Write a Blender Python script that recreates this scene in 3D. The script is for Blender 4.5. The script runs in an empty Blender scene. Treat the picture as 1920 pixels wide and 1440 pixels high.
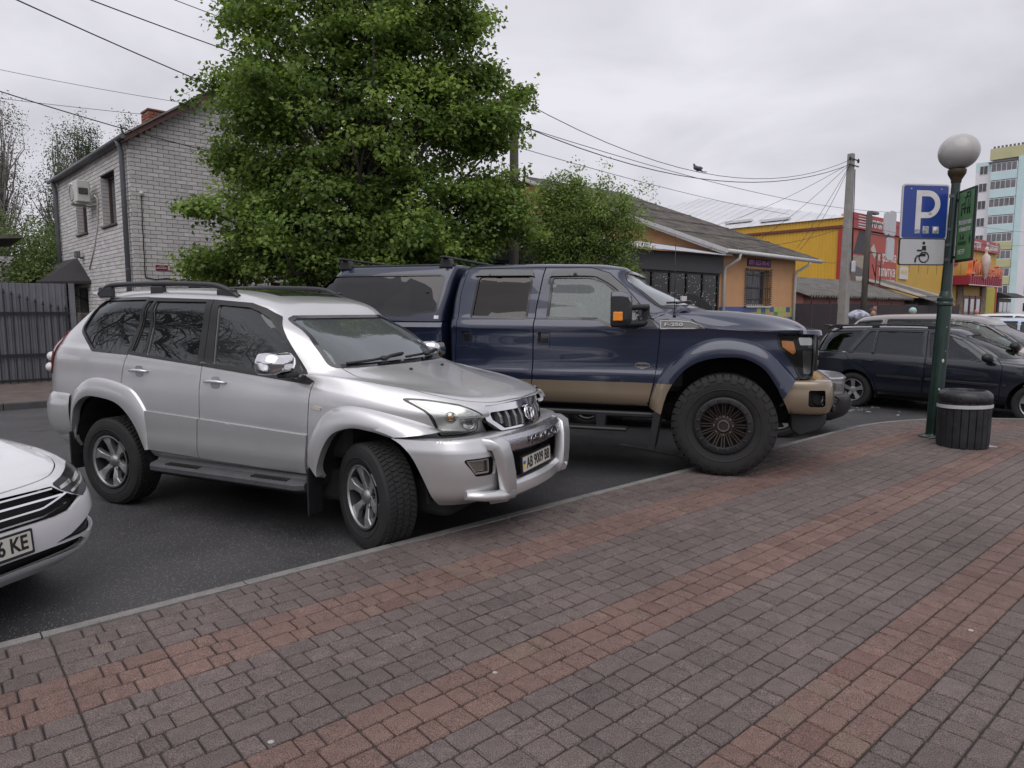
import bpy, bmesh, math, random
import numpy as np
from mathutils import Vector, Matrix
from mathutils.bvhtree import BVHTree
from mathutils.geometry import delaunay_2d_cdt, tessellate_polygon
random.seed(7); np.random.seed(7)
R = math.radians
SC = bpy.context.scene
COL = SC.collection

# ------------------------------------------------------------------ camera, sky, sun, exposure
cam_d = bpy.data.cameras.new('camera'); cam = bpy.data.objects.new('camera', cam_d); COL.objects.link(cam)
cam.location = (0, 0, 1.60); cam.rotation_euler = (R(90 - 6.1), 0, 0)
cam_d.sensor_width = 36.0; cam_d.lens = 24.04; cam_d.clip_start = 0.05; cam_d.clip_end = 3000
SC.camera = cam

world = bpy.data.worlds.new('World'); SC.world = world; world.use_nodes = True
wn = world.node_tree.nodes; wl = world.node_tree.links; wn.clear()
w_out = wn.new('ShaderNodeOutputWorld'); w_bg = wn.new('ShaderNodeBackground')
w_tc = wn.new('ShaderNodeTexCoord'); w_map = wn.new('ShaderNodeMapping'); w_map.inputs['Scale'].default_value = (1.0, 1.0, 2.6)
w_n1 = wn.new('ShaderNodeTexNoise'); w_n1.inputs['Scale'].default_value = 2.4; w_n1.inputs['Detail'].default_value = 5; w_n1.inputs['Roughness'].default_value = 0.5; w_n1.inputs['Distortion'].default_value = 0.4
w_cr = wn.new('ShaderNodeValToRGB')
w_cr.color_ramp.elements[0].position = 0.30; w_cr.color_ramp.elements[0].color = (0.545, 0.542, 0.600, 1)
w_cr.color_ramp.elements[1].position = 0.62; w_cr.color_ramp.elements[1].color = (0.765, 0.757, 0.825, 1)
wl.new(w_tc.outputs['Generated'], w_map.inputs['Vector']); wl.new(w_map.outputs[0], w_n1.inputs['Vector'])
wl.new(w_n1.outputs['Fac'], w_cr.inputs['Fac']); wl.new(w_cr.outputs['Color'], w_bg.inputs['Color'])
w_bg.inputs['Strength'].default_value = 1.0
wl.new(w_bg.outputs[0], w_out.inputs['Surface'])

sun_d = bpy.data.lights.new('sun', 'SUN'); sun = bpy.data.objects.new('sun', sun_d); COL.objects.link(sun)
sun_d.energy = 1.5; sun_d.angle = R(65); sun_d.color = (1.0, 0.97, 0.95)
sun.rotation_euler = (R(34), 0, R(-12))

SC.view_settings.view_transform = 'Standard'; SC.view_settings.look = 'None'
SC.view_settings.exposure = 0.10; SC.view_settings.gamma = 1.0; SC.view_settings.use_curve_mapping = False
SC.cycles.max_bounces = 8; SC.cycles.transparent_max_bounces = 16; SC.cycles.caustics_reflective = False; SC.cycles.caustics_refractive = False

# ------------------------------------------------------------------ materials
MATS = {}
def pm(name, col, rough=0.6, metal=0.0, coat=0.0, var=0.12, scale=6.0, bump=0.0, bscale=60.0, spec=0.5, emit=None, attr=False, stretch=None, col2=None, rvar=0.1, fine=0.0, fscale=400.0, croughness=0.03, trans=0.0):
    """Principled material; colour drifts between col*(1-var) and col*(1+var) (or col2) with noise, optional fine grain and bump."""
    if name in MATS: return MATS[name]
    m = bpy.data.materials.new(name); m.use_nodes = True; MATS[name] = m
    nt = m.node_tree; n = nt.nodes; l = nt.links; b = n['Principled BSDF']
    tc = n.new('ShaderNodeTexCoord'); vec = tc.outputs['Object']
    if stretch:
        mp = n.new('ShaderNodeMapping'); mp.inputs['Scale'].default_value = stretch; l.new(vec, mp.inputs['Vector']); vec = mp.outputs[0]
    nz = n.new('ShaderNodeTexNoise'); nz.inputs['Scale'].default_value = scale; nz.inputs['Detail'].default_value = 6; nz.inputs['Roughness'].default_value = 0.6
    l.new(vec, nz.inputs['Vector'])
    cr = n.new('ShaderNodeValToRGB'); cr.color_ramp.elements[0].position = 0.3; cr.color_ramp.elements[1].position = 0.7
    if attr == 'attr' or attr == 'obj':
        if attr == 'attr':
            a = n.new('ShaderNodeAttribute'); a.attribute_name = 'Col'; ac = a.outputs['Color']
        else:
            a = n.new('ShaderNodeObjectInfo'); ac = a.outputs['Color']
        cr.color_ramp.elements[0].color = (1 - var,) * 3 + (1,); cr.color_ramp.elements[1].color = (1 + var,) * 3 + (1,)
        mx = n.new('ShaderNodeMix'); mx.data_type = 'RGBA'; mx.blend_type = 'MULTIPLY'; mx.inputs[0].default_value = 1
        l.new(ac, mx.inputs[6]); l.new(cr.outputs['Color'], mx.inputs[7]); cout = mx.outputs[2]
    else:
        c0 = tuple(max(0, c * (1 - var)) for c in col); c1 = tuple(min(1, c * (1 + var)) for c in (col2 or col))
        cr.color_ramp.elements[0].color = c0 + (1,); cr.color_ramp.elements[1].color = c1 + (1,); cout = cr.outputs['Color']
    l.new(nz.outputs['Fac'], cr.inputs['Fac'])
    if fine > 0:
        f = n.new('ShaderNodeTexNoise'); f.inputs['Scale'].default_value = fscale; f.inputs['Detail'].default_value = 2; l.new(vec, f.inputs['Vector'])
        fr = n.new('ShaderNodeMapRange'); fr.inputs['From Min'].default_value = 0.3; fr.inputs['From Max'].default_value = 0.7; fr.inputs['To Min'].default_value = 1 - fine; fr.inputs['To Max'].default_value = 1 + fine
        l.new(f.outputs['Fac'], fr.inputs['Value'])
        m2 = n.new('ShaderNodeMix'); m2.data_type = 'RGBA'; m2.blend_type = 'MULTIPLY'; m2.inputs[0].default_value = 1
        l.new(cout, m2.inputs[6]); l.new(fr.outputs[0], m2.inputs[7]); cout = m2.outputs[2]
    l.new(cout, b.inputs['Base Color'])
    rr = n.new('ShaderNodeMapRange'); rr.inputs['To Min'].default_value = max(0.02, rough - rvar); rr.inputs['To Max'].default_value = min(1, rough + rvar)
    l.new(nz.outputs['Fac'], rr.inputs['Value']); l.new(rr.outputs[0], b.inputs['Roughness'])
    b.inputs['Metallic'].default_value = metal; b.inputs['Coat Weight'].default_value = coat; b.inputs['Coat Roughness'].default_value = croughness
    b.inputs['Specular IOR Level'].default_value = spec
    if trans: b.inputs['Transmission Weight'].default_value = trans
    if emit: b.inputs['Emission Color'].default_value = emit[:3] + (1,); b.inputs['Emission Strength'].default_value = emit[3]
    if bump > 0:
        bz = n.new('ShaderNodeTexNoise'); bz.inputs['Scale'].default_value = bscale; bz.inputs['Detail'].default_value = 4; l.new(vec, bz.inputs['Vector'])
        bp = n.new('ShaderNodeBump'); bp.inputs['Strength'].default_value = bump; bp.inputs['Distance'].default_value = 0.01
        l.new(bz.outputs['Fac'], bp.inputs['Height']); l.new(bp.outputs[0], b.inputs['Normal'])
    return m

def glass(name, tint=0.3, ior=1.5, rough=0.01, refl=(1, 1, 1), tcol=None, veil=0.0):
    """thin window pane: Fresnel reflection over a tinted see-through sheet"""
    if name in MATS: return MATS[name]
    m = bpy.data.materials.new(name); m.use_nodes = True; MATS[name] = m
    nt = m.node_tree; n = nt.nodes; l = nt.links; n.clear()
    o = n.new('ShaderNodeOutputMaterial'); mx = n.new('ShaderNodeMixShader'); g = n.new('ShaderNodeBsdfGlossy'); t = n.new('ShaderNodeBsdfTransparent'); f = n.new('ShaderNodeFresnel')
    g.inputs['Roughness'].default_value = rough; g.inputs['Color'].default_value = refl + (1,)
    tc = tcol or (tint, tint * 1.02, tint)
    t.inputs['Color'].default_value = tc + (1,); f.inputs['IOR'].default_value = ior
    tcn = n.new('ShaderNodeTexCoord'); nz = n.new('ShaderNodeTexNoise'); nz.inputs['Scale'].default_value = 1.3; bp = n.new('ShaderNodeBump'); bp.inputs['Strength'].default_value = 0.02
    l.new(tcn.outputs['Object'], nz.inputs['Vector']); l.new(nz.outputs['Fac'], bp.inputs['Height']); l.new(bp.outputs[0], g.inputs['Normal'])
    l.new(f.outputs[0], mx.inputs[0]); tsrc = t.outputs[0]
    if veil > 0:      # pale mist film; its diffuse grey also stands in for reflected sky
        df = n.new('ShaderNodeBsdfDiffuse'); df.inputs['Color'].default_value = (.42, .45, .46, 1); m2 = n.new('ShaderNodeMixShader'); vr = n.new('ShaderNodeMapRange'); vr.inputs['To Min'].default_value = veil * .7; vr.inputs['To Max'].default_value = veil * 1.3
        l.new(nz.outputs['Fac'], vr.inputs['Value']); l.new(vr.outputs[0], m2.inputs[0]); l.new(t.outputs[0], m2.inputs[1]); l.new(df.outputs[0], m2.inputs[2]); tsrc = m2.outputs[0]
    l.new(tsrc, mx.inputs[1]); l.new(g.outputs[0], mx.inputs[2]); l.new(mx.outputs[0], o.inputs['Surface'])
    return m

# ------------------------------------------------------------------ objects
def tag(o, label=None, cat=None, group=None, kind=None):
    if label: o['label'] = label
    if cat: o['category'] = cat
    if group: o['group'] = group
    if kind: o['kind'] = kind
    return o
def link(o, parent=None):
    COL.objects.link(o)
    if parent is not None: o.parent = parent
    return o
def thing(name, label, cat, loc=(0, 0, 0), rz=0.0, group=None, kind=None):
    o = bpy.data.objects.new(name, None); o.empty_display_size = 0.2; COL.objects.link(o)
    o.location = loc; o.rotation_euler = (0, 0, rz)
    return tag(o, label, cat, group, kind)
def structure(o): o['kind'] = 'structure'; return o
def copy_tree(o, parent=None):
    c = o.copy(); COL.objects.link(c); c.parent = parent
    for ch in o.children: copy_tree(ch, c)
    return c

class MB:
    """mesh collector: several shapes of ONE part"""
    def __init__(s): s.v = []; s.f = []; s.c = []; s.fc = []; s.m = []; s.sm = []
    def add(s, verts, faces, col=None, mi=0, smooth=False):
        o = len(s.v); s.v += [tuple(p) for p in verts]
        for f in faces: s.f.append(tuple(i + o for i in f)); s.fc.append(col); s.m.append(mi); s.sm.append(smooth)
        return s
    def box(s, x0, x1, y0, y1, z0, z1, M=None, col=None, mi=0, bev=0.0):
        if bev > 0: return s.bbox(x0, x1, y0, y1, z0, z1, bev, M, col, mi)
        p = [(x0, y0, z0), (x1, y0, z0), (x1, y1, z0), (x0, y1, z0), (x0, y0, z1), (x1, y0, z1), (x1, y1, z1), (x0, y1, z1)]
        if M is not None: p = [tuple(M @ Vector(q)) for q in p]
        return s.add(p, [(0, 3, 2, 1), (4, 5, 6, 7), (0, 1, 5, 4), (1, 2, 6, 5), (2, 3, 7, 6), (3, 0, 4, 7)], col, mi)
    def bbox(s, x0, x1, y0, y1, z0, z1, b, M=None, col=None, mi=0):
        # chamfered box: an octagonal section stack
        def ring(z, i):
            a, c, d, e = x0 + i, x1 - i, y0 + i, y1 - i
            return [(a + b, d, z), (c - b, d, z), (c, d + b, z), (c, e - b, z), (c - b, e, z), (a + b, e, z), (a, e - b, z), (a, d + b, z)]
        b = min(b, (x1 - x0) * .45, (y1 - y0) * .45, (z1 - z0) * .45); bb = b * .999
        p = ring(z0, bb * .6) + ring(z0 + b, 0) + ring(z1 - b, 0) + ring(z1, bb * .6)
        if M is not None: p = [tuple(M @ Vector(q)) for q in p]
        f = [tuple(range(7, -1, -1)), tuple(range(24, 32))]
        for k in range(3):
            for i in range(8): f.append((k * 8 + i, k * 8 + (i + 1) % 8, k * 8 + 8 + (i + 1) % 8, k * 8 + 8 + i))
        return s.add(p, f, col, mi)
    def tube(s, pts, r, n=8, col=None, mi=0, caps=True, smooth=True, r1=None):
        pts = [Vector(p) for p in pts]; rs = r if isinstance(r, (list, tuple)) else [r + ((r1 if r1 is not None else r) - r) * i / max(1, len(pts) - 1) for i in range(len(pts))]
        vs = []; up = None
        for i, p in enumerate(pts):
            t = (pts[min(i + 1, len(pts) - 1)] - pts[max(i - 1, 0)]).normalized()
            if up is None:
                up = Vector((0, 0, 1)) if abs(t.z) < .9 else Vector((1, 0, 0))
            a = t.cross(up)
            if a.length < 1e-4: a = t.cross(Vector((0.3, 1, 0.2)))
            a.normalize(); b = a.cross(t).normalized(); up = b
            for k in range(n):
                w = 2 * math.pi * k / n; vs.append(p + (a * math.cos(w) + b * math.sin(w)) * rs[i])
        f = []
        for i in range(len(pts) - 1):
            for k in range(n): f.append((i * n + k, i * n + (k + 1) % n, (i + 1) * n + (k + 1) % n, (i + 1) * n + k))
        s.add(vs, f, col, mi, smooth)
        if caps:
            o = len(s.v) - len(vs)
            s.f.append(tuple(o + k for k in range(n - 1, -1, -1))); s.f.append(tuple(o + (len(pts) - 1) * n + k for k in range(n))); s.fc += [col, col]; s.m += [mi, mi]; s.sm += [False, False]
        return s
    def lathe(s, prof, n=32, M=None, col=None, mi=0, smooth=True, a0=0.0, a1=2 * math.pi, axis='z'):
        # prof: (r, h); axis z or y
        full = abs(a1 - a0 - 2 * math.pi) < 1e-6; m = n if full else n + 1
        vs = []
        for (r, h) in prof:
            for k in range(m):
                a = a0 + (a1 - a0) * k / n
                q = (r * math.cos(a), r * math.sin(a), h) if axis == 'z' else (r * math.cos(a), h, r * math.sin(a))
                vs.append(tuple(M @ Vector(q)) if M is not None else q)
        f = []
        for i in range(len(prof) - 1):
            for k in range(n):
                k2 = (k + 1) % m
                q = (i * m + k, i * m + k2, (i + 1) * m + k2, (i + 1) * m + k)
                f.append(q if axis == 'z' else q[::-1])
        return s.add(vs, f, col, mi, smooth)
    def prism(s, poly, h0, h1, axis='y', M=None, col=None, mi=0, smooth=False):
        # poly in the two other axes: axis y -> (x,z); axis z -> (x,y); axis x -> (y,z)
        n = len(poly)
        def mk(a, b, h): return (a, h, b) if axis == 'y' else ((a, b, h) if axis == 'z' else (h, a, b))
        p = [mk(a, b, h0) for a, b in poly] + [mk(a, b, h1) for a, b in poly]
        area = sum(poly[i][0] * poly[(i + 1) % n][1] - poly[(i + 1) % n][0] * poly[i][1] for i in range(n))
        if M is not None: p = [tuple(M @ Vector(q)) for q in p]
        flip = (area > 0) != (axis == 'y'); flip = flip if h1 > h0 else not flip
        f = [tuple(range(n - 1, -1, -1)), tuple(range(n, 2 * n))] + [(i, (i + 1) % n, n + (i + 1) % n, n + i) for i in range(n)]
        if not flip: f = [q[::-1] for q in f]
        return s.add(p, f, col, mi, smooth)
    def sphere(s, c, r, n=12, m=8, sx=1, sy=1, sz=1, col=None, mi=0, M=None):
        vs = []
        for i in range(m + 1):
            t = math.pi * i / m
            for k in range(n):
                a = 2 * math.pi * k / n; q = Vector((c[0] + r * sx * math.sin(t) * math.cos(a), c[1] + r * sy * math.sin(t) * math.sin(a), c[2] - r * sz * math.cos(t)))
                vs.append(tuple(M @ q) if M is not None else tuple(q))
        f = []
        for i in range(m):
            for k in range(n):
                a, b, c_, d = i * n + k, i * n + (k + 1) % n, (i + 1) * n + (k + 1) % n, (i + 1) * n + k
                f.append((b, c_, d) if i == 0 else ((a, b, d) if i == m - 1 else (a, b, c_, d)))
        return s.add(vs, f, col, mi, True)
    def mesh(s, name, mats):
        me = bpy.data.meshes.new(name); me.from_pydata(s.v, [], s.f)
        if not isinstance(mats, (list, tuple)): mats = [mats]
        for m in mats: me.materials.append(m)
        if len(s.f) == len(me.polygons):
            me.polygons.foreach_set('material_index', s.m); me.polygons.foreach_set('use_smooth', s.sm)
            if any(c is not None for c in s.fc):
                at = me.color_attributes.new('Col', 'FLOAT_COLOR', 'CORNER'); buf = []
                for p, c in zip(me.polygons, s.fc):
                    c = c or (1, 1, 1); buf += [c[0], c[1], c[2], 1.0] * p.loop_total
                at.data.foreach_set('color', buf)
        me.update(); return me
    def build(s, name, mats, parent=None, loc=None, rz=0.0, kind=None, label=None):
        o = bpy.data.objects.new(name, s.mesh(name, mats)); link(o, parent)
        if loc is not None: o.location = loc
        if rz: o.rotation_euler = (0, 0, rz)
        if kind: o['kind'] = kind
        if label: o['label'] = label
        return o

def smooth_by_angle(me, ang=35):
    bm = bmesh.new(); bm.from_mesh(me); lim = R(ang)
    for e in bm.edges:
        if len(e.link_faces) == 2: e.smooth = e.calc_face_angle(0) < lim
    for f in bm.faces: f.smooth = True
    bm.to_mesh(me); bm.free()

def bevel_obj(o, w=0.01, seg=2, ang=30):
    md = o.modifiers.new('bev', 'BEVEL'); md.width = w; md.segments = seg; md.limit_method = 'ANGLE'; md.angle_limit = R(ang); md.harden_normals = False
    return o

def bake(o):
    dg = bpy.context.evaluated_depsgraph_get(); dg.update(); me = bpy.data.meshes.new_from_object(o.evaluated_get(dg)); o.modifiers.clear(); old = o.data; o.data = me; return o

def text_mesh(txt, size=1.0, ext=0.0, align='LEFT', shear=0.0, bold=0.0, font_sx=1.0):
    cu = bpy.data.curves.new('txt', 'FONT'); cu.body = txt; cu.size = size; cu.extrude = ext; cu.align_x = align; cu.align_y = 'CENTER'; cu.shear = shear; cu.offset = bold; cu.resolution_u = 3
    o = bpy.data.objects.new('txt', cu); COL.objects.link(o)
    dg = bpy.context.evaluated_depsgraph_get(); dg.update(); me = bpy.data.meshes.new_from_object(o.evaluated_get(dg))
    bpy.data.objects.remove(o); bpy.data.curves.remove(cu)
    if font_sx != 1.0:
        for v in me.vertices: v.co.x *= font_sx
    return me
def text_obj(name, txt, size, mat, parent, M, ext=0.001, align='CENTER', shear=0.0, bold=0.0, sx=1.0, fit=None):
    """flat lettering; M places its x/y plane. fit: total width to squeeze into"""
    me = text_mesh(txt, size, ext, align, shear, bold, sx)
    if fit and len(me.vertices):
        xs = [v.co.x for v in me.vertices]; w = max(xs) - min(xs)
        if w > 0:
            for v in me.vertices: v.co.x *= fit / w
    me.transform(M); me.materials.clear(); me.materials.append(mat)
    o = bpy.data.objects.new(name, me); link(o, parent); return o
def frame_M(origin, xdir, ydir):
    x = Vector(xdir).normalized(); y = Vector(ydir); y = (y - x * y.dot(x)).normalized(); z = x.cross(y)
    M = Matrix(((x.x, y.x, z.x, origin[0]), (x.y, y.y, z.y, origin[1]), (x.z, y.z, z.z, origin[2]), (0, 0, 0, 1))); return M

# measured directions of the street: U runs along the kerb (to the right and away), V across the street
AU = R(40.8); U = Vector((math.cos(AU), math.sin(AU), 0)); V = Vector((-math.sin(AU), math.cos(AU), 0))
ROAD_Z = -0.11
# ================================================================== GROUND
m_ground = pm('dry_verge_ground', (0.105, 0.095, 0.085), 0.95, var=0.35, scale=2.0, bump=0.3, bscale=30, fine=0.25, fscale=60)
def asphalt_mat():
    m = pm('asphalt', (0.049, 0.0475, 0.0495), 0.57, var=0.38, scale=0.8, bump=0.42, bscale=170, rvar=0.30, spec=0.5)
    nt = m.node_tree; n = nt.nodes; l = nt.links; b = n['Principled BSDF']
    src = b.inputs['Base Color'].links[0].from_socket
    tc = n['Texture Coordinate'] if 'Texture Coordinate' in n else n.new('ShaderNodeTexCoord')
    vo = n.new('ShaderNodeTexVoronoi'); vo.inputs['Scale'].default_value = 95; l.new(tc.outputs['Object'], vo.inputs['Vector'])
    wh = n.new('ShaderNodeTexWhiteNoise'); l.new(vo.outputs['Color'], wh.inputs['Vector'])
    gt = n.new('ShaderNodeMath'); gt.operation = 'GREATER_THAN'; gt.inputs[1].default_value = 0.80; l.new(wh.outputs['Value'], gt.inputs[0])
    lt = n.new('ShaderNodeMath'); lt.operation = 'LESS_THAN'; lt.inputs[1].default_value = 0.36; l.new(vo.outputs['Distance'], lt.inputs[0])
    mu = n.new('ShaderNodeMath'); mu.operation = 'MULTIPLY'; l.new(gt.outputs[0], mu.inputs[0]); l.new(lt.outputs[0], mu.inputs[1])
    mx = n.new('ShaderNodeMix'); mx.data_type = 'RGBA'; l.new(mu.outputs[0], mx.inputs[0]); l.new(src, mx.inputs[6]); mx.inputs[7].default_value = (0.20, 0.195, 0.20, 1)
    # fine dark pits / grain
    l.new(mx.outputs[2], b.inputs['Base Color'])
    return m
m_asphalt = asphalt_mat()
def gp(s, n, z=0.0): p = U * s + V * n; return (p.x, p.y, z)

g = MB(); g.add([(-1500, -1500, -0.17), (1500, -1500, -0.17), (1500, 1500, -0.17), (-1500, 1500, -0.17)], [(0, 1, 2, 3)])
structure(g.build('ground', m_ground))

# road: parking strip and carriageway between the near kerb and the far pavement, one sheet with subdivisions
g = MB(); N = 60
g.add([gp(-40, 3.6, ROAD_Z), gp(9.0, 3.6, ROAD_Z), gp(14, -30, ROAD_Z), gp(90, -30, ROAD_Z), gp(90, 15.0, ROAD_Z), gp(-40, 15.0, ROAD_Z)], [(0, 1, 2, 3, 4, 5)])
structure(g.build('road', m_asphalt))

# repaired patch and cracks on the asphalt behind the silver car
m_patch = pm('asphalt_patch', (0.060, 0.058, 0.060), 0.8, var=0.2, scale=2.0, bump=0.5, bscale=150, fine=0.3, fscale=250)
g = MB(); g.add([gp(-5.5, 7.6, ROAD_Z + .004), gp(-2.2, 7.8, ROAD_Z + .004), gp(-2.0, 9.0, ROAD_Z + .004), gp(-5.6, 9.2, ROAD_Z + .004)], [(0, 1, 2, 3)])
structure(g.build('road_patch', m_patch))

# worn white bay line behind the pickup, two cracks and oil marks
m_line = pm('worn_white_line', (.30, .30, .30), .9, var=.5, scale=9, fine=.4, fscale=60); m_oil = pm('oil_mark', (.018, .018, .019), .45, var=.3, scale=5); m_crack = pm('crack_tar', (.012, .012, .012), .8)
def gsheet(name, mat, pts, dz): b = MB(); b.add([(x, y, ROAD_Z + dz) for x, y in pts], [tuple(range(len(pts)))]); return structure(b.build(name, mat))
gsheet('bay_line', m_line, [(1.35, 8.66), (1.42, 8.70), (2.25, 7.72), (2.18, 7.68)], .006)
_q = random.Random(12)
for cx, cy, r_ in ():
    gsheet('oil_stain', m_oil, [(cx + r_ * _q.uniform(.6, 1.1) * math.cos(a), cy + r_ * .7 * _q.uniform(.6, 1.1) * math.sin(a)) for a in np.linspace(0, 5.9, 14)], .0035)
for p0, p1 in (((-6.9, 9.6), (-5.2, 10.6)),):
    pts = [(p0[0] + (p1[0] - p0[0]) * t + _q.uniform(-.05, .05), p0[1] + (p1[1] - p0[1]) * t + _q.uniform(-.05, .05)) for t in np.linspace(0, 1, 14)]
    b = MB(); b.add([(x, y, ROAD_Z + .0055) for x, y in pts] + [(x + .012 + _q.uniform(0, .012), y - .008, ROAD_Z + .0055) for x, y in pts], [(i, 14 + i, 15 + i, i + 1) for i in range(13)]); structure(b.build('road_crack', m_crack))
# far pavement with its kerb (behind the silver car, along the grey fence)
m_farpave = pm('far_paving', (0.115, 0.088, 0.078), 0.9, var=0.3, scale=3.0, bump=0.4, bscale=25, fine=0.35, fscale=40)
m_kerb = pm('kerb_concrete', (0.20, 0.190, 0.180), 0.9, var=0.22, scale=7.0, bump=0.5, bscale=90, fine=0.25, fscale=160)
m_kerbdark = pm('old_kerb_concrete', (0.075, 0.072, 0.072), 0.9, var=0.3, scale=5.0, bump=0.4, bscale=60)
FPN = 14.6
g = MB(); g.add([gp(-14, FPN + .16, 0.0), gp(30, FPN + .16, 0.0), gp(30, FPN + 4.5, 0.02), gp(-14, FPN + 4.5, 0.02)], [(0, 1, 2, 3)])
structure(g.build('far_pavement', m_farpave))
fk = structure(thing('far_kerb', None, None))
kb = MB(); kb.box(0.004, 0.996, 0, 0.16, -0.18, 0.004, bev=0.012); km = kb.mesh('kerb_stone', m_kerbdark)
for i in range(-12, 8):
    o = bpy.data.objects.new('kerb_stone', km); link(o, fk); o.location = gp(i, FPN); o.rotation_euler = (0, 0, AU)

# ------------------------------------------------------------------ near pavement: courses follow the kerb, which bends at the corner
S0, RK, NK = 9.6, 3.5, 3.94         # arc start, arc radius at the kerb line, kerb offset
NCEN = NK - RK
def curve_pt(s, n):
    """s along the kerb, n offset towards the street; returns world x,y and heading"""
    if s <= S0: p = U * s + V * n; return p.x, p.y, AU
    a = (s - S0) / RK; a = min(a, R(115)); ext = (s - S0) - a * RK; r = n - NCEN
    p = U * (S0 + r * math.sin(a)) + V * (NCEN + r * math.cos(a)); h = AU - a
    d = Vector((math.cos(h), math.sin(h), 0)) * ext; p = p + d
    return p.x, p.y, h

m_bed = pm('joint_sand', (0.046, 0.038, 0.034), 0.95, var=0.3, scale=12, bump=0.4, bscale=80)
sw = MB()
ss = [-6 + .5 * i for i in range(60)]
ring = []
for s in ss: x, y, h = curve_pt(s, NK - 0.01); ring.append((x, y, -0.012))
inner = [gp(-6, -6, -0.012)]; far = gp(14, -14, -0.012)
sw.add(ring + [ (ring[-1][0] + 4, ring[-1][1] - 8, -.012), (8, -9, -.012), (-9, -9, -.012)], [tuple(range(len(ring) + 3))[::-1]])
sidewalk = structure(sw.build('sidewalk', m_bed))

def paver_bm(L, W, seed):
    rnd = random.Random(seed); b = MB(); ch = 0.007; cut = 0.007
    j = lambda a: a + rnd.uniform(-0.0016, 0.0016)
    def ringp(i, z): 
        x0, x1, y0, y1 = -L / 2 + i, L / 2 - i, -W / 2 + i, W / 2 - i
        return [(j(x0 + cut), j(y0), z), (j(x1 - cut), j(y0), z), (j(x1), j(y0 + cut), z), (j(x1), j(y1 - cut), z), (j(x1 - cut), j(y1), z), (j(x0 + cut), j(y1), z), (j(x0), j(y1 - cut), z), (j(x0), j(y0 + cut), z)]
    p = ringp(0, -0.03) + ringp(0.0005, -0.007) + ringp(ch * .45, -0.002) + ringp(ch, 0.0)
    f = [tuple(range(24, 32))]
    for k in range(3):
        for i in range(8): f.append((k * 8 + i, k * 8 + (i + 1) % 8, k * 8 + 8 + (i + 1) % 8, k * 8 + 8 + i))
    return b, p, f
def paver_material(name, attr):
    m = pm(name, (1, 1, 1), 0.86, attr=attr, var=0.16, scale=14, bump=0.5, bscale=220, spec=0.35, rvar=0.08)
    nt = m.node_tree; n = nt.nodes; l = nt.links; b = n['Principled BSDF']
    src = b.inputs['Base Color'].links[0].from_socket
    ge = n.new('ShaderNodeNewGeometry')
    def nz(scale, lo, hi, a, c, det=2):
        t = n.new('ShaderNodeTexNoise'); t.inputs['Scale'].default_value = scale; t.inputs['Detail'].default_value = det; l.new(ge.outputs['Position'], t.inputs['Vector'])
        r = n.new('ShaderNodeMapRange'); r.inputs['From Min'].default_value = lo; r.inputs['From Max'].default_value = hi; r.inputs['To Min'].default_value = a; r.inputs['To Max'].default_value = c; l.new(t.outputs['Fac'], r.inputs['Value']); return r.outputs[0]
    def mul(s, f):
        x = n.new('ShaderNodeMix'); x.data_type = 'RGBA'; x.blend_type = 'MULTIPLY'; x.inputs[0].default_value = 1; l.new(s, x.inputs[6]); l.new(f, x.inputs[7]); return x.outputs[2]
    s = mul(src, nz(240, 0.38, 0.64, 0.55, 1.68)); s = mul(s, nz(600, 0.35, 0.68, 0.74, 1.32)); s = mul(s, nz(0.8, 0.3, 0.7, 0.84, 1.16, 4))
    l.new(s, b.inputs['Base Color']); return m
m_pav_o = paver_material('paver_granulate', 'obj'); m_pav_a = paver_material('paver_granulate_far', 'attr')
LEN = {'M': 0.129, 'S': 0.090, 'L': 0.176}; MODL = sum(LEN.values()); CW = 0.1205; J = 0.0060
perms = (('MSL', 'MSL', 'SML'), ('LSM', 'LSM', 'LMS'))
rp = random.Random(3); pavers = []
def paver_col(course):
    band = (course % 9) in (4, 5, 6)
    if band:
        t = rp.random(); c = (0.140 + .022 * t, 0.090 + .014 * t, 0.077 + .012 * t)
        if rp.random() < .06: c = (0.150, 0.104, 0.086)
        if rp.random() < .05: c = (0.134, 0.081, 0.070)
    else:
        t = rp.random(); c = (0.113 + .017 * t, 0.0895 + .014 * t, 0.0835 + .013 * t)
        if rp.random() < .03: c = (0.130, 0.104, 0.092)
        if rp.random() < .02: c = (0.097, 0.079, 0.074)
    k = rp.uniform(.94, 1.06); return tuple(q * k for q in c)
for ci in range(0, 36):
    n = NK - (ci + .5) * CW; s = -1.2
    off = 0.0
    while s < 17.5:
        for ch in rp.choice(perms[ci % 2]):
            L = LEN[ch]; x, y, h = curve_pt(s + L / 2, n)
            # slack on the inside of the bend: courses stay, stones shorten
            Ls = L if s < S0 else L * (n - NCEN) / RK
            if Ls > 0.03 and y > 1.6 and abs(x) < y * .80 + .4: pavers.append((x, y, h, Ls, ch, ci))
            s += L
pavers.sort(key=lambda p: p[0] ** 2 + p[1] ** 2)
pav_mesh = {}
for ch in 'MSL':
    for k in range(4):
        b, p, f = paver_bm(LEN[ch] - J, CW - J, hash((ch, k)) & 255 if False else ord(ch) * 7 + k); b.add(p, f); pav_mesh[ch, k] = b.mesh('paver', m_pav_o)
mass = MB()
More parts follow.
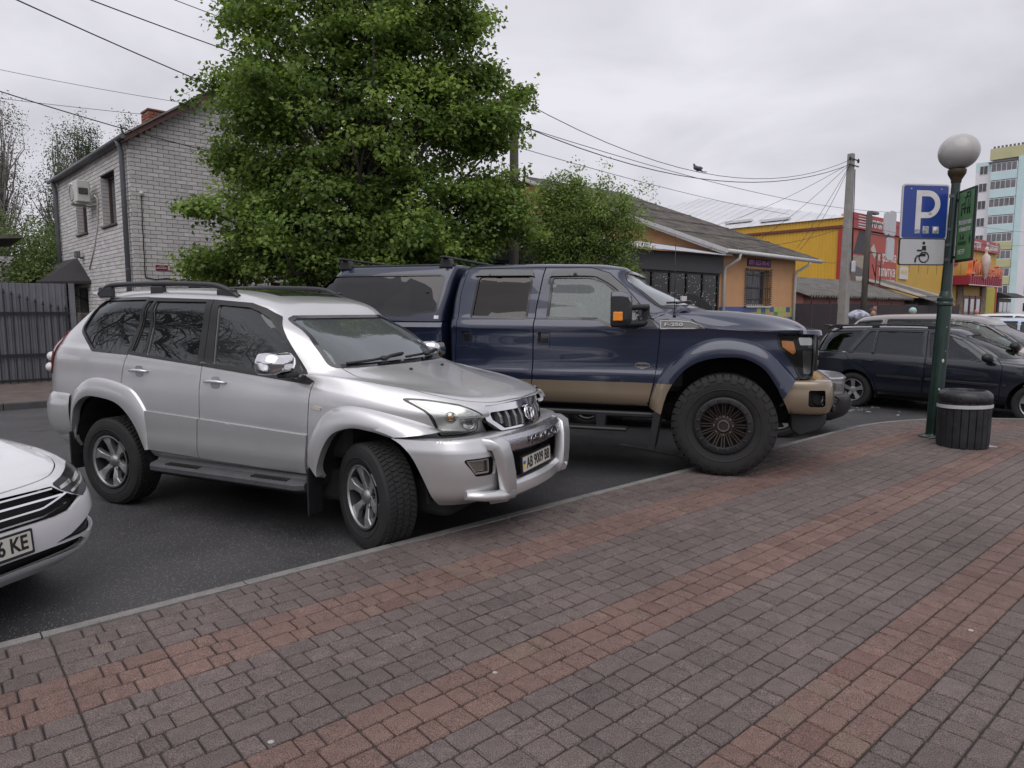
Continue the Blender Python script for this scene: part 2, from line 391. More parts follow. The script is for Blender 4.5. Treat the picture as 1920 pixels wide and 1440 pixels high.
for i, (x, y, h, Ls, ch, ci) in enumerate(pavers):
    c = paver_col(ci); dz = rp.uniform(-0.0028, 0.0012); tx, ty = rp.gauss(0, .006), rp.gauss(0, .006)
    if i < 300:
        o = bpy.data.objects.new('paver', pav_mesh[ch, rp.randrange(4)]); link(o, sidewalk); o.location = (x, y, dz); o.rotation_euler = (tx, ty, h + rp.gauss(0, .006)); o.color = c + (1,)
    else:
        b, p, f = paver_bm(Ls - J, CW - J, i)
        M = Matrix.Translation((x, y, dz)) @ Matrix.Rotation(h + rp.gauss(0, .006), 4, 'Z') @ Matrix.Rotation(tx * .6, 4, 'X') @ Matrix.Rotation(ty * .6, 4, 'Y')
        mass.add([tuple(M @ Vector(q)) for q in p], f, c)
mo = mass.build('paver_field', m_pav_a, sidewalk, kind='stuff')

# kerb stones along the pavement edge
nk = structure(thing('kerb', None, None))
for i in range(-6, 17):
    s = i * 1.0 + 0.35; b = MB(); pts = []
    K = 6
    top = []; bot = []; topo = []; boto = []
    for k in range(K + 1):
        q = s + 0.004 + (0.992) * k / K
        x, y, h = curve_pt(q, NK + 0.004); xo, yo, h = curve_pt(q, NK + 0.088)
        top.append((x, y, 0.003)); topo.append((xo, yo, 0.0)); boto.append((xo + (xo - x) * .06, yo + (yo - y) * .06, -0.17)); bot.append((x, y, -0.05))
    mid = [tuple(a + (c - a) * .9 for a, c in zip(t, u)) for t, u in zip(top, topo)]
    low = [(a[0], a[1], -0.013) for a in topo]
    vs = bot + top + mid + low + boto; n_ = K + 1; f = []
    for r_ in range(4):
        for k in range(K): f.append((r_ * n_ + k, r_ * n_ + k + 1, (r_ + 1) * n_ + k + 1, (r_ + 1) * n_ + k)[::-1])
    for e in (0, K): f.append(tuple(r_ * n_ + e for r_ in range(5)) if e else tuple(r_ * n_ for r_ in range(4, -1, -1)))
    b.add(vs, f); b.build('kerb_stone', m_kerb, nk)

# litter: dropped petals and scraps on the asphalt by the dark estate car, pebbles on the paving
m_scrap = pm('paper_scraps', (0.36, 0.35, 0.34), 0.9)
# ================================================================== CAR TOOLS
class K:
    """smooth monotone curve through keys (x, v)"""
    def __init__(s, *keys):
        s.x = np.array([k[0] for k in keys], float); s.y = np.array([k[1] for k in keys], float)
        h = np.diff(s.x); d = np.diff(s.y) / h; m = np.zeros(len(s.x))
        m[0], m[-1] = d[0], d[-1]
        for i in range(1, len(s.x) - 1):
            m[i] = 0 if d[i - 1] * d[i] <= 0 else 3 * (h[i] + h[i - 1]) / ((2 * h[i] + h[i - 1]) / d[i - 1] + (h[i] + 2 * h[i - 1]) / d[i])
        s.m = m
    def __call__(s, x):
        x = np.clip(np.asarray(x, float), s.x[0], s.x[-1]); i = np.clip(np.searchsorted(s.x, x) - 1, 0, len(s.x) - 2)
        h = s.x[i + 1] - s.x[i]; t = (x - s.x[i]) / h
        return (2 * t**3 - 3 * t**2 + 1) * s.y[i] + (t**3 - 2 * t**2 + t) * h * s.m[i] + (-2 * t**3 + 3 * t**2) * s.y[i + 1] + (t**3 - t**2) * h * s.m[i + 1]
def C_(v): return (lambda x: np.full_like(np.asarray(x, float), v))
def fn(v): return v if callable(v) else C_(v)

def theta_list(n, p, asp):
    t = np.linspace(0, math.pi / 2, 4001); x = asp * np.sin(t) ** (2 / p); y = np.cos(t) ** (2 / p)
    L = np.concatenate([[0], np.cumsum(np.hypot(np.diff(x), np.diff(y)))]); return np.interp(np.linspace(0, L[-1], n + 1), L, t)

class Lv:
    """one ring of the body in plan: superellipse ends, width W(x), height Z(x,y)"""
    def __init__(s, xr, xf, W, Z, pf=5.0, pr=5.0, sharp=False, n=5):
        s.xr, s.xf, s.W, s.Z, s.pf, s.pr, s.sharp, s.n = xr, xf, fn(W), Z, pf, pr, sharp, n
def ringloft(levels, xc, nf=46, nr=40, pref=5.0, asp=2.4):
    tf = theta_list(nf, pref, asp); tr = theta_list(nr, pref, asp)
    rings = []
    for L in levels:
        xr_ = xc + (L.xr - xc) * np.sin(tr[::-1]) ** (2 / L.pr); yr = np.cos(tr[::-1]) ** (2 / L.pr)
        xf_ = xc + (L.xf - xc) * np.sin(tf[1:]) ** (2 / L.pf); yf = np.cos(tf[1:]) ** (2 / L.pf)
        x = np.concatenate([xr_, xf_]); y = np.concatenate([yr, yf]) * L.W(x); y[0] = 0; y[-1] = 0
        z = L.Z(x, y) if callable(L.Z) else np.full_like(x, L.Z)
        rings.append(np.stack([x, y, z], 1))
    rows = []
    nl = len(levels)
    for k in range(nl - 1):
        a, b = rings[k], rings[k + 1]
        p0 = rings[k - 1] if k > 0 and not levels[k].sharp else None
        p3 = rings[k + 2] if k < nl - 2 and not levels[k + 1].sharp else None
        la = np.linalg.norm(b - a, axis=1, keepdims=True) + 1e-9
        def tang(pm_, pc, pn):
            l0 = np.linalg.norm(pc - pm_, axis=1, keepdims=True) + 1e-9; l1 = np.linalg.norm(pn - pc, axis=1, keepdims=True) + 1e-9
            return ((pc - pm_) / l0 * l1 + (pn - pc) / l1 * l0) / (l0 + l1)
        ma = tang(p0, a, b) * la if p0 is not None else (b - a); mb = tang(a, b, p3) * la if p3 is not None else (b - a)
        n = levels[k].n
        for i in range(n + (1 if k == nl - 2 else 0)):
            t = i / n
            rows.append((2 * t**3 - 3 * t**2 + 1) * a + (t**3 - 2 * t**2 + t) * ma + (-2 * t**3 + 3 * t**2) * b + (t**3 - t**2) * mb)
    return np.array(rows)          # [vertical][around][3], y >= 0
def shell_from_grid(G, flip=False):
    nv, na, _ = G.shape; v = []; f = []
    for s in (1, -1):
        o = len(v)
        for j in range(nv):
            for i in range(na): v.append((G[j, i, 0], s * G[j, i, 1], G[j, i, 2]))
        for j in range(nv - 1):
            for i in range(na - 1):
                q = (o + j * na + i, o + j * na + i + 1, o + (j + 1) * na + i + 1, o + (j + 1) * na + i)
                f.append(q if s < 0 else q[::-1])
    if flip: f = [q[::-1] for q in f]
    bm = bmesh.new(); bv = [bm.verts.new(p) for p in v]; bm.verts.index_update()
    for q in f:
        try: bm.faces.new([bv[i] for i in q])
        except ValueError: pass
    bmesh.ops.remove_doubles(bm, verts=bm.verts, dist=0.0004)
    bmesh.ops.dissolve_degenerate(bm, edges=bm.edges, dist=0.0002)
    bmesh.ops.recalc_face_normals(bm, faces=bm.faces)
    # outward check
    tot = sum(f_.normal.dot(f_.calc_center_median() - Vector((-1.5, 0, 0.9))) * f_.calc_area() for f_ in bm.faces)
    if tot < 0: bmesh.ops.reverse_faces(bm, faces=bm.faces)
    return bm

class Surf:
    """outer skin of a car: ray projection of outlines onto it"""
    def __init__(s, bm):
        s.bm = bm; bm.verts.ensure_lookup_table(); bm.faces.ensure_lookup_table(); bm.normal_update()
        s.bv = BVHTree.FromBMesh(bm); s.vn = [v.normal.copy() for v in bm.verts]
    def _n(s, loc, idx):
        f = s.bm.faces[idx]; w = [(1.0 / ((v.co - loc).length + 1e-5), v.index) for v in f.verts]; n = Vector()
        for a, i in w: n += s.vn[i] * a
        return n.normalized()
    def side(s, sgn):
        def pr(a, b, off=0.0):
            d = Vector((0, -sgn, 0)); loc, n, i, _ = s.bv.ray_cast(Vector((a, sgn * 4, b)), d)
            if loc is None:
                loc, n, i, _ = s.bv.find_nearest(Vector((a, sgn * 0.9, b)))
            return loc + s._n(loc, i) * off
        return pr
    def top(s):
        def pr(a, b, off=0.0):
            loc, n, i, _ = s.bv.ray_cast(Vector((a, b, 5)), Vector((0, 0, -1)))
            if loc is None: loc, n, i, _ = s.bv.find_nearest(Vector((a, b, 1.2)))
            return loc + s._n(loc, i) * off
        return pr
    def front(s, sgn=1):
        def pr(a, b, off=0.0):
            loc, n, i, _ = s.bv.ray_cast(Vector((sgn * 8, a, b)), Vector((-sgn, 0, 0)))
            if loc is None: loc, n, i, _ = s.bv.find_nearest(Vector((sgn * 0.8, a, b)))
            return loc + s._n(loc, i) * off
        return pr

def inside(p, poly):
    x, y = p; c = False; n = len(poly); j = n - 1
    for i in range(n):
        xi, yi = poly[i]; xj, yj = poly[j]
        if (yi > y) != (yj > y) and x < (xj - xi) * (y - yi) / (yj - yi) + xi: c = not c
        j = i
    return c
def dens(poly, step):
    out = []
    for i in range(len(poly)):
        a, b = poly[i], poly[(i + 1) % len(poly)]; L = math.hypot(b[0] - a[0], b[1] - a[1]); n = max(1, int(L / step))
        for k in range(n): out.append((a[0] + (b[0] - a[0]) * k / n, a[1] + (b[1] - a[1]) * k / n))
    return out
def rnd_poly(pts, r=0.03, seg=5):
    """fillet the corners; r number or list"""
    n = len(pts); out = []
    for i in range(n):
        p = Vector(pts[i]); a = Vector(pts[i - 1]) - p; b = Vector(pts[(i + 1) % n]) - p; ri = r[i] if isinstance(r, (list, tuple)) else r
        if ri <= 0: out.append(tuple(p)); continue
        la, lb = a.length, b.length; a.normalize(); b.normalize(); ang = max(0.05, a.angle(b)); t = min(ri / math.tan(ang / 2), la * .45, lb * .45)
        p0, p1 = p + a * t, p + b * t
        for k in range(seg + 1):
            u = k / seg; q = p0 * (1 - u) ** 2 + p * 2 * u * (1 - u) + p1 * u * u; out.append((q.x, q.y))
    return out
def inset(poly, d):
    """offset a simple polygon inward by d (negative grows it)"""
    n = len(poly); ar = sum(poly[i][0] * poly[(i + 1) % n][1] - poly[(i + 1) % n][0] * poly[i][1] for i in range(n)); sg = 1 if ar > 0 else -1; out = []
    for i in range(n):
        p = Vector(poly[i]); e0 = (p - Vector(poly[i - 1])); e1 = (Vector(poly[(i + 1) % n]) - p)
        if e0.length < 1e-6 or e1.length < 1e-6: out.append(tuple(p)); continue
        e0.normalize(); e1.normalize(); n0 = Vector((-e0.y, e0.x)) * sg; n1 = Vector((-e1.y, e1.x)) * sg; m = n0 + n1
        m = m.normalized() if m.length > 1e-6 else n0; k = max(.35, m.dot(n0)); q = p + m * (d / k); out.append((q.x, q.y))
    return out
def spline(pts, n=8):
    """open Catmull-Rom through 2D points"""
    out = []; P = [np.array(p, float) for p in pts]; P = [2 * P[0] - P[1]] + P + [2 * P[-1] - P[-2]]
    for i in range(1, len(P) - 2):
        for k in range(n):
            t = k / n; a, b, c, d = P[i - 1], P[i], P[i + 1], P[i + 2]
            out.append(tuple(.5 * (2 * b + (c - a) * t + (2 * a - 5 * b + 4 * c - d) * t * t + (3 * b - a - 3 * c + d) * t**3)))
    out.append(tuple(P[-2])); return out

def patch_mesh(pr, poly, holes=(), off=0.002, thick=0.006, res=0.05, crown=0.0):
    poly = dens(poly, res); hs = [dens(h, res) for h in holes]
    pts = [Vector(p) for p in poly]; edges = [(i, (i + 1) % len(poly)) for i in range(len(poly))]
    for h in hs:
        o = len(pts); pts += [Vector(p) for p in h]; edges += [(o + i, o + (i + 1) % len(h)) for i in range(len(h))]
    if crown:
        ri = inset(rnd_poly(poly, 0), crown * 1.3); o = len(pts); pts += [Vector(p) for p in ri]; edges += [(o + i, o + (i + 1) % len(ri)) for i in range(len(ri))]
    nbd = len(poly) + sum(len(h) for h in hs)
    bx = [p[0] for p in poly]; by = [p[1] for p in poly]; nb = len(pts); bnd = np.array([(p.x, p.y) for p in pts])
    gx = min(bx) + res * .5
    while gx < max(bx):
        gy = min(by) + res * .5
        while gy < max(by):
            if inside((gx, gy), poly) and not any(inside((gx, gy), h) for h in hs) and np.min(np.hypot(bnd[:, 0] - gx, bnd[:, 1] - gy)) > res * .45: pts.append(Vector((gx, gy)))
            gy += res
        gx += res
    vo, eo, fo, _, _, _ = delaunay_2d_cdt(pts, edges, [], 0, 1e-6)
    tris = []
    for f in fo:
        c = ((vo[f[0]].x + vo[f[1]].x + vo[f[2]].x) / 3, (vo[f[0]].y + vo[f[1]].y + vo[f[2]].y) / 3)
        if inside(c, poly) and not any(inside(c, h) for h in hs): tris.append(tuple(f))
    top = []
    for p in vo:
        o_ = off
        if crown:
            d = np.min(np.hypot(bnd[:nbd, 0] - p.x, bnd[:nbd, 1] - p.y)); o_ = off - crown * max(0.0, 1 - d / (crown * 1.25))
        top.append(pr(p.x, p.y, o_))
    v = list(top); f = list(tris)
    # orient outward: compare with offset direction
    t = tris[len(tris) // 2]; nrm = (top[t[1]] - top[t[0]]).cross(top[t[2]] - top[t[0]])
    c2 = vo[t[0]]; outd = pr(c2.x, c2.y, off + 0.05) - pr(c2.x, c2.y, off)
    flip = nrm.dot(outd) < 0
    if thick > 0:
        m = len(v); v += [pr(p.x, p.y, off - thick) for p in vo]
        cnt = {}
        for q in tris:
            for a, b in ((q[0], q[1]), (q[1], q[2]), (q[2], q[0])): cnt[(a, b)] = 1
        for (a, b) in list(cnt):
            if (b, a) not in cnt: f.append((b, a, a + m, b + m))
        f += [(q[2] + m, q[1] + m, q[0] + m) for q in tris]
    if flip: f = [q[::-1] for q in f]
    me = bpy.data.meshes.new('patch'); me.from_pydata([tuple(p) for p in v], [], f); me.update(); smooth_by_angle(me, 38); return me
def patch(name, mat, parent, pr, poly, holes=(), off=0.002, thick=0.006, res=0.05, crown=0.0, label=None):
    me = patch_mesh(pr, poly, holes, off, thick, res, 0.0); me.materials.append(mat)
    o = bpy.data.objects.new(name, me); link(o, parent)
    if crown: bevel_obj(o, min(crown, thick) * .8, 3, 50)
    if label: o['label'] = label
    return o
def strip(name, mat, parent, pr, line, w=0.006, off=0.001, h=0.003, closed=False):
    """narrow raised bead following a line drawn on the skin"""
    n = len(line); L = []; Rr = []
    for i, p in enumerate(line):
        a = line[i - 1] if (i > 0 or closed) else p; b = line[(i + 1) % n] if (i < n - 1 or closed) else p
        t = Vector((b[0] - a[0], b[1] - a[1])); t = t.normalized() if t.length > 1e-9 else Vector((1, 0)); q = Vector((-t.y, t.x)) * w / 2
        L.append((p[0] + q.x, p[1] + q.y)); Rr.append((p[0] - q.x, p[1] - q.y))
    v = [tuple(pr(*p, off - h * 2)) for p in L] + [tuple(pr(*p, off + h)) for p in L] + [tuple(pr(*p, off + h)) for p in Rr] + [tuple(pr(*p, off - h * 2)) for p in Rr]
    f = []; m = n if closed else n - 1
    for r_ in range(3):
        for i in range(m): f.append((r_ * n + i, r_ * n + (i + 1) % n, (r_ + 1) * n + (i + 1) % n, (r_ + 1) * n + i))
    b = MB(); b.add(v, f, smooth=False); o = b.build(name, mat, parent)
    bm = bmesh.new(); bm.from_mesh(o.data); bmesh.ops.recalc_face_normals(bm, faces=bm.faces); bm.to_mesh(o.data); bm.free(); return o

def tmp_obj(bm_or_me, name='tmp'):
    me = bm_or_me
    if isinstance(bm_or_me, bmesh.types.BMesh): me = bpy.data.meshes.new(name); bm_or_me.to_mesh(me)
    o = bpy.data.objects.new(name, me); COL.objects.link(o); return o
def thicken(me, t):
    o = tmp_obj(me); md = o.modifiers.new('s', 'SOLIDIFY'); md.thickness = t; md.offset = -1; md.use_even_offset = False; bake(o); m = o.data; bpy.data.objects.remove(o); return m
def boolean(me, cut, op='DIFFERENCE'):
    for sv in ('MANIFOLD', 'EXACT', 'FAST'):
        o = tmp_obj(me.copy()); c = tmp_obj(cut); md = o.modifiers.new('b', 'BOOLEAN'); md.operation = op; md.object = c; md.solver = sv
        bake(o); m = o.data; bpy.data.objects.remove(o); bpy.data.objects.remove(c)
        if len(m.polygons) > 0: break
    return m
def prism_me(polys, a0, a1, axis='y'):
    b = MB()
    for p in polys: b.prism(p, a0, a1, axis)
    me = b.mesh('cut', []); bm = bmesh.new(); bm.from_mesh(me); bmesh.ops.recalc_face_normals(bm, faces=bm.faces); bm.to_mesh(me); bm.free(); return me
def skin_normals(me, sf, ang=32):
    """smooth shading after booleans: take normals from the uncut skin"""
    bm = bmesh.new(); bm.from_mesh(me); bmesh.ops.triangulate(bm, faces=[f for f in bm.faces if len(f.verts) > 4]); 
    for f in bm.faces: f.smooth = True
    bm.to_mesh(me); bm.free()
    nr = []; cl = math.cos(R(ang)); cache = {}
    vs = me.vertices
    for p in me.polygons:
        pn = p.normal
        for li in p.loop_indices:
            vi = me.loops[li].vertex_index
            if vi not in cache:
                co = vs[vi].co; loc, n, i, d = sf.bv.find_nearest(co); cache[vi] = (sf._n(loc, i), d)
            n, d = cache[vi]
            nr.append(tuple(n) if d < 0.004 and n.dot(pn) > cl else tuple(pn))
    me.normals_split_custom_set(nr)
    return me
def skin_obj(name, me, sf, mat, parent, mats=None):
    skin_normals(me, sf); me.materials.clear()
    for m in (mats or [mat]): me.materials.append(m)
    o = bpy.data.objects.new(name, me); link(o, parent); return o

def tube_obj(name, mat, parent, pts, r, n=10, label=None, r1=None):
    b = MB(); b.tube(pts, r, n, r1=r1); return b.build(name, mat, parent, label=label)

def resample(line, n):
    P = np.array(line, float); d = np.concatenate([[0], np.cumsum(np.hypot(*np.diff(P, axis=0).T))]); t = np.linspace(0, d[-1], n)
    return list(zip(np.interp(t, d, P[:, 0]), np.interp(t, d, P[:, 1])))
def flare_mesh(pr, sgn, outer, inner, ymax, prof, lip=0.06, n=40):
    """wheel-arch flare: strip between an outer line on the skin and the arch lip. prof: list of (t, y) fractions towards ymax"""
    O = resample(outer, n); I = resample(inner, n); v = []; f = []
    m = len(prof) + 1
    for (ox, oz), (ix, iz) in zip(O, I):
        base = pr(ox, oz, 0.0)
        for t, k in prof:
            x, z = ox + (ix - ox) * t, oz + (iz - oz) * t
            y = abs(base.y) + (ymax - abs(base.y)) * k
            v.append((x, sgn * (y - (0.012 if t == 0 else 0)), z))
        v.append((ix, sgn * (ymax - lip), iz + 0.0))
    for i in range(n - 1):
        for j in range(m - 1): f.append((i * m + j, (i + 1) * m + j, (i + 1) * m + j + 1, i * m + j + 1))
    if sgn > 0: f = [q[::-1] for q in f]
    # end caps
    for i in (0, n - 1): f.append(tuple(i * m + j for j in range(m)) if (i == 0) == (sgn < 0) else tuple(i * m + j for j in range(m - 1, -1, -1)))
    me = bpy.data.meshes.new('flare'); me.from_pydata(v, [], f); me.update()
    bm = bmesh.new(); bm.from_mesh(me); bmesh.ops.recalc_face_normals(bm, faces=bm.faces); c = [f_ for f_ in bm.faces]
    tot = sum(f_.normal.y * sgn * f_.calc_area() for f_ in c)
    if tot < 0: bmesh.ops.reverse_faces(bm, faces=bm.faces)
    bm.to_mesh(me); bm.free(); smooth_by_angle(me, 32); return me

# ---- paints and common car materials
def paint(name, col, metal=0.0, rough=0.35, coat=1.0, var=0.03):
    return pm(name, col, rough, metal, coat, var=var, scale=1.5, rvar=0.04, fine=0.06, fscale=900)
m_black = pm('black_plastic', (0.014, 0.014, 0.0155), 0.5, var=0.15, scale=8, bump=0.05, bscale=300)
m_gloss = pm('gloss_black_trim', (0.012, 0.012, 0.014), 0.18, var=0.1, coat=0.4)
m_rubber = pm('tyre_rubber', (0.017, 0.0165, 0.017), 0.82, var=0.25, scale=9, bump=0.15, bscale=120, rvar=0.08)
m_dark = pm('wheel_well_dark', (0.010, 0.010, 0.011), 0.95, var=0.2)
m_under = pm('underbody', (0.014, 0.014, 0.015), 0.9, var=0.3, scale=5)
m_chrome = pm('chrome', (0.78, 0.78, 0.80), 0.10, 1.0, var=0.03, rvar=0.04)
m_seat = pm('grey_seat_leather', (0.30, 0.29, 0.27), 0.6, var=0.1)
m_seatd = pm('dark_cabin_trim', (0.035, 0.034, 0.035), 0.75, var=0.15)
m_disc = pm('brake_disc', (0.20, 0.19, 0.19), 0.4, 0.8, var=0.1)
m_amber = pm('amber_lens', (0.80, 0.26, 0.03), 0.25, coat=0.8, var=0.1)
m_redlens = pm('red_lens', (0.16, 0.012, 0.014), 0.12, coat=1.0, var=0.2)
m_reflector = pm('lamp_reflector', (0.52, 0.515, 0.50), 0.16, 0.9, var=0.08)
m_clear = glass('clear_lamp_lens', 0.93, 1.42)
m_platew = pm('plate_white', (0.56, 0.54, 0.48), 0.45, var=0.04)
m_plateb = pm('plate_black', (0.015, 0.015, 0.015), 0.5, var=0.05)
m_blue = pm('plate_blue', (0.02, 0.08, 0.35), 0.5); m_yel = pm('plate_yellow', (0.75, 0.52, 0.03), 0.5)

def tyre_mesh(R0, rr, w, treads=60, block=0.010, deep=False, seed=1):
    """tyre about the Y axis, centred; tread blocks are real"""
    b = MB(); h = w / 2
    sw = R0 - rr
    prof = [(rr - .012, -h * .72), (rr + .004, -h * .80), (rr + sw * .18, -h * .92), (rr + sw * .45, -h * 1.0), (rr + sw * .68, -h * .985), (rr + sw * .86, -h * .93), (R0 - block, -h * .80)]
    prof += [(R0 - block, -h * .4), (R0 - block, 0)]
    prof = prof + [(r, -y) for r, y in prof[-2::-1]]
    b.lathe(prof, 64, axis='y')
    # rim-edge bead and a moulded ring on the sidewall
    for s in (-1, 1):
        b.lathe([(rr + sw * .30, s * h * .945), (rr + sw * .32, s * (h * .965 + .003)), (rr + sw * .36, s * (h * .985 + .003)), (rr + sw * .38, s * h * .985)], 64, axis='y')
    rnd = random.Random(seed)
    def blk(a0, a1, y0, y1, r0, r1, skew=0.0):
        v = []
        for r_ in (r0, r1):
            k = 1.0 if r_ == r0 else .90
            am = (a0 + a1) / 2; ym = (y0 + y1) / 2
            for (a, y) in ((a0, y0), (a1, y0), (a1, y1), (a0, y1)):
                a_ = am + (a - am) * k + skew * (y - ym) / R0; y_ = ym + (y - ym) * k
                v.append((r_ * math.cos(a_), y_, r_ * math.sin(a_)))
        b.add(v, [(0, 1, 2, 3)[::-1], (4, 5, 6, 7), (0, 1, 5, 4), (1, 2, 6, 5), (2, 3, 7, 6), (3, 0, 4, 7)][1:])
    da = 2 * math.pi / treads
    rows = [(-.78, -.42, .8), (-.38, -.03, .0), (.03, .38, .0), (.42, .78, -.8)]
    for ri, (y0, y1, sk) in enumerate(rows):
        for k in range(treads):
            a = (k + .5 * (ri % 2)) * da; blk(a + da * .10, a + da * .88, y0 * h, y1 * h, R0 - block * 1.1, R0, sk * .5 + (.35 if ri in (1, 2) and k % 2 else 0))
    if deep:      # shoulder lugs running down the sidewall
        for s in (-1, 1):
            for k in range(treads):
                a = (k + (.25 if s > 0 else .75)) * da; long_ = k % 2 == 0; a0, a1 = a + da * .10, a + da * .84
                rA, rB = R0 - .004, R0 - (sw * .36 if long_ else sw * .24); v = []
                for (r_, yy) in ((rA, .79), (R0 - block * 1.6, .965), (rB, 1.025)):
                    for aa in (a0, a1): v.append((r_ * math.cos(aa), s * h * yy, r_ * math.sin(aa)))
                for (r_, yy) in ((rA - .02, .70), (R0 - block * 2.2, .86), (rB, .95)):
                    for aa in (a0, a1): v.append((r_ * math.cos(aa), s * h * yy, r_ * math.sin(aa)))
                f = [(0, 1, 3, 2), (2, 3, 5, 4), (0, 2, 8, 6), (2, 4, 10, 8), (1, 7, 9, 3), (3, 9, 11, 5), (4, 5, 11, 10), (0, 6, 7, 1)]
                b.add(v, f if s < 0 else [q[::-1] for q in f])
    me = b.mesh('tyre', m_rubber); bm = bmesh.new(); bm.from_mesh(me); bmesh.ops.recalc_face_normals(bm, faces=bm.faces); bm.to_mesh(me); bm.free(); smooth_by_angle(me, 35); return me

def rim_barrel(rr, w, mat, name, parent, yo, depth=0.12, lipw=0.012):
    """rim well; yo = y of the outer lip (negative side faces the viewer)"""
    s = -1 if yo < 0 else 1; b = MB()
    prof = [(rr + .004, yo + s * .004), (rr - lipw, yo + s * .006), (rr - lipw - .006, yo - s * .006), (rr - lipw - .012, yo - s * depth), (rr * .25, yo - s * (depth + .01)), (0.0, yo - s * (depth + .01))]
    b.lathe(prof, 56, axis='y'); o = b.build(name, mat, parent)
    bm = bmesh.new(); bm.from_mesh(o.data); bmesh.ops.recalc_face_normals(bm, faces=bm.faces)
    if sum(f.normal.y * s * f.calc_area() for f in bm.faces) < 0: bmesh.ops.reverse_faces(bm, faces=bm.faces)
    bm.to_mesh(o.data); bm.free(); smooth_by_angle(o.data, 30); return o
def plate(name, parent, M, text, w=0.52, h=0.112, eu=True, holder=True):
    """number plate in the x/y plane of M"""
    b = MB(); 
    if holder: b.prism(rnd_poly([(-w / 2 - .012, -h / 2 - .014), (w / 2 + .012, -h / 2 - .014), (w / 2 + .012, h / 2 + .010), (-w / 2 - .012, h / 2 + .010)], .008), -.014, 0.0, 'z', M)
    else: b.prism(rnd_poly([(-w / 2, -h / 2), (w / 2, -h / 2), (w / 2, h / 2), (-w / 2, h / 2)], .008), -.006, 0.0, 'z', M)
    p = b.build(name, m_plateb, parent)
    b = MB(); b.prism(rnd_poly([(-w / 2 + .002, -h / 2 + .002), (w / 2 - .002, -h / 2 + .002), (w / 2 - .002, h / 2 - .002), (-w / 2 + .002, h / 2 - .002)], .008), 0.0, .003, 'z', M); b.build('plate_face', m_platew, p)
    if eu:
        b = MB(); b.prism([(-w / 2 + .006, 0.004), (-w / 2 + .045, .004), (-w / 2 + .045, h / 2 - .03), (-w / 2 + .006, h / 2 - .03)], .003, .0036, 'z', M); b.build('flag_blue', m_blue, p)
        b = MB(); b.prism([(-w / 2 + .006, -h / 2 + .03), (-w / 2 + .045, -h / 2 + .03), (-w / 2 + .045, 0.004), (-w / 2 + .006, 0.004)], .003, .0036, 'z', M); b.build('flag_yellow', m_yel, p)
    text_obj('plate_lettering', text, h * .98, m_plateb, p, M @ Matrix.Translation((.022 if eu else 0, -.001, .0036)), ext=.0006, bold=.003, fit=w - (.085 if eu else .05))
    return p
def seat(parent, x, y, z, mat, sc=1.0, head=True):
    M = Matrix.Translation((x, y, z)) @ Matrix.Diagonal((sc, sc, sc, 1))
    b = MB(); b.box(-.25, .25, -.25, .25, 0, .16, M, bev=.05)
    T = M @ Matrix.Translation((-.24, 0, .12)) @ Matrix.Rotation(R(-14), 4, 'Y')
    b.box(-.08, .08, -.25, .25, 0, .62, T, bev=.06)
    if head: b.box(-.05, .06, -.13, .13, .68, .88, T, bev=.045); b.tube([tuple(T @ Vector((0, .06, .6))), tuple(T @ Vector((0, .06, .7)))], .008, 6); b.tube([tuple(T @ Vector((0, -.06, .6))), tuple(T @ Vector((0, -.06, .7)))], .008, 6)
    return b.build('seat', mat, parent)
def steering_wheel(parent, x, y, z, mat, r=.19, tilt=25):
    M = Matrix.Translation((x, y, z)) @ Matrix.Rotation(R(90 - tilt), 4, 'Y'); b = MB()
    b.tube([tuple(M @ Vector((r * math.cos(a), r * math.sin(a), 0))) for a in np.linspace(0, 2 * math.pi, 25)], .014, 8, caps=False)
    for a in (0, 2.1, 4.2): b.tube([tuple(M @ Vector((0, 0, 0))), tuple(M @ Vector((r * math.cos(a), r * math.sin(a), 0)))], .014, 6)
    b.sphere((0, 0, 0), .06, 10, 6, M=M); return b.build('steering_wheel', mat, parent)
# ================================================================== BUILDINGS
def LM(o, rz): return Matrix.Translation(o) @ Matrix.Rotation(rz, 4, 'Z')
def box_part(name, mat, par, x0, x1, y0, y1, z0, z1, bev=0.0, label=None): b = MB(); b.box(x0, x1, y0, y1, z0, z1, bev=bev); return b.build(name, mat, par, label=label)

def wavy_sheet(name, mat, par, p0, ux, uy, L, W, pitch=0.15, amp=0.02, seg=6, thick=0.006):
    """corrugated sheet: origin p0, along ux (length L, waves across it) and uy (width W); normal = ux x uy"""
    p0 = Vector(p0); ux = Vector(ux).normalized(); uy = Vector(uy).normalized(); n = ux.cross(uy); N = max(2, int(L / pitch * seg)); v = []; f = []
    for t in (0, -thick):
        for j in (0, 1):
            for i in range(N + 1): v.append(tuple(p0 + ux * (L * i / N) + uy * (W * j) + n * (amp * math.sin(2 * math.pi * i / seg) + t)))
    m = N + 1
    for i in range(N): f.append((i, i + 1, m + i + 1, m + i)); f.append((2 * m + i, 3 * m + i, 3 * m + i + 1, 2 * m + i + 1)); f.append((i, 2 * m + i, 2 * m + i + 1, i + 1)); f.append((m + i, m + i + 1, 3 * m + i + 1, 3 * m + i))
    f.append((0, m, 3 * m, 2 * m)); f.append((N, 2 * m + N, 3 * m + N, m + N))
    b = MB(); b.add(v, f, smooth=False); return b.build(name, mat, par)
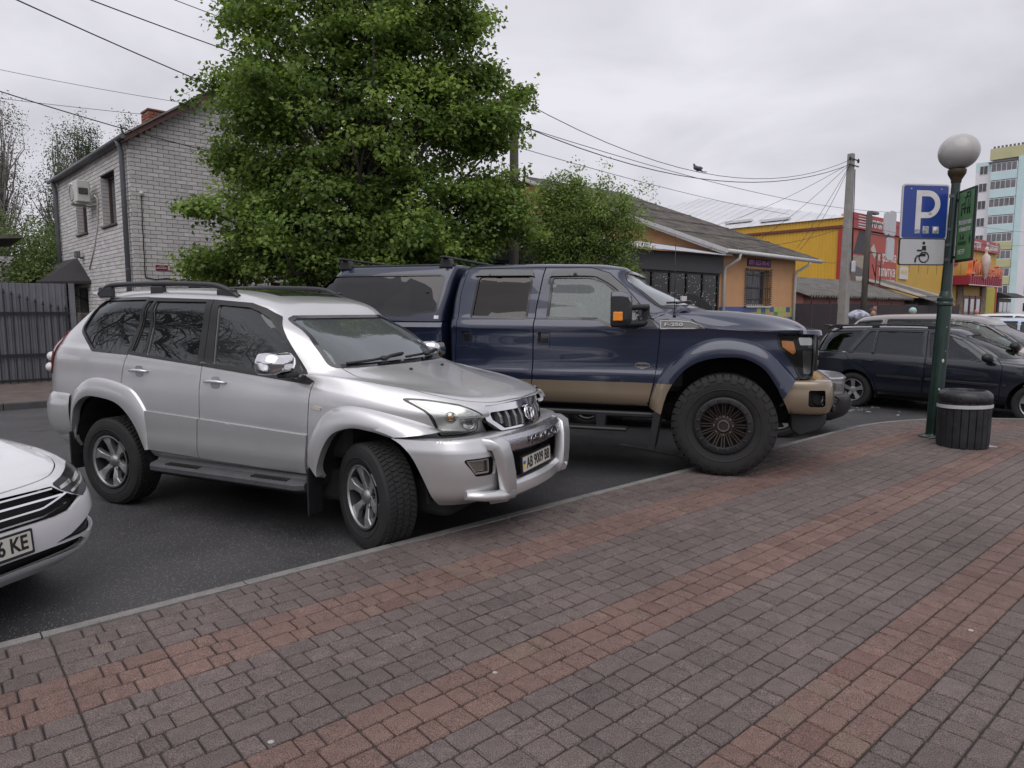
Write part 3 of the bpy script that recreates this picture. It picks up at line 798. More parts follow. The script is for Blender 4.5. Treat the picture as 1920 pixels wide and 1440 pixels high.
def ribbed_sheet(name, mat, par, p0, ux, L, H, pitch=0.2, rib=0.03, n=None, label=None, top=None):
    """profiled steel sheet standing upright: trapezoid ribs as geometry"""
    p0 = Vector(p0); ux = Vector(ux).normalized(); n = Vector(n) if n is not None else Vector((0, 0, 1)).cross(ux) * -1; v = []; prof = []
    x = 0.0
    while x < L - 1e-6:
        for dx, d in ((0, 0), (pitch * .42, 0), (pitch * .5, rib), (pitch * .92, rib)):
            if x + dx <= L: prof.append((x + dx, d))
        x += pitch
    prof.append((L, 0))
    for x, d in prof:
        h = top(x) if top else H
        v.append(tuple(p0 + ux * x + n * d)); v.append(tuple(p0 + ux * x + n * d + Vector((0, 0, h))))
    f = [(2 * i, 2 * i + 2, 2 * i + 3, 2 * i + 1) for i in range(len(prof) - 1)]
    b = MB(); b.add(v, f); o = b.build(name, mat, par, label=label); bm = bmesh.new(); bm.from_mesh(o.data); bmesh.ops.recalc_face_normals(bm, faces=bm.faces)
    if sum(q.normal.dot(n) for q in bm.faces) < 0: bmesh.ops.reverse_faces(bm, faces=bm.faces)
    bm.to_mesh(o.data); bm.free(); return o

class Bricks:
    def __init__(s, mat_o, mat_a, L=.25, H=.088, j=.011, depth=.02, seed=1): s.items = []; s.mo, s.ma, s.L, s.H, s.j, s.d = mat_o, mat_a, L, H, j, depth; s.r = random.Random(seed)
    def wall(s, org, ux, nrm, length, z0, z1, holes=(), clip=None):
        """running bond on the plane through org; nrm outward; clip(x,z)->bool keeps a brick"""
        org = Vector(org); ux = Vector(ux); nrm = Vector(nrm); z = z0; k = 0; ch = s.H + s.j
        while z + s.H <= z1 + 1e-6:
            x = -(s.L + s.j) / 2 if k % 2 else 0.0
            while x < length:
                a, b = max(0, x), min(length, x + s.L); segs = [(a, b)]
                for (hx0, hx1, hz0, hz1) in holes:
                    if z + s.H > hz0 and z < hz1: segs = [q for (p0, p1) in segs for q in ((p0, min(p1, hx0)), (max(p0, hx1), p1)) if q[1] - q[0] > .03]
                for (p0, p1) in segs:
                    if p1 - p0 > .03 and (clip is None or clip((p0 + p1) / 2, z + s.H)): s.items.append((org + ux * ((p0 + p1) / 2) + Vector((0, 0, z)), ux, nrm, p1 - p0))
                x += s.L + s.j
            z += ch; k += 1
    def build(s, par, cols, key, n_single=300, name='brick'):
        s.items.sort(key=key); full = MB(); H, d = s.H, s.d
        def bx(L):
            c = .004; p = [(-L / 2, 0, 0), (L / 2, 0, 0), (L / 2, 0, H), (-L / 2, 0, H), (-L / 2, -d + c, 0), (L / 2, -d + c, 0), (L / 2, -d + c, H), (-L / 2, -d + c, H), (-L / 2 + c, -d, c), (L / 2 - c, -d, c), (L / 2 - c, -d, H - c), (-L / 2 + c, -d, H - c)]
            f = [(8, 9, 10, 11)] + [(4 + i, 4 + (i + 1) % 4, 8 + (i + 1) % 4, 8 + i) for i in range(4)] + [(i, (i + 1) % 4, 4 + (i + 1) % 4, 4 + i) for i in range(4)]
            return p, f
        cache = {}
        for i, (c, ux, nrm, L) in enumerate(s.items):
            col = s.r.choice(cols); k = s.r.uniform(.9, 1.08); col = tuple(q * k for q in col)
            M = Matrix(((ux.x, -nrm.x, 0, c.x), (ux.y, -nrm.y, 0, c.y), (0, 0, 1, c.z), (0, 0, 0, 1)))
            pz = s.r.uniform(-.003, .002); M = M @ Matrix.Translation((0, -pz, 0))
            if i < n_single:
                kk = round(L, 2)
                if kk not in cache: p, f = bx(kk); cache[kk] = MB().add(p, f).mesh(name, s.mo)
                o = bpy.data.objects.new(name, cache[kk]); link(o, par); o.matrix_local = M; o.color = col + (1,)
            else:
                p, f = bx(L); full.add([tuple(M @ Vector(q)) for q in p], f, col)
        if full.v: full.build(name + '_courses', s.ma, par, kind='stuff')

def brick_mats(name): return pm(name + '_o', (1, 1, 1), .85, attr='obj', var=.10, scale=9, bump=.3, bscale=80, fine=.10, fscale=150), pm(name + '_a', (1, 1, 1), .85, attr='attr', var=.10, scale=9, bump=.3, bscale=80, fine=.10, fscale=150)
m_mortar = pm('mortar', (.125, .118, .115), .95, var=.25, scale=6)
m_slate = pm('old_slate_sheet', (.060, .054, .050), .9, var=.5, scale=1.8, bump=.3, bscale=25, col2=(.105, .094, .084))
m_gutter = pm('grey_gutter_paint', (.115, .120, .135), .5, var=.12, scale=5)
m_brownwood = pm('brown_painted_wood', (.085, .048, .042), .7, var=.25, scale=6)
m_winglass = pm('dark_window_glass', (.035, .038, .042), .06, coat=1.0, var=.2, scale=2)

# ---------------------------------------------------------------- white brick house
HO = (-9.15, 16.8, 0.0); HR = R(44.2)
house = thing('white_brick_house', 'two-storey white brick house with grey downpipes behind the silver car', 'house', HO, HR)
GW, LW, EZ, PITCH = 7.0, 7.45, 5.72, .69
RZ = EZ + .10 + PITCH * GW / 2
wins = [(1.20, 2.48, 3.82, 5.13), (4.07, 5.27, 3.82, 5.13)]
dooro = (4.5, 5.6, 0, 2.25)
lows = [(1.22, 2.45, 1.15, 2.38), (3.4, 4.65, 1.15, 2.38)]
t = .25
b = MB()     # masonry core of the left wall (x 0..t), pieces around the openings
ys = [0] + [q for w in wins for q in w[:2]] + [LW]
def core(mb, axis, segs, zmax):
    for a0, a1, z0, z1 in segs:
        if axis == 'x': mb.box(.002, t, a0, a1, z0, z1)
        else: mb.box(a0, a1, .002, t, z0, z1)
core(b, 'x', [(0.252, 1.2, 0, EZ), (1.2, 2.48, 0, 3.82), (1.2, 2.48, 5.13, EZ), (2.48, 4.07, 0, EZ), (4.07, 5.27, 2.26, 3.82), (4.07, 5.27, 5.13, EZ), (5.27, LW, 0, EZ), (4.07, 4.5, 0, 2.26)], EZ); core_l = b.build('side_wall', m_mortar, house)
b = MB(); core(b, 'y', [(0.002, 1.22, 0, EZ), (1.22, 2.45, 0, 1.15), (1.22, 2.45, 2.38, EZ), (2.45, 3.4, 0, EZ), (3.4, 4.65, 0, 1.15), (3.4, 4.65, 2.38, EZ), (4.65, GW, 0, EZ)], EZ)
b.prism([(0.002, EZ), (GW, EZ), (GW, EZ + .05), (GW / 2, RZ - .06), (0.002, EZ + .05)], .002, t, 'y'); core_g = b.build('gable_wall', m_mortar, house)
box_part('rear_walls', m_mortar, house, GW - t, GW, t, LW, 0, EZ); box_part('back_wall', m_mortar, house, 0.26, GW - t, LW - t, LW, 0, EZ)
mo, ma = brick_mats('white_brick')
wc = [(.53, .51, .505), (.57, .55, .545), (.50, .485, .48), (.55, .525, .51), (.59, .57, .57)]
B = Bricks(mo, ma, seed=4)
B.wall((0, 0, 0), (1, 0, 0), (0, -1, 0), GW, 1.0, RZ, [(a, b_, c, d) for a, b_, c, d in lows], lambda x, z: z < EZ + .05 + PITCH * min(x, GW - x) - .02)
B.wall((0, LW, 0), (0, -1, 0), (-1, 0, 0), LW, 0.4, EZ - .02, [(LW - w[1], LW - w[0], w[2], w[3]) for w in wins] + [(LW - 5.6, LW - 4.5, 0, 2.25)])
inv = LM(HO, HR)
B.build(house, wc, key=lambda it: (inv @ it[0]).y + (9 if (inv @ it[0]).z < 2.2 else 0))
# window reveals in brick, frames, panes, sills
mo2, ma2 = mo, ma
for wi, (y0, y1, z0, z1) in enumerate(wins):
    w = MB(); 
    for (ya, yb) in ((y0, y0 + .06), (y1 - .06, y1)): w.box(.17, .23, ya, yb, z0, z1)
    w.box(.17, .23, y0 + .06, y1 - .06, z0, z0 + .07); w.box(.17, .23, y0 + .06, y1 - .06, z1 - .07, z1); w.box(.165, .225, (y0 + y1) / 2 - .04, (y0 + y1) / 2 + .04, z0 + .07, z1 - .07)
    wo = w.build('window', m_brownwood, house)
    box_part('pane', m_winglass, wo, .20, .205, y0 + .05, (y0 + y1) / 2 - .03, z0 + .06, z1 - .06); box_part('pane', m_winglass, wo, .20, .205, (y0 + y1) / 2 + .03, y1 - .05, z0 + .06, z1 - .06)
    box_part('window_sill', m_brownwood, wo, -.07, .17, y0 - .04, y1 + .04, z0 - .045, z0 - .004)
    box_part('lintel', pm('dark_lintel', (.05, .045, .042), .8), wo, -.012, .24, y0 - .03, y1 + .03, z1 - .004, z1 + .07)
    z = z0
    while z < z1 - .05:
        for ya in (y1 - .004, y0 - .014): b = MB(); b.box(-.018, .16, ya, ya + .018, z, z + .088, col=(.53, .51, .50)); b.build('reveal_brick', ma, wo)
        z += .099
for (x0, x1, z0, z1) in lows:
    w = MB(); w.box(x0, x1, .17, .23, z0, z0 + .06); w.box(x0, x1, .17, .23, z1 - .06, z1); w.box(x0, x0 + .06, .17, .23, z0 + .06, z1 - .06); w.box(x1 - .06, x1, .17, .23, z0 + .06, z1 - .06); wo = w.build('low_window', m_brownwood, house); box_part('pane', m_winglass, wo, x0 + .05, x1 - .05, .20, .205, z0 + .05, z1 - .05)
box_part('door', pm('dark_door', (.03, .025, .025), .6), house, .12, .17, 4.5, 5.6, 0, 2.25)
# roof: two wavy slopes, barge boards, fascia
OV = .14
for s in (0, 1):
    ex = -OV if s == 0 else GW + OV; ez = EZ + .10 - PITCH * OV; rx = GW / 2
    d = Vector((rx - ex, 0, RZ + .03 - ez)); 
    if s == 0: wavy_sheet('roof_slope', m_slate, house, (ex, LW + .3, ez), (0, -1, 0), d, LW + .6, d.length, .15, .022)
    else: wavy_sheet('roof_slope', m_slate, house, (ex, -.3, ez), (0, 1, 0), d, LW + .6, d.length, .15, .022)
    b = MB(); sg = 1 if s == 0 else -1
    b.prism([(ex, ez - .17), (ex, ez - .03), (rx, RZ - .01), (rx, RZ - .17)], -.26, -.22, 'y'); b.build('barge_board', pm('barge_paint', (.105, .052, .048), .7, var=.2), house)
    b = MB(); b.prism([(ex, ez - .16), (ex, ez - .06), (rx, RZ - .05), (rx, RZ - .15)], -.215, .0, 'y'); b.build('soffit', m_brownwood, house)
box_part('eaves_board', m_gutter, house, -OV + .01, -.002, -.20, LW + .2, EZ - .10, EZ - .06)
b = MB(); b.tube([(-OV - .05, -.28, EZ - .06), (-OV - .05, LW + .3, EZ - .08)], .058, 10); b.build('gutter', m_gutter, house)
for y in (.16, LW - .10):
    b = MB(); b.tube([(-OV - .05, y, EZ - .08), (-OV + .0, y, EZ - .22), (-.11, y, EZ - .32), (-.11, y, .2)], .058, 10)
    dp = b.build('downpipe', m_gutter, house)
    for z in (1.2, 2.6, 4.1): b = MB(); b.lathe([(.066, z), (.066, z + .03)], 10, Matrix.Translation((-.11, y, 0))); b.build('pipe_clip', m_gutter, dp)
# chimney of red brick
cho = MB(); cho.box(1.16, 1.74, 2.16, 2.74, 6.0, 7.0); ch = cho.build('chimney', m_mortar, house)
mo3, ma3 = brick_mats('red_brick'); C3 = Bricks(mo3, ma3, .235, .065, .012, .02, 6)
C3.wall((1.16, 2.16, 0), (1, 0, 0), (0, -1, 0), .58, 6.05, 7.0); C3.wall((1.16, 2.74, 0), (0, -1, 0), (-1, 0, 0), .58, 6.05, 7.0)
C3.build(ch, [(.27, .10, .065), (.23, .085, .06), (.30, .12, .08)], key=lambda it: it[0].z, n_single=80)
box_part('chimney_cap', pm('red_cap', (.24, .10, .07), .85), ch, 1.13, 1.77, 2.13, 2.77, 7.0, 7.05, .01)
# air conditioner on brackets (hung on the wall: a thing of its own)
m_ac = pm('aged_white_casing', (.52, .51, .48), .5, var=.12, scale=7, bump=.05)
acw = inv @ Vector((-.12, 3.20, 4.48)); ac = thing('air_conditioner_unit', 'white air conditioner unit hung on the house wall between two windows', 'air conditioner', acw, HR)
b = MB(); b.box(-.40, -.08, -.42, .42, .0, .56, bev=.02); b.build('casing', m_ac, ac)
b = MB(); b.lathe([(.24, 0), (.24, .012), (.22, .018)], 24, Matrix.Translation((-.40, .10, .28)) @ Matrix.Rotation(R(-90), 4, 'Y')); fg = b.build('fan_grille', m_ac, ac)
for k in range(7): b = MB(); b.tube([(-.415, .10 - .21, .28 + (k - 3) * .06), (-.415, .10 + .21, .28 + (k - 3) * .06)], .006, 5); b.build('grille_bar', m_ac, fg)
for y in (-.28, .28): b = MB(); b.box(-.42, .12, y - .02, y + .02, -.05, -.004); b.box(.08, .12, y - .02, y + .02, -.35, -.05); b.build('bracket', m_ac, ac)
b = MB(); b.box(-.36, -.14, -.445, -.42, .2, .36, bev=.01); b.build('valve_cover', pm('valve_dark', (.06, .06, .06), .6), ac)
b = MB(); p = [(.0, -.46, .2), (.06, -.48, .1), (.09, -.3, -.5), (.09, .2, -1.1), (.09, .9, -1.7)]; b.tube(p, .022, 6); b.build('coolant_hose', m_ac, ac)
# entrance canopy
m_can = pm('tarred_canopy', (.022, .020, .022), .8, var=.3, scale=6, bump=.2)
A_, B_, C_p, D_, E_ = (-.02, 5.5, 3.18), (-.02, 4.05, 2.45), (-1.15, 4.55, 2.42), (-1.15, 7.2, 2.42), (-.02, 7.3, 3.18)
b = MB(); v = [A_, B_, C_p, D_, E_] + [(p[0], p[1], p[2] - .07) for p in (A_, B_, C_p, D_, E_)]
b.add(v, [(0, 2, 1), (0, 3, 2), (0, 4, 3), (5, 6, 7), (5, 7, 8), (5, 8, 9), (1, 2, 7, 6), (2, 3, 8, 7), (3, 4, 9, 8), (0, 1, 6, 5), (4, 0, 5, 9)]); b.build('entrance_canopy', m_can, house)
for y in (4.7, 7.0): b = MB(); b.tube([(-.02, y, 1.9), (-.9, y, 2.38)], .02, 6); b.build('canopy_strut', m_can, house)
fl = MB(); fl.box(-.24, -.12, 4.62, 4.86, 3.14, 3.32, bev=.015); fo = fl.build('floodlight', pm('flood_grey', (.12, .13, .14), .5), house); box_part('floodlight_bracket', m_gutter, fo, -.12, .0, 4.72, 4.76, 3.1, 3.16)
# cable and camera on the gable wall
b = MB(); pts = [(.22, -.035, 4.34), (.215, -.035, 4.0)] + [(.21 + .006 * (-1) ** k, -.035, 3.9 - .25 * k) for k in range(6)] + [(.21, -.035, 2.42)]; b.tube(pts, .012, 5); b.tube([(.21, -.035, 2.42), (.45, -.035, 2.37), (.7, -.035, 2.41), (.95, -.035, 2.37), (1.15, -.035, 2.40)], .012, 5); b.build('wall_cable', m_black, house)
b = MB(); b.sphere((.22, -.07, 4.42), .055, 10, 8); b.box(.18, .26, -.06, -.02, 4.36, 4.48); b.build('wall_camera', m_ac, house)
# street name sign
m_sred = pm('sign_red', (.20, .015, .035), .4); m_swhite = pm('sign_white', (.62, .60, .60), .5)
sg = thing('street_name_sign', 'small dark red street name sign with house number on white brick gable', 'sign', inv @ Vector((.66, -.024, 2.665)), HR)
box_part('sign_plate', m_sred, sg, -.20, .20, -.012, 0, -.065, .065, .003); box_part('number_field', m_swhite, sg, .085, .188, -.0145, -.0125, -.050, .050)
FM = lambda x, z, y=-.0155: frame_M((x, y, z), (1, 0, 0), (0, 0, 1))
text_obj('sign_lettering', 'вулиця', .035, m_swhite, sg, FM(-.06, .040, -.0135), fit=.12); text_obj('sign_lettering', 'ЄВГЕНА ПІКУСА', .05, m_swhite, sg, FM(-.06, -.012, -.0135), fit=.25, bold=.001); text_obj('sign_lettering', '6', .10, m_plateb, sg, FM(.137, 0), bold=.002)

# ---------------------------------------------------------------- grey gate and fence by the house
m_steel = pm('grey_profiled_steel', (.175, .178, .198), .5, .2, var=.12, scale=3, bump=.05); m_iron = pm('black_iron', (.018, .018, .022), .6, var=.2)
FN = 18.45; fo_ = gp(-7.0, FN, -.03)
gate = thing('grey_steel_gate', 'grey profiled steel gate with black arrow-tipped bars left of the brick house', 'gate', fo_, AU)
for i in range(5):
    ribbed_sheet('steel_panel', m_steel, gate, (i * 1.92, 0.03, .08), (1, 0, 0), 1.90, 2.16 - .0 * i, .12, .022, (0, -1, 0))
for z in (.10, .66, 1.58): b = MB(); b.box(0, 9.6, -.055, -.02, z - .03, z + .03); b.build('gate_rail', m_iron, gate)
for k in range(69):
    x = .07 + k * .139; xx = x - 7.0 - 1.35; tipz = 2.20 - max(0, min(.42, (xx + .15) * .36)) if xx > -.15 else 2.20
    b = MB(); b.box(x - .011, x + .011, -.075, -.056, .0, tipz - .10); b.add([(x - .03, -.066, tipz - .11), (x + .03, -.066, tipz - .11), (x, -.066, tipz), (x, -.082, tipz - .09), (x, -.05, tipz - .09)], [(0, 3, 2), (3, 1, 2), (1, 4, 2), (4, 0, 2), (0, 1, 3), (1, 0, 4)]); b.build('gate_bar', m_iron, gate)
b = MB(); b.box(9.62, 9.72, -.06, .06, 0, 2.25); b.build('gate_post', m_steel, gate)
# brick plinth and steps by the entrance
b = MB(); b.box(0, .5, 0, .5, 0, 1.55, bev=.01); tag(b.build('stone_gate_pier', pm('pier_stone', (.13, .11, .095), .9, var=.35, scale=5, bump=.4), loc=gp(2.85, FN + .15, 0), rz=AU), 'low dark stone pier between grey gate and brick house', 'pier')

# ---------------------------------------------------------------- small brick shed far left
sho = (-15.6, 19.6, 0); shed = thing('brick_shed', 'small white brick shed with dark roof edge behind the grey gate', 'shed', sho, AU)
box_part('wall', m_mortar, shed, -4, 1.2, 0, 3, 0, 3.2); SB = Bricks(mo, ma, seed=9); SB.wall((-4, 0, 0), (1, 0, 0), (0, -1, 0), 5.2, 2.0, 3.2); SB.build(shed, wc, key=lambda it: -it[0].x - it[0].z, n_single=60)
b = MB(); b.prism([(-4.3, 3.30), (1.45, 3.80), (1.45, 3.72), (-4.3, 3.20)], -.3, 3.3, 'y'); b.build('roof', m_slate, shed)

# ---------------------------------------------------------------- orange house with slate roof and dark glazed porch
m_or = pm('orange_render', (.56, .31, .155), .85, var=.09, scale=2.0, bump=.25, bscale=60, fine=.06); m_whitep = pm('white_pipe', (.52, .51, .50), .5, var=.1)
OO = (7.81, 26.0, 0.0); orange = thing('orange_rendered_house', 'orange rendered house with weathered slate roof and white downpipes right of the tree', 'house', OO, AU)
WX = 5.78; W0, W1, WZ0, WZ1 = 1.85, 3.62, 1.80, 3.24
b = MB(); b.box(0, W0, 0, .3, 0, 3.98); b.box(W1, WX, 0, .3, 0, 3.98); b.box(W0, W1, 0, .3, 0, WZ0); b.box(W0, W1, 0, .3, WZ1, 3.98); b.build('front_wall', m_or, orange)
b = MB(); b.prism([(0.3, 0), (20.6, 0), (20.6, 3.9), (10.4, 7.75), (0.3, 4.0)], .002, .3, 'x'); b.build('gable_wall', m_or, orange)
box_part('far_gable_wall', m_or, orange, WX - .3, WX, .3, 20.5, 0, 3.9)
# window with iron bars
wo = MB(); wo.box(W0, W1, .18, .24, WZ0, WZ0 + .06); wo.box(W0, W1, .18, .24, WZ1 - .06, WZ1); wo.box(W0, W0 + .06, .18, .24, WZ0 + .06, WZ1 - .06); wo.box(W1 - .06, W1, .18, .24, WZ0 + .06, WZ1 - .06); wo.box((W0 + W1) / 2 - .03, (W0 + W1) / 2 + .03, .18, .24, WZ0 + .06, WZ1 - .06); wo = wo.build('window', m_whitep, orange)
box_part('pane', m_winglass, wo, W0 + .05, W1 - .05, .20, .205, WZ0 + .05, WZ1 - .05)
for k in range(13): x = W0 + .05 + k * (W1 - W0 - .1) / 12; b = MB(); b.tube([(x, -.06, WZ0 - .05), (x, -.06, WZ1 + .03)], .011, 5); b.build('window_bar', m_iron, wo)
for z in (WZ0 + .25, (WZ0 + WZ1) / 2, WZ1 - .2): b = MB(); b.box(W0 - .05, W1 + .05, -.068, -.05, z - .015, z + .015); b.build('window_cross_bar', m_iron, wo)
for sx in (W0 - .07, W1 + .07):
    b = MB()
    for k in range(18): z = WZ0 - .05 + k * .087; b.box(sx - .05 + .02 * (k % 2), sx + .04 + .02 * (k % 2), -.075, -.045, z, z + .045)
    b.build('iron_leaf_border', m_iron, wo, kind='stuff')
box_part('window_ledge', m_whitep, wo, W0 - .05, W1 + .05, -.12, .18, WZ0 - .06, WZ0 - .004)
# coloured tile skirting, each tile a part
tcol = [(.045, .085, .25), (.40, .42, .12), (.06, .24, .09), (.46, .30, .16)]
tms = [pm('tile_%s' % n_, c_, .35, var=.1, scale=5) for n_, c_ in zip(('blue', 'lime', 'green', 'sand'), tcol)]
rows = ['bblbbllbbblbblbbl', 'llgllssgllgssllgl', 'ssllbbsslbbllssbb', 'bbllggllbbllggllb']
for r_ in range(4):
    for k in range(17):
        x0 = .02 + k * .338; c_ = {'b': 0, 'l': 1, 'g': 2, 's': 3}[rows[r_][(k * 7 + r_ * 3) % 17]]; b = MB(); b.box(x0, x0 + .33, -.018, -.002, 1.77 - (r_ + 1) * .215, 1.77 - r_ * .215 - .008); b.build('wall_tile', tms[c_], orange)
# phone banner
ban = MB(); ban.box(1.90, 3.66, -.04, -.004, 3.36, 3.66); ban = ban.build('phone_banner', pm('banner_purple', (.055, .018, .085), .6, var=.2), orange)
text_obj('banner_lettering', '097 625-90-47', .26, pm('banner_pink', (.55, .22, .42), .6), ban, frame_M((2.78, -.043, 3.51), (1, 0, 0), (0, 0, 1)), fit=1.62, bold=.006)
# roof
ez, rzz = 4.02, 7.95
wavy_sheet('roof_slope', m_slate, orange, (-.45, -.5, ez - .19), (1, 0, 0), (0, 10.9, rzz - ez + .19), 7.35, math.hypot(10.9, rzz - ez + .19), .18, .028)
wavy_sheet('roof_slope', m_slate, orange, (6.9, 21.3, ez - .19), (-1, 0, 0), (0, -10.9, rzz - ez + .19), 7.35, math.hypot(10.9, rzz - ez + .19), .18, .028)
for k in range(5):
    yy = -.3 + 2.15 * (k + 1); zz = ez - .19 + (yy + .5) * (rzz - ez + .19) / 10.9; b = MB(); b.box(-.45, 6.9, -.012, .012, -.01, .045, Matrix.Translation((0, yy, zz)) @ Matrix.Rotation(math.atan2(rzz - ez + .19, 10.9), 4, 'X')); b.build('sheet_lap', m_slate, orange)
b = MB(); b.prism([(-.55, ez - .30), (-.55, ez - .15), (10.4, rzz - .03), (10.4, rzz - .18)], -.50, -.46, 'x'); b.build('barge_board', pm('pale_barge', (.50, .49, .49), .6, var=.12), orange)
b = MB(); b.prism([(-.5, ez - .38), (-.5, ez - .20), (10.4, rzz - .06), (10.4, rzz - .24)], -.455, .0, 'x'); b.build('soffit', pm('pale_barge', (.50, .49, .49), .6, var=.12), orange)
b = MB(); b.tube([(-.5, -.58, ez - .24), (6.95, -.58, ez - .30)], .08, 10); b.build('gutter', m_whitep, orange)
for x in (.16, 5.62):
    b = MB(); b.tube([(x + .25, -.58, ez - .30), (x + .25, -.56, ez - .48), (x, -.14, ez - .78), (x, -.10, ez - .95), (x, -.10, .1)], .06, 10); b.build('downpipe', m_whitep, orange)
# glazed porch running left from the house
porch = thing('dark_glazed_porch', 'dark glazed porch with fairy lights and silver canopy beside the orange house', 'porch', OO, AU)
m_blackframe = pm('porch_black_frame', (.012, .012, .014), .5); m_pglass = glass('porch_glass', .14, 1.45); m_silver = pm('silver_canopy_sheet', (.50, .50, .53), .35, .5, var=.2, scale=3)
PX0 = -12.0
for k in range(13): x = PX0 + k * (-.14 - PX0) / 12; box_part('mullion', m_blackframe, porch, x - .045, x + .045, -.05, .05, 0, 3.55)
for z in (.9, 2.95, 3.5): box_part('transom', m_blackframe, porch, PX0, -.1, -.04, .04, z - .04, z + .04)
for k in range(12): x = PX0 + k * (-.14 - PX0) / 12; box_part('porch_pane', m_pglass, porch, x + .05, x + .94, -.008, .0, .95, 2.9)
b = MB(); b.box(PX0, -.1, 2.6, 2.65, 0, 3.6); b.build('inner_wall', pm('porch_inner_wall', (.11, .055, .038), .8, var=.5, scale=1.2, col2=(.17, .10, .07)), porch)
for (x, z, w, h) in ((-3.3, 1.7, .8, .9), (-2.1, 1.75, .9, 1.0), (-.9, 1.8, .7, .8), (-4.8, 1.7, .9, 1.0), (-8.9, 1.9, .6, .8), (-10.3, 1.9, .5, .9)): box_part('inner_picture', pm('inner_picture_dark', (.05, .055, .06), .4, var=.5, scale=4), porch, x - w / 2, x + w / 2, 2.56, 2.598, z - h / 2, z + h / 2)
box_part('porch_floor', m_mortar, porch, PX0, -.1, -.05, 2.6, 0, .12)
wavy_sheet('canopy_sheet', m_silver, porch, (PX0, -.55, 3.62), (1, 0, 0), (0, 3.0, .62), 12.0, 3.05, .12, .015)
box_part('canopy_fascia', pm('fascia_dark', (.05, .05, .055), .6), porch, PX0, -.02, -.16, -.12, 2.98, 3.62)
fl_ = MB(); rr = random.Random(5)
for k in range(620):
    x = rr.uniform(PX0, -.2); z = 2.9 - rr.random() ** 1.0 * 2.0; fl_.sphere((x, -.07, z), .0065 + .005 * rr.random(), 4, 2)
fl_.build('fairy_lights', pm('fairy_led', (.8, .78, .7), .4, emit=(1.0, .93, .8, .55)), porch, kind='stuff')
for k in range(40):
    if k % 2 == 0: x = rr.uniform(PX0, -6.5); b = MB(); b.tube([(x, -.07, 2.9), (x + rr.uniform(-.05, .05), -.07, 1.4)], .006, 4); b.build('light_string', pm('pale_string', (.40, .38, .36), .7), porch)
# black yard gate in front of the porch
yg = thing('black_yard_gate', 'black arched metal gate with a white letterbox before the glazed porch', 'gate', OO, AU)
top = lambda x: 1.75 + .42 * math.sin(math.pi * min(1, max(0, x / 2.6))) if x < 2.6 else 1.55
ribbed_sheet('gate_leaf', pm('black_sheet', (.012, .012, .013), .5), yg, (-4.0, -.62, 0.0), (1, 0, 0), 4.0, 1.9, .12, .015, (0, -1, 0), top=top)
box_part('letterbox', m_swhite, yg, -3.35, -3.05, -.70, -.64, 1.80, 2.10); b = MB(); b.tube([(-2.62 + .1 * math.cos(a), -.66, 1.92 - .12 * math.sin(a)) for a in np.linspace(0, math.pi, 9)], .02, 6); b.build('horseshoe', pm('horseshoe_steel', (.55, .50, .42), .5), yg)

# ---------------------------------------------------------------- yellow store
m_yw = pm('yellow_profiled_steel', (.60, .365, .040), .45, var=.07, scale=.8, stretch=(1, 1, .3)); m_redp = pm('red_store_trim', (.36, .030, .022), .5, var=.1); m_ywall = pm('yellow_flat_wall', (.56, .345, .055), .6, var=.1, scale=.6)
YO = (21.99, 46.0, 0.0); store = thing('yellow_store', 'yellow profiled-steel store with red sign band and grey metal roof', 'store', YO, AU)
for k in range(4): ribbed_sheet('wall_sheet', m_yw, store, (0, 40 - k * 10, 0), (0, -1, 0), 10.0 if k < 3 else 9.6, 7.2, .23, .035, (-1, 0, 0))
for k in range(4): ribbed_sheet('wall_sheet_top', m_yw, store, (-.12, 40 - k * 10, 7.25), (0, -1, 0), 10.0, .48, .23, .03, (-1, 0, 0))
box_part('rust_band', pm('rust_band', (.16, .045, .03), .6), store, -.14, -.06, 0, 40, 7.08, 7.24); box_part('corner_strip', m_redp, store, -.10, .0, 0.02, .38, 0, 7.1)
box_part('front_wall', m_ywall, store, 0.05, 34.0, .05, .3, 0, 8.0)
for k in range(12): x = 9.6 + 2.0 * k; box_part('panel_joint', pm('joint_ochre', (.30, .17, .03), .7), store, x, x + .05, .03, .05, 4.6, 7.0)
m_metal = pm('galvanised_roof', (.60, .605, .63), .45, .2, var=.10, scale=.5, stretch=(1, .3, 1))
apx = (13.0, 20.0, 12.7)
b = MB(); v = [(-.3, 40.3, 7.72), (-.3, -.3, 7.72), apx, (34.3, -.3, 7.72), (34.3, 40, 7.72)]; b.add(v, [(0, 1, 2), (1, 3, 2), (3, 4, 2), (4, 0, 2)]); b.build('roof', m_metal, store)
e0, e1 = Vector((-.3, -.3, 7.74)), Vector((-.3, 40.3, 7.74)); ap = Vector(apx)
for k in range(1, 34):                      # standing seams of the hip facing the street
    q = e0.lerp(e1, k / 34); d = Vector((13.3, 0, 4.98)); mx = min((q.y + .3) / 20.3, (40.3 - q.y) / 20.3); r_ = q + d * mx
    b = MB(); b.tube([tuple(q + Vector((0, 0, .03))), tuple(r_ + Vector((0, 0, .03)))], .012, 4); b.build('roof_seam', m_metal, store)
for (y, f0) in ((5.2, .05), (8.5, .10), (12.5, .06), (16.5, .12), (21, .08)):
    q = Vector((-.3 + 13.3 * f0, y, 7.74 + 4.98 * f0)); b = MB(); b.box(-.1, .35, -1.1, 1.1, .05, .22, Matrix.Translation(q)); b.build('snow_guard', m_metal, store)
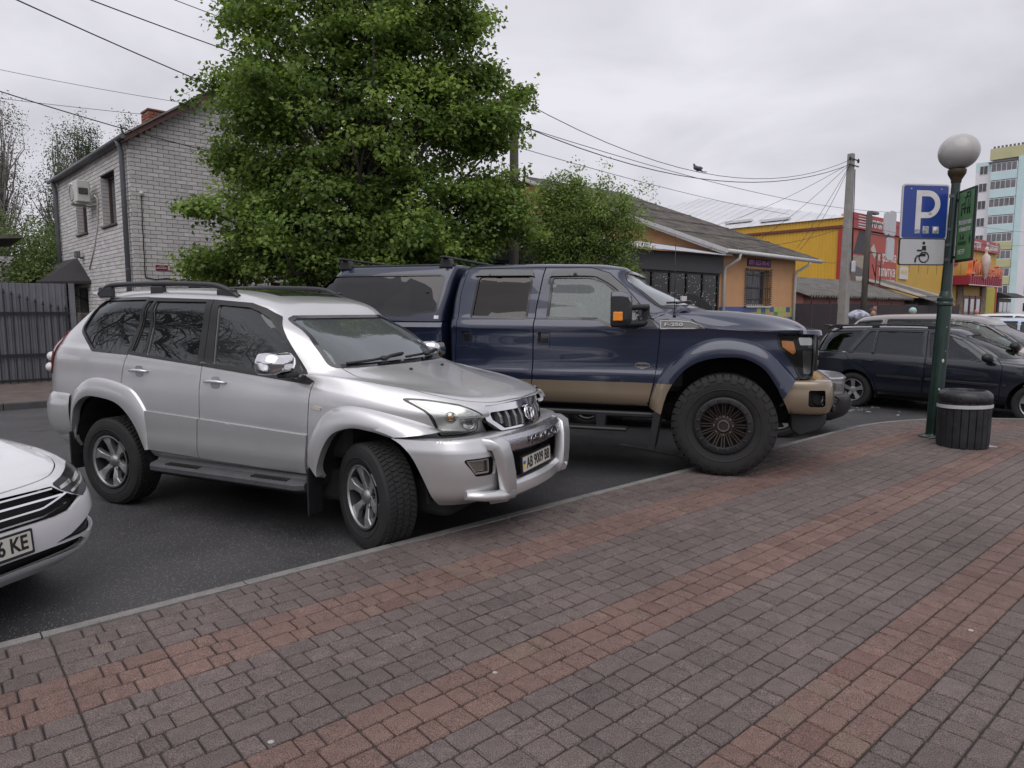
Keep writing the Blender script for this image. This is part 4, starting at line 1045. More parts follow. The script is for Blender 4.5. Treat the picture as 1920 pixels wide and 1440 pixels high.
# sign band along the top of the front
bandm = pm('sign_band_red', (.36, .022, .028), .45, var=.06)
sb = MB(); sb.box(.6, 33.6, -.25, .0, 7.10, 8.12); sb = sb.build('sign_band', bandm, store)
m_lett = pm('letter_white', (.70, .66, .62), .5)
for (txt, x, w) in (('плитка', 5.2, 3.4), ('сантехніка', 11.6, 5.5), ('шпалери', 18.6, 4.6), ('люстри', 26.0, 3.4), ('3D дизайн', 31.1, 3.9)):
    text_obj('band_lettering', txt, .95, m_lett, sb, frame_M((x, -.27, 7.60), (1, 0, 0), (0, 0, 1)), ext=.01, shear=.2, bold=.012, fit=w)
for k in range(5): b = MB(); b.box(1.4 + .28 * k * .0, 3.2 - .15 * k, -.27, -.255, 7.2 + k * .18, 7.26 + k * .18); b.build('band_stripe', m_lett, sb)
box_part('band_lamp', m_gutter, sb, 2.4, 3.6, -.7, -.35, 8.15, 8.32, .03)
# big banner: salmon ground, dark hanging lamp, grey kitchen, lettering (flat print)
bb = MB(); bb.box(1.1, 8.7, -.12, -.06, 3.3, 7.05); bb = bb.build('wall_banner', pm('banner_salmon', (.42, .085, .060), .6, var=.06), store)
def flat(name, mat, poly, d=-.126): b = MB(); b.prism(poly, d, d + .004, 'y'); return b.build(name, mat, bb)
m_cone = pm('banner_dark_grey', (.045, .045, .052), .6); flat('printed_lamp', m_cone, [(1.9, 7.0), (2.9, 7.0), (3.5, 5.45), (1.15, 5.45)])
flat('printed_wall', pm('banner_beige', (.33, .28, .22), .6, var=.15), [(1.12, 5.35), (3.55, 5.35), (3.75, 4.3), (1.12, 4.75)], -.127); flat('printed_kitchen', pm('banner_grey', (.11, .105, .105), .6, var=.3, scale=2), [(1.12, 4.74), (3.75, 4.28), (3.75, 3.35), (1.12, 3.35)], -.1275)
for (x, w) in ((2.25, .55), (3.25, .45)): flat('printed_basin', pm('banner_cream', (.50, .47, .42), .6), [(x - w, 3.95), (x + w, 3.95), (x + w * .7, 3.5), (x - w * .7, 3.5)], -.131)
flat('printed_arm', pm('banner_cream', (.50, .47, .42), .6), [(3.9, 5.9), (4.4, 6.3), (5.0, 5.6), (4.6, 5.3)], -.131)
for (txt, x, z, w, s_) in (('кераміка', 6.9, 5.45, 3.2, .95), ('плитка', 7.0, 4.40, 2.9, 1.0), ('сантехніка', 6.7, 3.66, 3.5, .8)): text_obj('banner_lettering', txt, s_, m_lett, bb, frame_M((x, -.13, z), (1, 0, 0), (0, 0, 1)), bold=.015, fit=w)
box_part('small_poster', m_swhite, store, 9.6, 11.2, -.06, .03, 4.0, 4.95); text_obj('poster_lettering', 'МЕБЛІ', .42, pm('poster_yellow', (.62, .50, .12), .6), store, frame_M((10.4, -.065, 4.5), (1, 0, 0), (0, 0, 1)), bold=.01, fit=1.2)
# entrance: red canopy with raised orange letters and a figure, stone cheeks, doors
en = MB(); en.box(21.0, 30.6, -1.4, .0, 3.85, 4.62); en = en.build('entrance_canopy', pm('canopy_crimson', (.26, .018, .040), .5, var=.08), store)
for k in range(15): x = 21.2 + k * .62; box_part('canopy_rib', pm('canopy_crimson', (.26, .018, .040), .5, var=.08), en, x, x + .06, -1.44, -1.4, 3.9, 4.58)
box_part('canopy_edge', m_lett, en, 21.0, 30.6, -1.46, -1.4, 3.80, 3.86)
m_ol = pm('letter_orange', (.62, .13, .030), .4, var=.08)
for (txt, x, w, s_) in (('Дім', 22.75, 2.9, 1.75), ('кераміки', 28.1, 4.9, 1.35)): text_obj('raised_lettering', txt, s_, m_ol, en, frame_M((x, -1.25, 5.30 if s_ > 1.5 else 5.10), (1, 0, 0), (0, 0, 1)), ext=.16, bold=.03, fit=w)
b = MB(); b.lathe([(0, 4.3), (.16, 4.5), (.30, 5.4), (.40, 5.9), (.30, 6.4), (.12, 6.6), (.11, 6.75), (.18, 6.95), (.12, 7.15), (0, 7.2)], 10, Matrix.Translation((24.85, -1.5, 0))); b.build('sign_figure', pm('figure_pale', (.55, .45, .40), .6, var=.2, scale=3), en)
box_part('stone_cheek', pm('stone_cladding', (.22, .17, .12), .9, var=.5, scale=3), store, 22.9, 24.4, -.1, .04, 0, 3.84); box_part('stone_cheek', pm('stone_cladding', (.22, .17, .12), .9, var=.5, scale=3), store, 29.6, 31.0, -.1, .04, 0, 3.84)
for k in range(3): x = 24.6 + k * 1.7; box_part('shop_door', pm('door_maroon', (.13, .018, .022), .5), store, x, x + 1.5, -.06, .0, 0, 3.0); box_part('door_pane', m_winglass, store, x + .25, x + 1.25, -.08, -.064, .4, 2.7)
box_part('side_yellow_wall', pm('olive_yellow', (.42, .36, .02), .5), store, 31.2, 34.0, -.06, .03, 0, 3.8); box_part('maroon_post', m_redp, store, 34.0, 34.4, -.1, .1, 0, 3.84); box_part('wall_plaque', m_redp, store, 21.3, 22.6, -.06, .03, 5.6, 6.6)

# dark kiosk with awning at the end of the store
ki = thing('dark_kiosk', 'dark kiosk with sloping black awning right of the store entrance', 'kiosk', tuple(Vector(YO) + U * 37.5 + V * .5), AU)
box_part('kiosk_body', pm('kiosk_dark', (.05, .05, .052), .5, var=.2), ki, 0, 4.6, 0, 3, 0, 2.9); b = MB(); b.prism([(-1.2, 3.0), (0, 3.5), (3, 3.5), (3, 3.0)], -.2, 6.2, 'x'); b.build('awning', m_can, ki)
for k in range(3): box_part('kiosk_window', m_winglass, ki, .3 + 1.45 * k, 1.55 + 1.45 * k, -.03, -.004, .9, 2.5)

# ---------------------------------------------------------------- pink outbuilding and brown fence
m_pink = pm('faded_pink_render', (.36, .165, .150), .85, var=.18, scale=2); PO = (15.2, 36.0, 0.0)
pink = thing('pink_outbuilding', 'low faded pink outbuilding with grey corrugated roof behind the brown fence', 'outbuilding', PO, AU)
box_part('wall', m_pink, pink, 0, 13.8, 0, 4, 0, 2.55); b = MB(); b.prism([(0, 2.55), (4, 2.55), (4, 3.2), (3.0, 3.5)], .02, 13.78, 'x'); b.build('gable_fill', m_pink, pink)
for k in range(7):
    wavy_sheet('roof_sheet', pm('grey_slate_sheet', (.155, .150, .140), .9, var=.35, scale=2), pink, (-.35 + k * 2.05, -.55, 2.36), (1, 0, 0), (0, 3.6, 1.22), 2.05, 3.8, .30, .10)
box_part('vent_window', m_winglass, pink, 4.0, 5.2, -.02, -.003, 2.0, 2.4)
sd = thing('brown_lean_to_shed', 'brown lean-to shed with pale patched corrugated roof beside the pink outbuilding', 'shed', tuple(Vector(PO) + U * 13.9 + V * -.4), AU)
box_part('wall', pm('dark_brown_boards', (.055, .032, .036), .8), sd, 0, 4.6, 0, 3.6, 0, 2.45)
for k in range(4):
    wavy_sheet('roof_sheet', pm('pale_slate_sheet' if k in (0, 3, 4) else 'grey_slate_sheet', (.33, .30, .27) if k in (0, 3, 4) else (.155, .15, .14), .9, var=.25, scale=2), sd, (-.25 + k * 1.2, -.6, 2.50), (1, 0, 0), (0, 3.7, 1.25), 1.2, 3.9, .30, .10)
wavy_sheet('lower_roof', pm('grey_slate_sheet', (.155, .15, .14), .9), sd, (.2, -1.2, 2.22), (1, 0, 0), (0, .9, .30), 4.2, .95, .30, .09)
m_bf = pm('brown_fence_steel', (.032, .022, .024), .5, .1, var=.15, scale=3)
bf = thing('brown_metal_fence', 'dark brown ribbed metal fence behind the parked estate cars', 'fence', (13.55, 33.2, -.05), AU)
for k in range(12): ribbed_sheet('fence_panel', m_bf, bf, (k * 2.02, 0, .05), (1, 0, 0), 2.0, 1.96 + (.05 if k in (3, 7) else 0), .115, .018, (0, -1, 0))
for k in range(13): box_part('fence_post', m_bf, bf, k * 2.02 - .04, k * 2.02 + .02, .02, .08, 0, 2.15)
box_part('fence_notice', pm('notice_red', (.45, .18, .17), .5), bf, 9.3, 9.75, -.04, -.022, 1.70, 1.92)

# ---------------------------------------------------------------- apartment block
m_apw = pm('white_block_wall', (.74, .73, .76), .8, var=.04, scale=.3); m_teal = pm('teal_panel', (.54, .70, .72), .7, var=.06, scale=.5); m_olive = pm('olive_panel', (.50, .48, .28), .7, var=.06, scale=.5); m_pvc = pm('white_pvc', (.68, .67, .68), .4)
AO = (78.6, 119.0, 0); ARZ = math.atan2(-.757, .653); ap_ = thing('apartment_block', 'tall white, teal and olive apartment block with glazed balconies', 'apartment block', AO, ARZ)
SH = 2.86; NS = 9
box_part('left_wing', m_apw, ap_, 0, 2.3, 0, 12, 0, 24.9); box_part('left_parapet', m_teal, ap_, -.03, 2.3, -.03, 12, 24.9, 26.4)
box_part('stair_core', m_apw, ap_, 2.0, 6.0, .6, 12, 0, 26.6); box_part('core_parapet', m_olive, ap_, 1.9, 7.0, -.05, 12, 26.6, 28.4); box_part('teal_strip', m_teal, ap_, 6.0, 6.9, -.35, .6, 0, 26.6); box_part('right_wing', m_apw, ap_, 6.9, 22.0, -.2, 12, 0, 27.9)
for k in range(8): box_part('parapet_rail', m_gutter, ap_, 2.3 + k * .55, 2.6 + k * .55, -.02, .05, 28.42, 28.75)
for f_ in range(NS):
    z = .6 + f_ * SH
    w = MB(); w.box(.55, 1.75, -.05, -.005, z + .9, z + 2.35); w = w.build('window', m_pvc, ap_); box_part('pane', m_winglass, w, .62, 1.10, -.07, -.052, z + .97, z + 2.28); box_part('pane', m_winglass, w, 1.17, 1.68, -.07, -.052, z + .97, z + 2.28)
    band = m_teal if f_ >= 5 else m_olive
    bl = MB(); bl.box(2.35, 5.95, -.75, .58, z - .35, z + .95); bl = bl.build('balcony', band, ap_)
    fr = MB(); fr.box(2.35, 5.95, -.72, -.64, z + .952, z + 1.05); fr.box(2.35, 5.95, -.72, -.64, z + 2.30, z + 2.40)
    for k in range(6): x = 2.35 + k * .706; fr.box(x, x + .07, -.72, -.64, z + 1.05, z + 2.30)
    fr.box(2.35, 2.42, -.64, .58, z + .952, z + 2.4); fr.box(5.88, 5.95, -.64, .58, z + .952, z + 2.4); fr = fr.build('balcony_glazing', m_pvc, bl)
    for k in range(5): x = 2.43 + k * .706; box_part('pane', pm('balcony_pane', (.12, .12, .135), .08, coat=1.0, var=.5, scale=.6), fr, x, x + .62, -.70, -.67, z + 1.06, z + 2.29)
    for x0 in (8.0, 10.6):
        w = MB(); w.box(x0, x0 + 1.4, -.25, -.205, z + .9, z + 2.35); w = w.build('window', m_pvc, ap_); box_part('pane', m_winglass, w, x0 + .07, x0 + .67, -.27, -.252, z + .97, z + 2.28); box_part('pane', m_winglass, w, x0 + .74, x0 + 1.33, -.27, -.252, z + .97, z + 2.28)
box_part('balcony_roof', m_gutter, ap_, 1.95, 6.0, -.85, .6, 25.95, 26.15); box_part('balcony_air_conditioner', m_ac, ap_, .5, 1.4, -.4, -.02, 11.9, 12.5, .04)
# ================================================================== TREES
def leaf_mat(name, trans=.42):
    if name in MATS: return MATS[name]
    m = bpy.data.materials.new(name); m.use_nodes = True; MATS[name] = m; n = m.node_tree.nodes; l = m.node_tree.links; n.clear()
    o = n.new('ShaderNodeOutputMaterial'); a = n.new('ShaderNodeAttribute'); a.attribute_name = 'Col'; d = n.new('ShaderNodeBsdfPrincipled'); t = n.new('ShaderNodeBsdfTranslucent'); mx = n.new('ShaderNodeMixShader')
    d.inputs['Roughness'].default_value = .55; d.inputs['Specular IOR Level'].default_value = .35
    hs = n.new('ShaderNodeHueSaturation'); hs.inputs['Value'].default_value = 1.25; hs.inputs['Saturation'].default_value = 1.1
    tc = n.new('ShaderNodeTexCoord'); nz = n.new('ShaderNodeTexNoise'); nz.inputs['Scale'].default_value = 1.1; l.new(tc.outputs['Object'], nz.inputs['Vector']); mr = n.new('ShaderNodeMapRange'); mr.inputs['From Min'].default_value = .3; mr.inputs['From Max'].default_value = .7; mr.inputs['To Min'].default_value = .8; mr.inputs['To Max'].default_value = 1.2; l.new(nz.outputs['Fac'], mr.inputs['Value'])
    mm = n.new('ShaderNodeMix'); mm.data_type = 'RGBA'; mm.blend_type = 'MULTIPLY'; mm.inputs[0].default_value = 1; l.new(a.outputs['Color'], mm.inputs[6]); l.new(mr.outputs[0], mm.inputs[7])
    l.new(mm.outputs[2], d.inputs['Base Color']); l.new(mm.outputs[2], hs.inputs['Color']); l.new(hs.outputs[0], t.inputs['Color']); mx.inputs[0].default_value = trans
    l.new(d.outputs[0], mx.inputs[1]); l.new(t.outputs[0], mx.inputs[2]); l.new(mx.outputs[0], o.inputs['Surface']); return m
m_leaf = leaf_mat('broad_leaf'); m_bark = pm('dark_bark', (.045, .038, .033), .9, var=.35, scale=8, bump=.5, bscale=30, stretch=(1, 1, .25)); m_birchbark = pm('pale_bark', (.30, .28, .27), .85, var=.5, scale=6, stretch=(1, 1, 3))

def leaves_mesh(name, pts, nrm, size, cols, rng, droop=.5, fold=.25):
    """pts Nx3; every leaf: two folded triangles pairs (heart-ish quad), oriented half outward half at random"""
    N = len(pts); d = rng.normal(size=(N, 3)); d[:, 2] -= droop; d += nrm * .6; d /= np.linalg.norm(d, axis=1, keepdims=True)
    up = rng.normal(size=(N, 3)) * .5 + nrm * .45 + np.array([0, 0, 1.3]); s = np.cross(d, up); s /= np.linalg.norm(s, axis=1, keepdims=True) + 1e-9; n = np.cross(s, d)
    sz = (size * rng.uniform(.65, 1.25, N))[:, None]; w = sz * .44
    v0 = pts; v1 = pts + d * sz * .42 + s * w + n * fold * w; v2 = pts + d * sz; v3 = pts + d * sz * .42 - s * w + n * fold * w
    V_ = np.stack([v0, v1, v2, v3], 1).reshape(-1, 3)
    me = bpy.data.meshes.new(name); me.vertices.add(4 * N); me.vertices.foreach_set('co', V_.astype(np.float32).ravel())
    idx = np.arange(N)[:, None] * 4; tri = np.concatenate([idx + np.array([[0, 1, 2]]), idx + np.array([[0, 2, 3]])], 1).reshape(-1)
    me.loops.add(6 * N); me.loops.foreach_set('vertex_index', tri.astype(np.int32)); me.polygons.add(2 * N); me.polygons.foreach_set('loop_start', np.arange(0, 6 * N, 3, dtype=np.int32))
    me.update(calc_edges=True); at = me.color_attributes.new('Col', 'FLOAT_COLOR', 'POINT'); c = np.repeat(np.concatenate([cols, np.ones((N, 1))], 1), 4, 0); at.data.foreach_set('color', c.astype(np.float32).ravel()); return me

def tree(name, label, base, lobes, n_clump, per, size, c0, c1, trunk_r=.2, group=None, clump_r=.34, seed=1, limbs=26, bark=None, droop=.5, shell=.55, trunk_top=None, cat='tree', gauss_z=.75):
    """lobes: (cx,cy,cz,rx,ry,rz) relative to base"""
    rng = np.random.default_rng(seed); T = thing(name, label, cat, base, 0, group)
    L = np.array(lobes, float); wgt = (L[:, 3] * L[:, 4] * L[:, 5]) ** .72; wgt /= wgt.sum(); ci = rng.choice(len(L), n_clump, p=wgt)
    u = rng.normal(size=(n_clump, 3)); u /= np.linalg.norm(u, axis=1, keepdims=True); r = 1 - np.abs(rng.normal(0, 1 - shell, n_clump)); r = np.clip(r, .05, 1.06)
    C = L[ci, :3] + u * L[ci, 3:] * r[:, None]
    cr = clump_r * rng.uniform(.6, 1.4, n_clump)
    cb = rng.uniform(0, 1, n_clump)
    k = rng.poisson(per, n_clump); ii = np.repeat(np.arange(n_clump), k)
    g = np.clip(rng.normal(size=(len(ii), 3)), -1.7, 1.7) * cr[ii][:, None] * np.array([1, 1, gauss_z]) * .62
    P = C[ii] + g; nr = u[ii] * .7 + g / (np.linalg.norm(g, axis=1, keepdims=True) + 1e-6) * .5
    t = np.clip(cb[ii] ** 1.5 * .8 + rng.uniform(0, .3, len(ii)), 0, 1)[:, None]; cols = np.array(c0)[None] * (1 - t) + np.array(c1)[None] * t; cols *= rng.uniform(.85, 1.15, (len(ii), 1))
    ok = P[:, 2] > .25; me = leaves_mesh('crown', P[ok], nr[ok], size, cols[ok], rng, droop); me.materials.append(m_leaf); crown = link(bpy.data.objects.new('crown', me), T); crown['kind'] = 'stuff'
    cz = (L[:, 2] * wgt).sum(); tt = trunk_top or cz; bk = bark or m_bark
    b = MB(); n = 7; b.tube([(rng.normal(0, .03) * i, rng.normal(0, .03) * i, tt * i / n) for i in range(n + 1)], [trunk_r * (1.25 if i == 0 else 1 - .75 * i / n) for i in range(n + 1)], 10); b.build('trunk', bk, T)
    order = rng.choice(n_clump, min(limbs, n_clump), replace=False)
    for j in order:
        e = C[j]; z0 = min(tt * .95, max(tt * .22, e[2] * .62)); s = np.array([0, 0, z0]); m1 = s * .6 + e * .4 + rng.normal(0, .12, 3); m2 = s * .25 + e * .75 + rng.normal(0, .12, 3)
        ra = trunk_r * .38; bb_ = MB(); bb_.tube([tuple(s), tuple(m1), tuple(m2), tuple(e)], [ra, ra * .62, ra * .36, ra * .10], 6)
        for q in range(3):
            st = m1 + (m2 - m1) * rng.uniform(0, 1); en = C[rng.integers(n_clump)]; en = st + (en - st) * min(1, 1.3 / (np.linalg.norm(en - st) + 1e-6)) + rng.normal(0, .2, 3); bb_.tube([tuple(st), tuple((st + en) / 2 + rng.normal(0, .08, 3)), tuple(en)], [ra * .3, ra * .18, .006], 4)
        bb_.build('branch', bk, T)
    return T

# big linden in front of the house
def px_lobes(Y, base, items, mpp=None):
    out = []; k = Y / 1282.0
    for (px, py, rx, ry, dy, ryd) in items: out.append(((px - 960) * k - base[0], dy, 1.6 + ((720 - py) * .994 / 1282 - .106) * Y - base[2], rx * k, ryd, ry * k))
    return out
LB_ = (-3.05, 14.6, 0.0)
lob = px_lobes(14.6, LB_, [(622, 95, 190, 120, .1, 1.9), (770, 70, 170, 130, .2, 1.9), (680, 270, 290, 150, 0, 2.5), (528, 215, 110, 80, -.3, 1.3), (483, 190, 50, 38, -.2, .6), (488, 65, 60, 60, 0, .8), (860, 215, 95, 105, .2, 1.5), (925, 258, 60, 48, 0, .8), (518, 420, 105, 95, -.4, 1.5), (438, 500, 50, 34, -.3, .6), (632, 430, 170, 105, -.5, 2.0), (800, 400, 150, 110, 0, 2.0), (700, -70, 190, 110, .3, 1.8), (850, 40, 70, 90, .2, .9), (582, -40, 130, 90, 0, 1.4), (900, 400, 60, 60, .2, .8), (478, 330, 50, 50, -.2, .7), (542, 495, 110, 45, -.4, 1.2), (630, 500, 100, 45, -.6, 1.4), (760, 470, 140, 60, -.2, 1.8), (880, 455, 60, 45, 0, 1.0), (935, 345, 48, 62, .2, .8), (952, 215, 42, 55, .4, .8), (945, 415, 40, 55, .3, .7)])
_r = np.random.default_rng(5); spr = []
for k in range(64):
    c = lob[_r.integers(len(lob))]; u_ = _r.normal(size=3); u_[1] -= .3; u_ /= np.linalg.norm(u_)
    if c[2] + u_[2] * c[5] < 1.9: continue
    e_ = .16 + .26 * _r.random(); spr.append((c[0] + u_[0] * c[3] * .98, c[1] + u_[1] * c[4] * .98, c[2] + u_[2] * c[5] * .98, e_ * (1.0 + .8 * abs(u_[0])), e_, e_ * .62))
lob = [(a, b_, c, d * .88, e * .9, f * .88) for a, b_, c, d, e, f in lob] + spr + spr
linden = tree('linden_tree', 'large leafy linden tree between the brick house and the pickup', LB_, lob, 2700, 56, .092, (.052, .096, .025), (.30, .41, .10), .26, clump_r=.27, seed=11, limbs=60, shell=.64, droop=.45, gauss_z=.5)
# small cherry tree in front of the porch
CB = (1.9, 18.2, 0.0)
lob = px_lobes(18.2, CB, [(1060, 440, 85, 60, 0, 1.2), (1100, 420, 95, 70, .1, 1.3), (1030, 480, 60, 40, -.2, .9), (1150, 460, 60, 45, 0, .9), (1080, 350, 22, 45, 0, .3), (1050, 370, 30, 40, .1, .4), (1133, 345, 10, 35, .1, .15), (1020, 380, 30, 35, 0, .5), (1165, 380, 18, 30, 0, .3), (1205, 375, 12, 25, 0, .2), (1180, 420, 30, 30, 0, .5), (1015, 420, 50, 60, 0, .8), (1085, 385, 60, 45, 0, .7), (1130, 400, 50, 40, 0, .7), (1110, 520, 100, 40, -.2, 1.3)])
tree('cherry_tree', 'small light green cherry tree before the orange house porch', CB, lob, 950, 40, .062, (.095, .145, .040), (.31, .41, .12), .09, clump_r=.22, seed=21, limbs=34, shell=.5, droop=.2)
# birches and greenery behind the gate, far left
for i, (x, y, h, w, n_, pr_, c0, c1, lab) in enumerate(((-26.3, 36, 13.0, 2.6, 230, 9, (.06, .075, .045), (.14, .16, .09), 'tall sparse birch tree at the far left edge'), (-24.6, 38, 11.8, 2.2, 170, 7, (.07, .08, .05), (.15, .165, .10), 'thin bare-topped birch tree second from the left edge'), (-22.3, 36, 11.5, 2.3, 420, 14, (.035, .055, .028), (.10, .14, .06), 'dense green birch tree just behind the house gutter'), (-20.2, 37, 11.9, 1.3, 260, 14, (.035, .055, .028), (.10, .14, .06), 'slim green tree peeking above the house roof edge'), (-29.5, 35, 12.0, 2.6, 420, 12, (.035, .05, .028), (.09, .125, .055), 'dark green tree cut by the left picture edge'))):
    tree('birch_tree', lab, (x, y, 0), [(0, 0, h * .72, w * .6, w * .6, h * .26), (0, 0, h * .5, w * .8, w * .8, h * .28), (w * .2, 0, h * .88, w * .35, w * .35, h * .12)], int(n_ * 1.9), pr_ * 1.6, .085, c0, c1, .16, group='birches behind the grey gate', clump_r=.36, seed=40 + i, limbs=70, bark=m_birchbark if i < 3 else m_bark, droop=1.4, trunk_top=h * .95, gauss_z=1.5)
for i, (x, y, h, w, lab) in enumerate(((-17.6, 21.6, 3.2, 1.8, 'dark leafy shrub leaning over the grey gate at left'), (-14.6, 20.4, 3.1, 1.3, 'low leafy shrub above the gate beside the canopy'), (-20.5, 28, 5.7, 2.9, 'broad light green bush behind the brick shed'), (-17.2, 27.5, 5.2, 2.0, 'rounded green bush between shed and house'))):
    tree('garden_shrub', lab, (x, y, 0), [(0, 0, h * .6, w, w * .8, h * .38), (-w * .5, 0, h * .5, w * .7, w * .6, h * .35), (w * .4, 0, h * .75, w * .6, w * .6, h * .22)], 420, 30, .10, (.045, .075, .024), (.17, .225, .065), .10, group='shrubs behind the grey gate', clump_r=.34, seed=60 + i, limbs=10, shell=.6, cat='shrub')
# ================================================================== BEHIND THE VIEWER (seen in the car windows and paint)
def bare_tree(label, base, h, seed):
    T = thing('bare_tree', label, 'tree', base, 0, 'bare trees mirrored in the cars'); rng = np.random.default_rng(seed)
    def grow(b, p, d, L, r, lev):
        n = 4; pts = [p]; q = p.copy(); dd = d.copy()
        for i in range(n): dd = dd + rng.normal(0, .13, 3) + np.array([0, 0, .02]); dd /= np.linalg.norm(dd); q = q + dd * L / n; pts.append(q.copy())
        b.tube([tuple(x) for x in pts], [r * (1 - .55 * i / n) for i in range(n + 1)], 6 if lev < 2 else 4, caps=False)
        if lev < 4:
            for k in range((5, 4, 4, 3)[lev]):
                i = rng.integers(1, n + 1); nd = dd + rng.normal(0, .62, 3); nd /= np.linalg.norm(nd); grow(b, pts[i], nd, L * rng.uniform(.5, .72), r * .48, lev + 1)
    b = MB(); b.tube([(0, 0, 0), (0, 0, h * .28)], [h * .025, h * .02], 10); b.build('trunk', m_bark, T)
    for k in range(6):
        a = k * 1.05 + rng.uniform(-.3, .3); b = MB(); grow(b, np.array([0, 0, h * (.2 + .015 * k)]), np.array([math.cos(a) * .8, math.sin(a) * .8, .75]), h * .38, h * .013, 0); b.build('branch', m_bark, T)
for (x, y, h, sd, lab) in ((-16.5, 4.6, 9.5, 1, 'bare tree mirrored in the rear quarter window of the silver car'), (-17.5, 1.4, 10, 2, 'bare tree mirrored in the middle windows of the silver car'), (-4.6, -6.5, 8, 3, 'bare tree mirrored in the canopy window of the pickup')): bare_tree(lab, (x, y, 0), h, sd)
lb = thing('low_grey_building', 'low grey building mirrored in the doors of the silver car', 'building', (-30, -16, 0), R(-28))
b = MB(); b.box(0, 22, 0, 6, 0, 2.5); b.build('wall', pm('grey_render', (.16, .155, .15), .85, var=.2), lb); b = MB(); b.box(-.4, 22.4, -.4, 6.4, 2.52, 2.7); b.build('roof', m_slate, lb)
for k in range(6): b = MB(); b.box(1.2 + 3.5 * k, 3.0 + 3.5 * k, 6.003, 6.05, 1.0, 2.1); b.build('window', m_winglass, lb)
# ================================================================== SILVER OFF-ROADER
def build_suv():
    T = thing('silver_off_roader', 'silver five-door off-road car with roof rails parked nose to the paving', 'car', (-0.6436, 5.5721, -0.1097), R(-25.37))
    pa = paint('silver_paint', (0.62, 0.62, 0.625), 0.70, 0.36, .9)
    g_side = glass('privacy_glass', 0.10, 1.70, refl=(0.90, 0.94, 0.96), veil=.03); g_front = glass('windscreen_glass', 0.50, 1.75, refl=(0.9, 0.97, 1.0), tcol=(0.42, 0.48, 0.47), veil=.20)
    g_fd = glass('front_door_glass', 0.30, 1.68, refl=(0.90, 0.94, 0.94), veil=.06)
    belt = K((-3.8, 1.405), (-3.34, 1.388), (-2.46, 1.347), (-1.57, 1.286), (-.5, 1.192), (0, 1.125), (.35, 1.07), (.85, 1.0))
    hood = K((-.6, 1.300), (-.25, 1.268), (0, 1.225), (.3, 1.175), (.55, 1.12), (.72, 1.07), (.85, 1.02))
    def zbelt(d): return lambda x, y: belt(x) + d
    def zhood(d, cr=0.10): return lambda x, y: np.where(x > -.62, np.maximum(hood(x) - cr * np.clip(np.abs(y) - .1, 0, 1) ** 2, belt(x) + d * .4), belt(x) + d)
    rf = K((-3.2, 1.872), (-2.33, 1.872), (-1.7, 1.852), (-1.41, 1.825), (-1.14, 1.770), (-.92, 1.700))
    hw = lambda a, b: K((-3.8, a), (-.75, a), (-.35, (a + b) / 2 + .01), (0.1, b), (.9, b - .02))
    L = [Lv(-3.70, .58, .862, .475, 5, 11), Lv(-3.71, .60, .895, .53, 5, 11), Lv(-3.74, .66, .905, .72, 5, 11), Lv(-3.775, .74, .908, .95, 5, 11),
         Lv(-3.77, .80, .900, lambda x, y: np.minimum(1.14, belt(x) - .045), 4.6, 11), Lv(-3.70, .815, .880, zbelt(-.012), 4.4, 11, n=3),
         Lv(-3.69, .80, hw(.872, .815), zhood(.004), 4.2, 11, n=4), Lv(-3.685, .62, hw(.869, .79), zhood(.008), 4.0, 11, n=5), Lv(-3.68, .25, hw(.867, .77), zhood(.012), 4.2, 11, n=5),
         Lv(-3.675, -.24, K((-3.7, .864), (-1.0, .862), (-.5, .845), (-.2, .84)), lambda x, y: np.where(x > -.8, np.maximum(belt(x) + .016, 1.275 + .02 * (1 - (y / .8) ** 2)), belt(x) + .016), 5.6, 11, sharp=True, n=5),
         Lv(-3.53, -.675, .797, lambda x, y: 1.56 + 0 * x, 5.6, 11, n=5), Lv(-3.22, -.872, .722, lambda x, y: rf(x) - .055, 6.5, 6, n=3),
         Lv(-3.12, -.960, .672, lambda x, y: rf(x) - .006, 7, 6, n=3), Lv(-3.05, -1.02, .52, lambda x, y: rf(x) + .030, 7, 6, n=4), Lv(-2.95, -1.10, .25, lambda x, y: rf(x) + .047, 6, 6, n=3), Lv(-2.9, -1.14, 0.0, lambda x, y: rf(x) + .050, 5, 5)]
    G = ringloft(L, -1.7, 48, 36, 5.0, 2.4)
    bm = shell_from_grid(G); sf = Surf(bm); base = bpy.data.meshes.new('b'); bm.to_mesh(base)
    S = {s: sf.side(s) for s in (-1, 1)}; FR = sf.front(); TP = sf.top()
    shell = thicken(base, .025)
    win_q = rnd_poly([(-3.235, 1.545), (-3.10, 1.805), (-2.420, 1.812), (-2.528, 1.352), (-2.985, 1.372)], [.06, .05, .01, .01, .05])
    win_v = rnd_poly([(-2.385, 1.792), (-2.322, 1.792), (-2.322, 1.350), (-2.476, 1.360)], .008)
    win_r = rnd_poly([(-2.292, 1.790), (-1.700, 1.780), (-1.690, 1.297), (-2.292, 1.343)], .015)
    win_f = rnd_poly([(-1.556, 1.757), (-1.245, 1.735), (-1.135, 1.700), (-1.03, 1.648), (-.72, 1.395), (-.60, 1.235), (-1.512, 1.290)], [.02, .05, .1, .1, .05, .02, .015])
    arch_f = spline([(-.43, .40), (-.422, .573), (-.36, .727), (-.265, .835), (-.103, .886), (.053, .876), (.204, .846), (.335, .787), (.43, .685), (.522, .475), (.54, .38)], 6)
    arch_r = spline([(-3.27, .45), (-3.249, .70), (-3.209, .833), (-3.124, .918), (-3.008, .961), (-2.837, .958), (-2.65, .929), (-2.517, .86), (-2.392, .73), (-2.285, .54), (-2.26, .44)], 6)
    # front arch opening must clear the nose: cut body ahead of it below the bumper line too
    cut = prism_me([win_q, win_v, win_r, win_f, inset(arch_f, -.0), inset(arch_r, -.0)], -1.4, -.5)
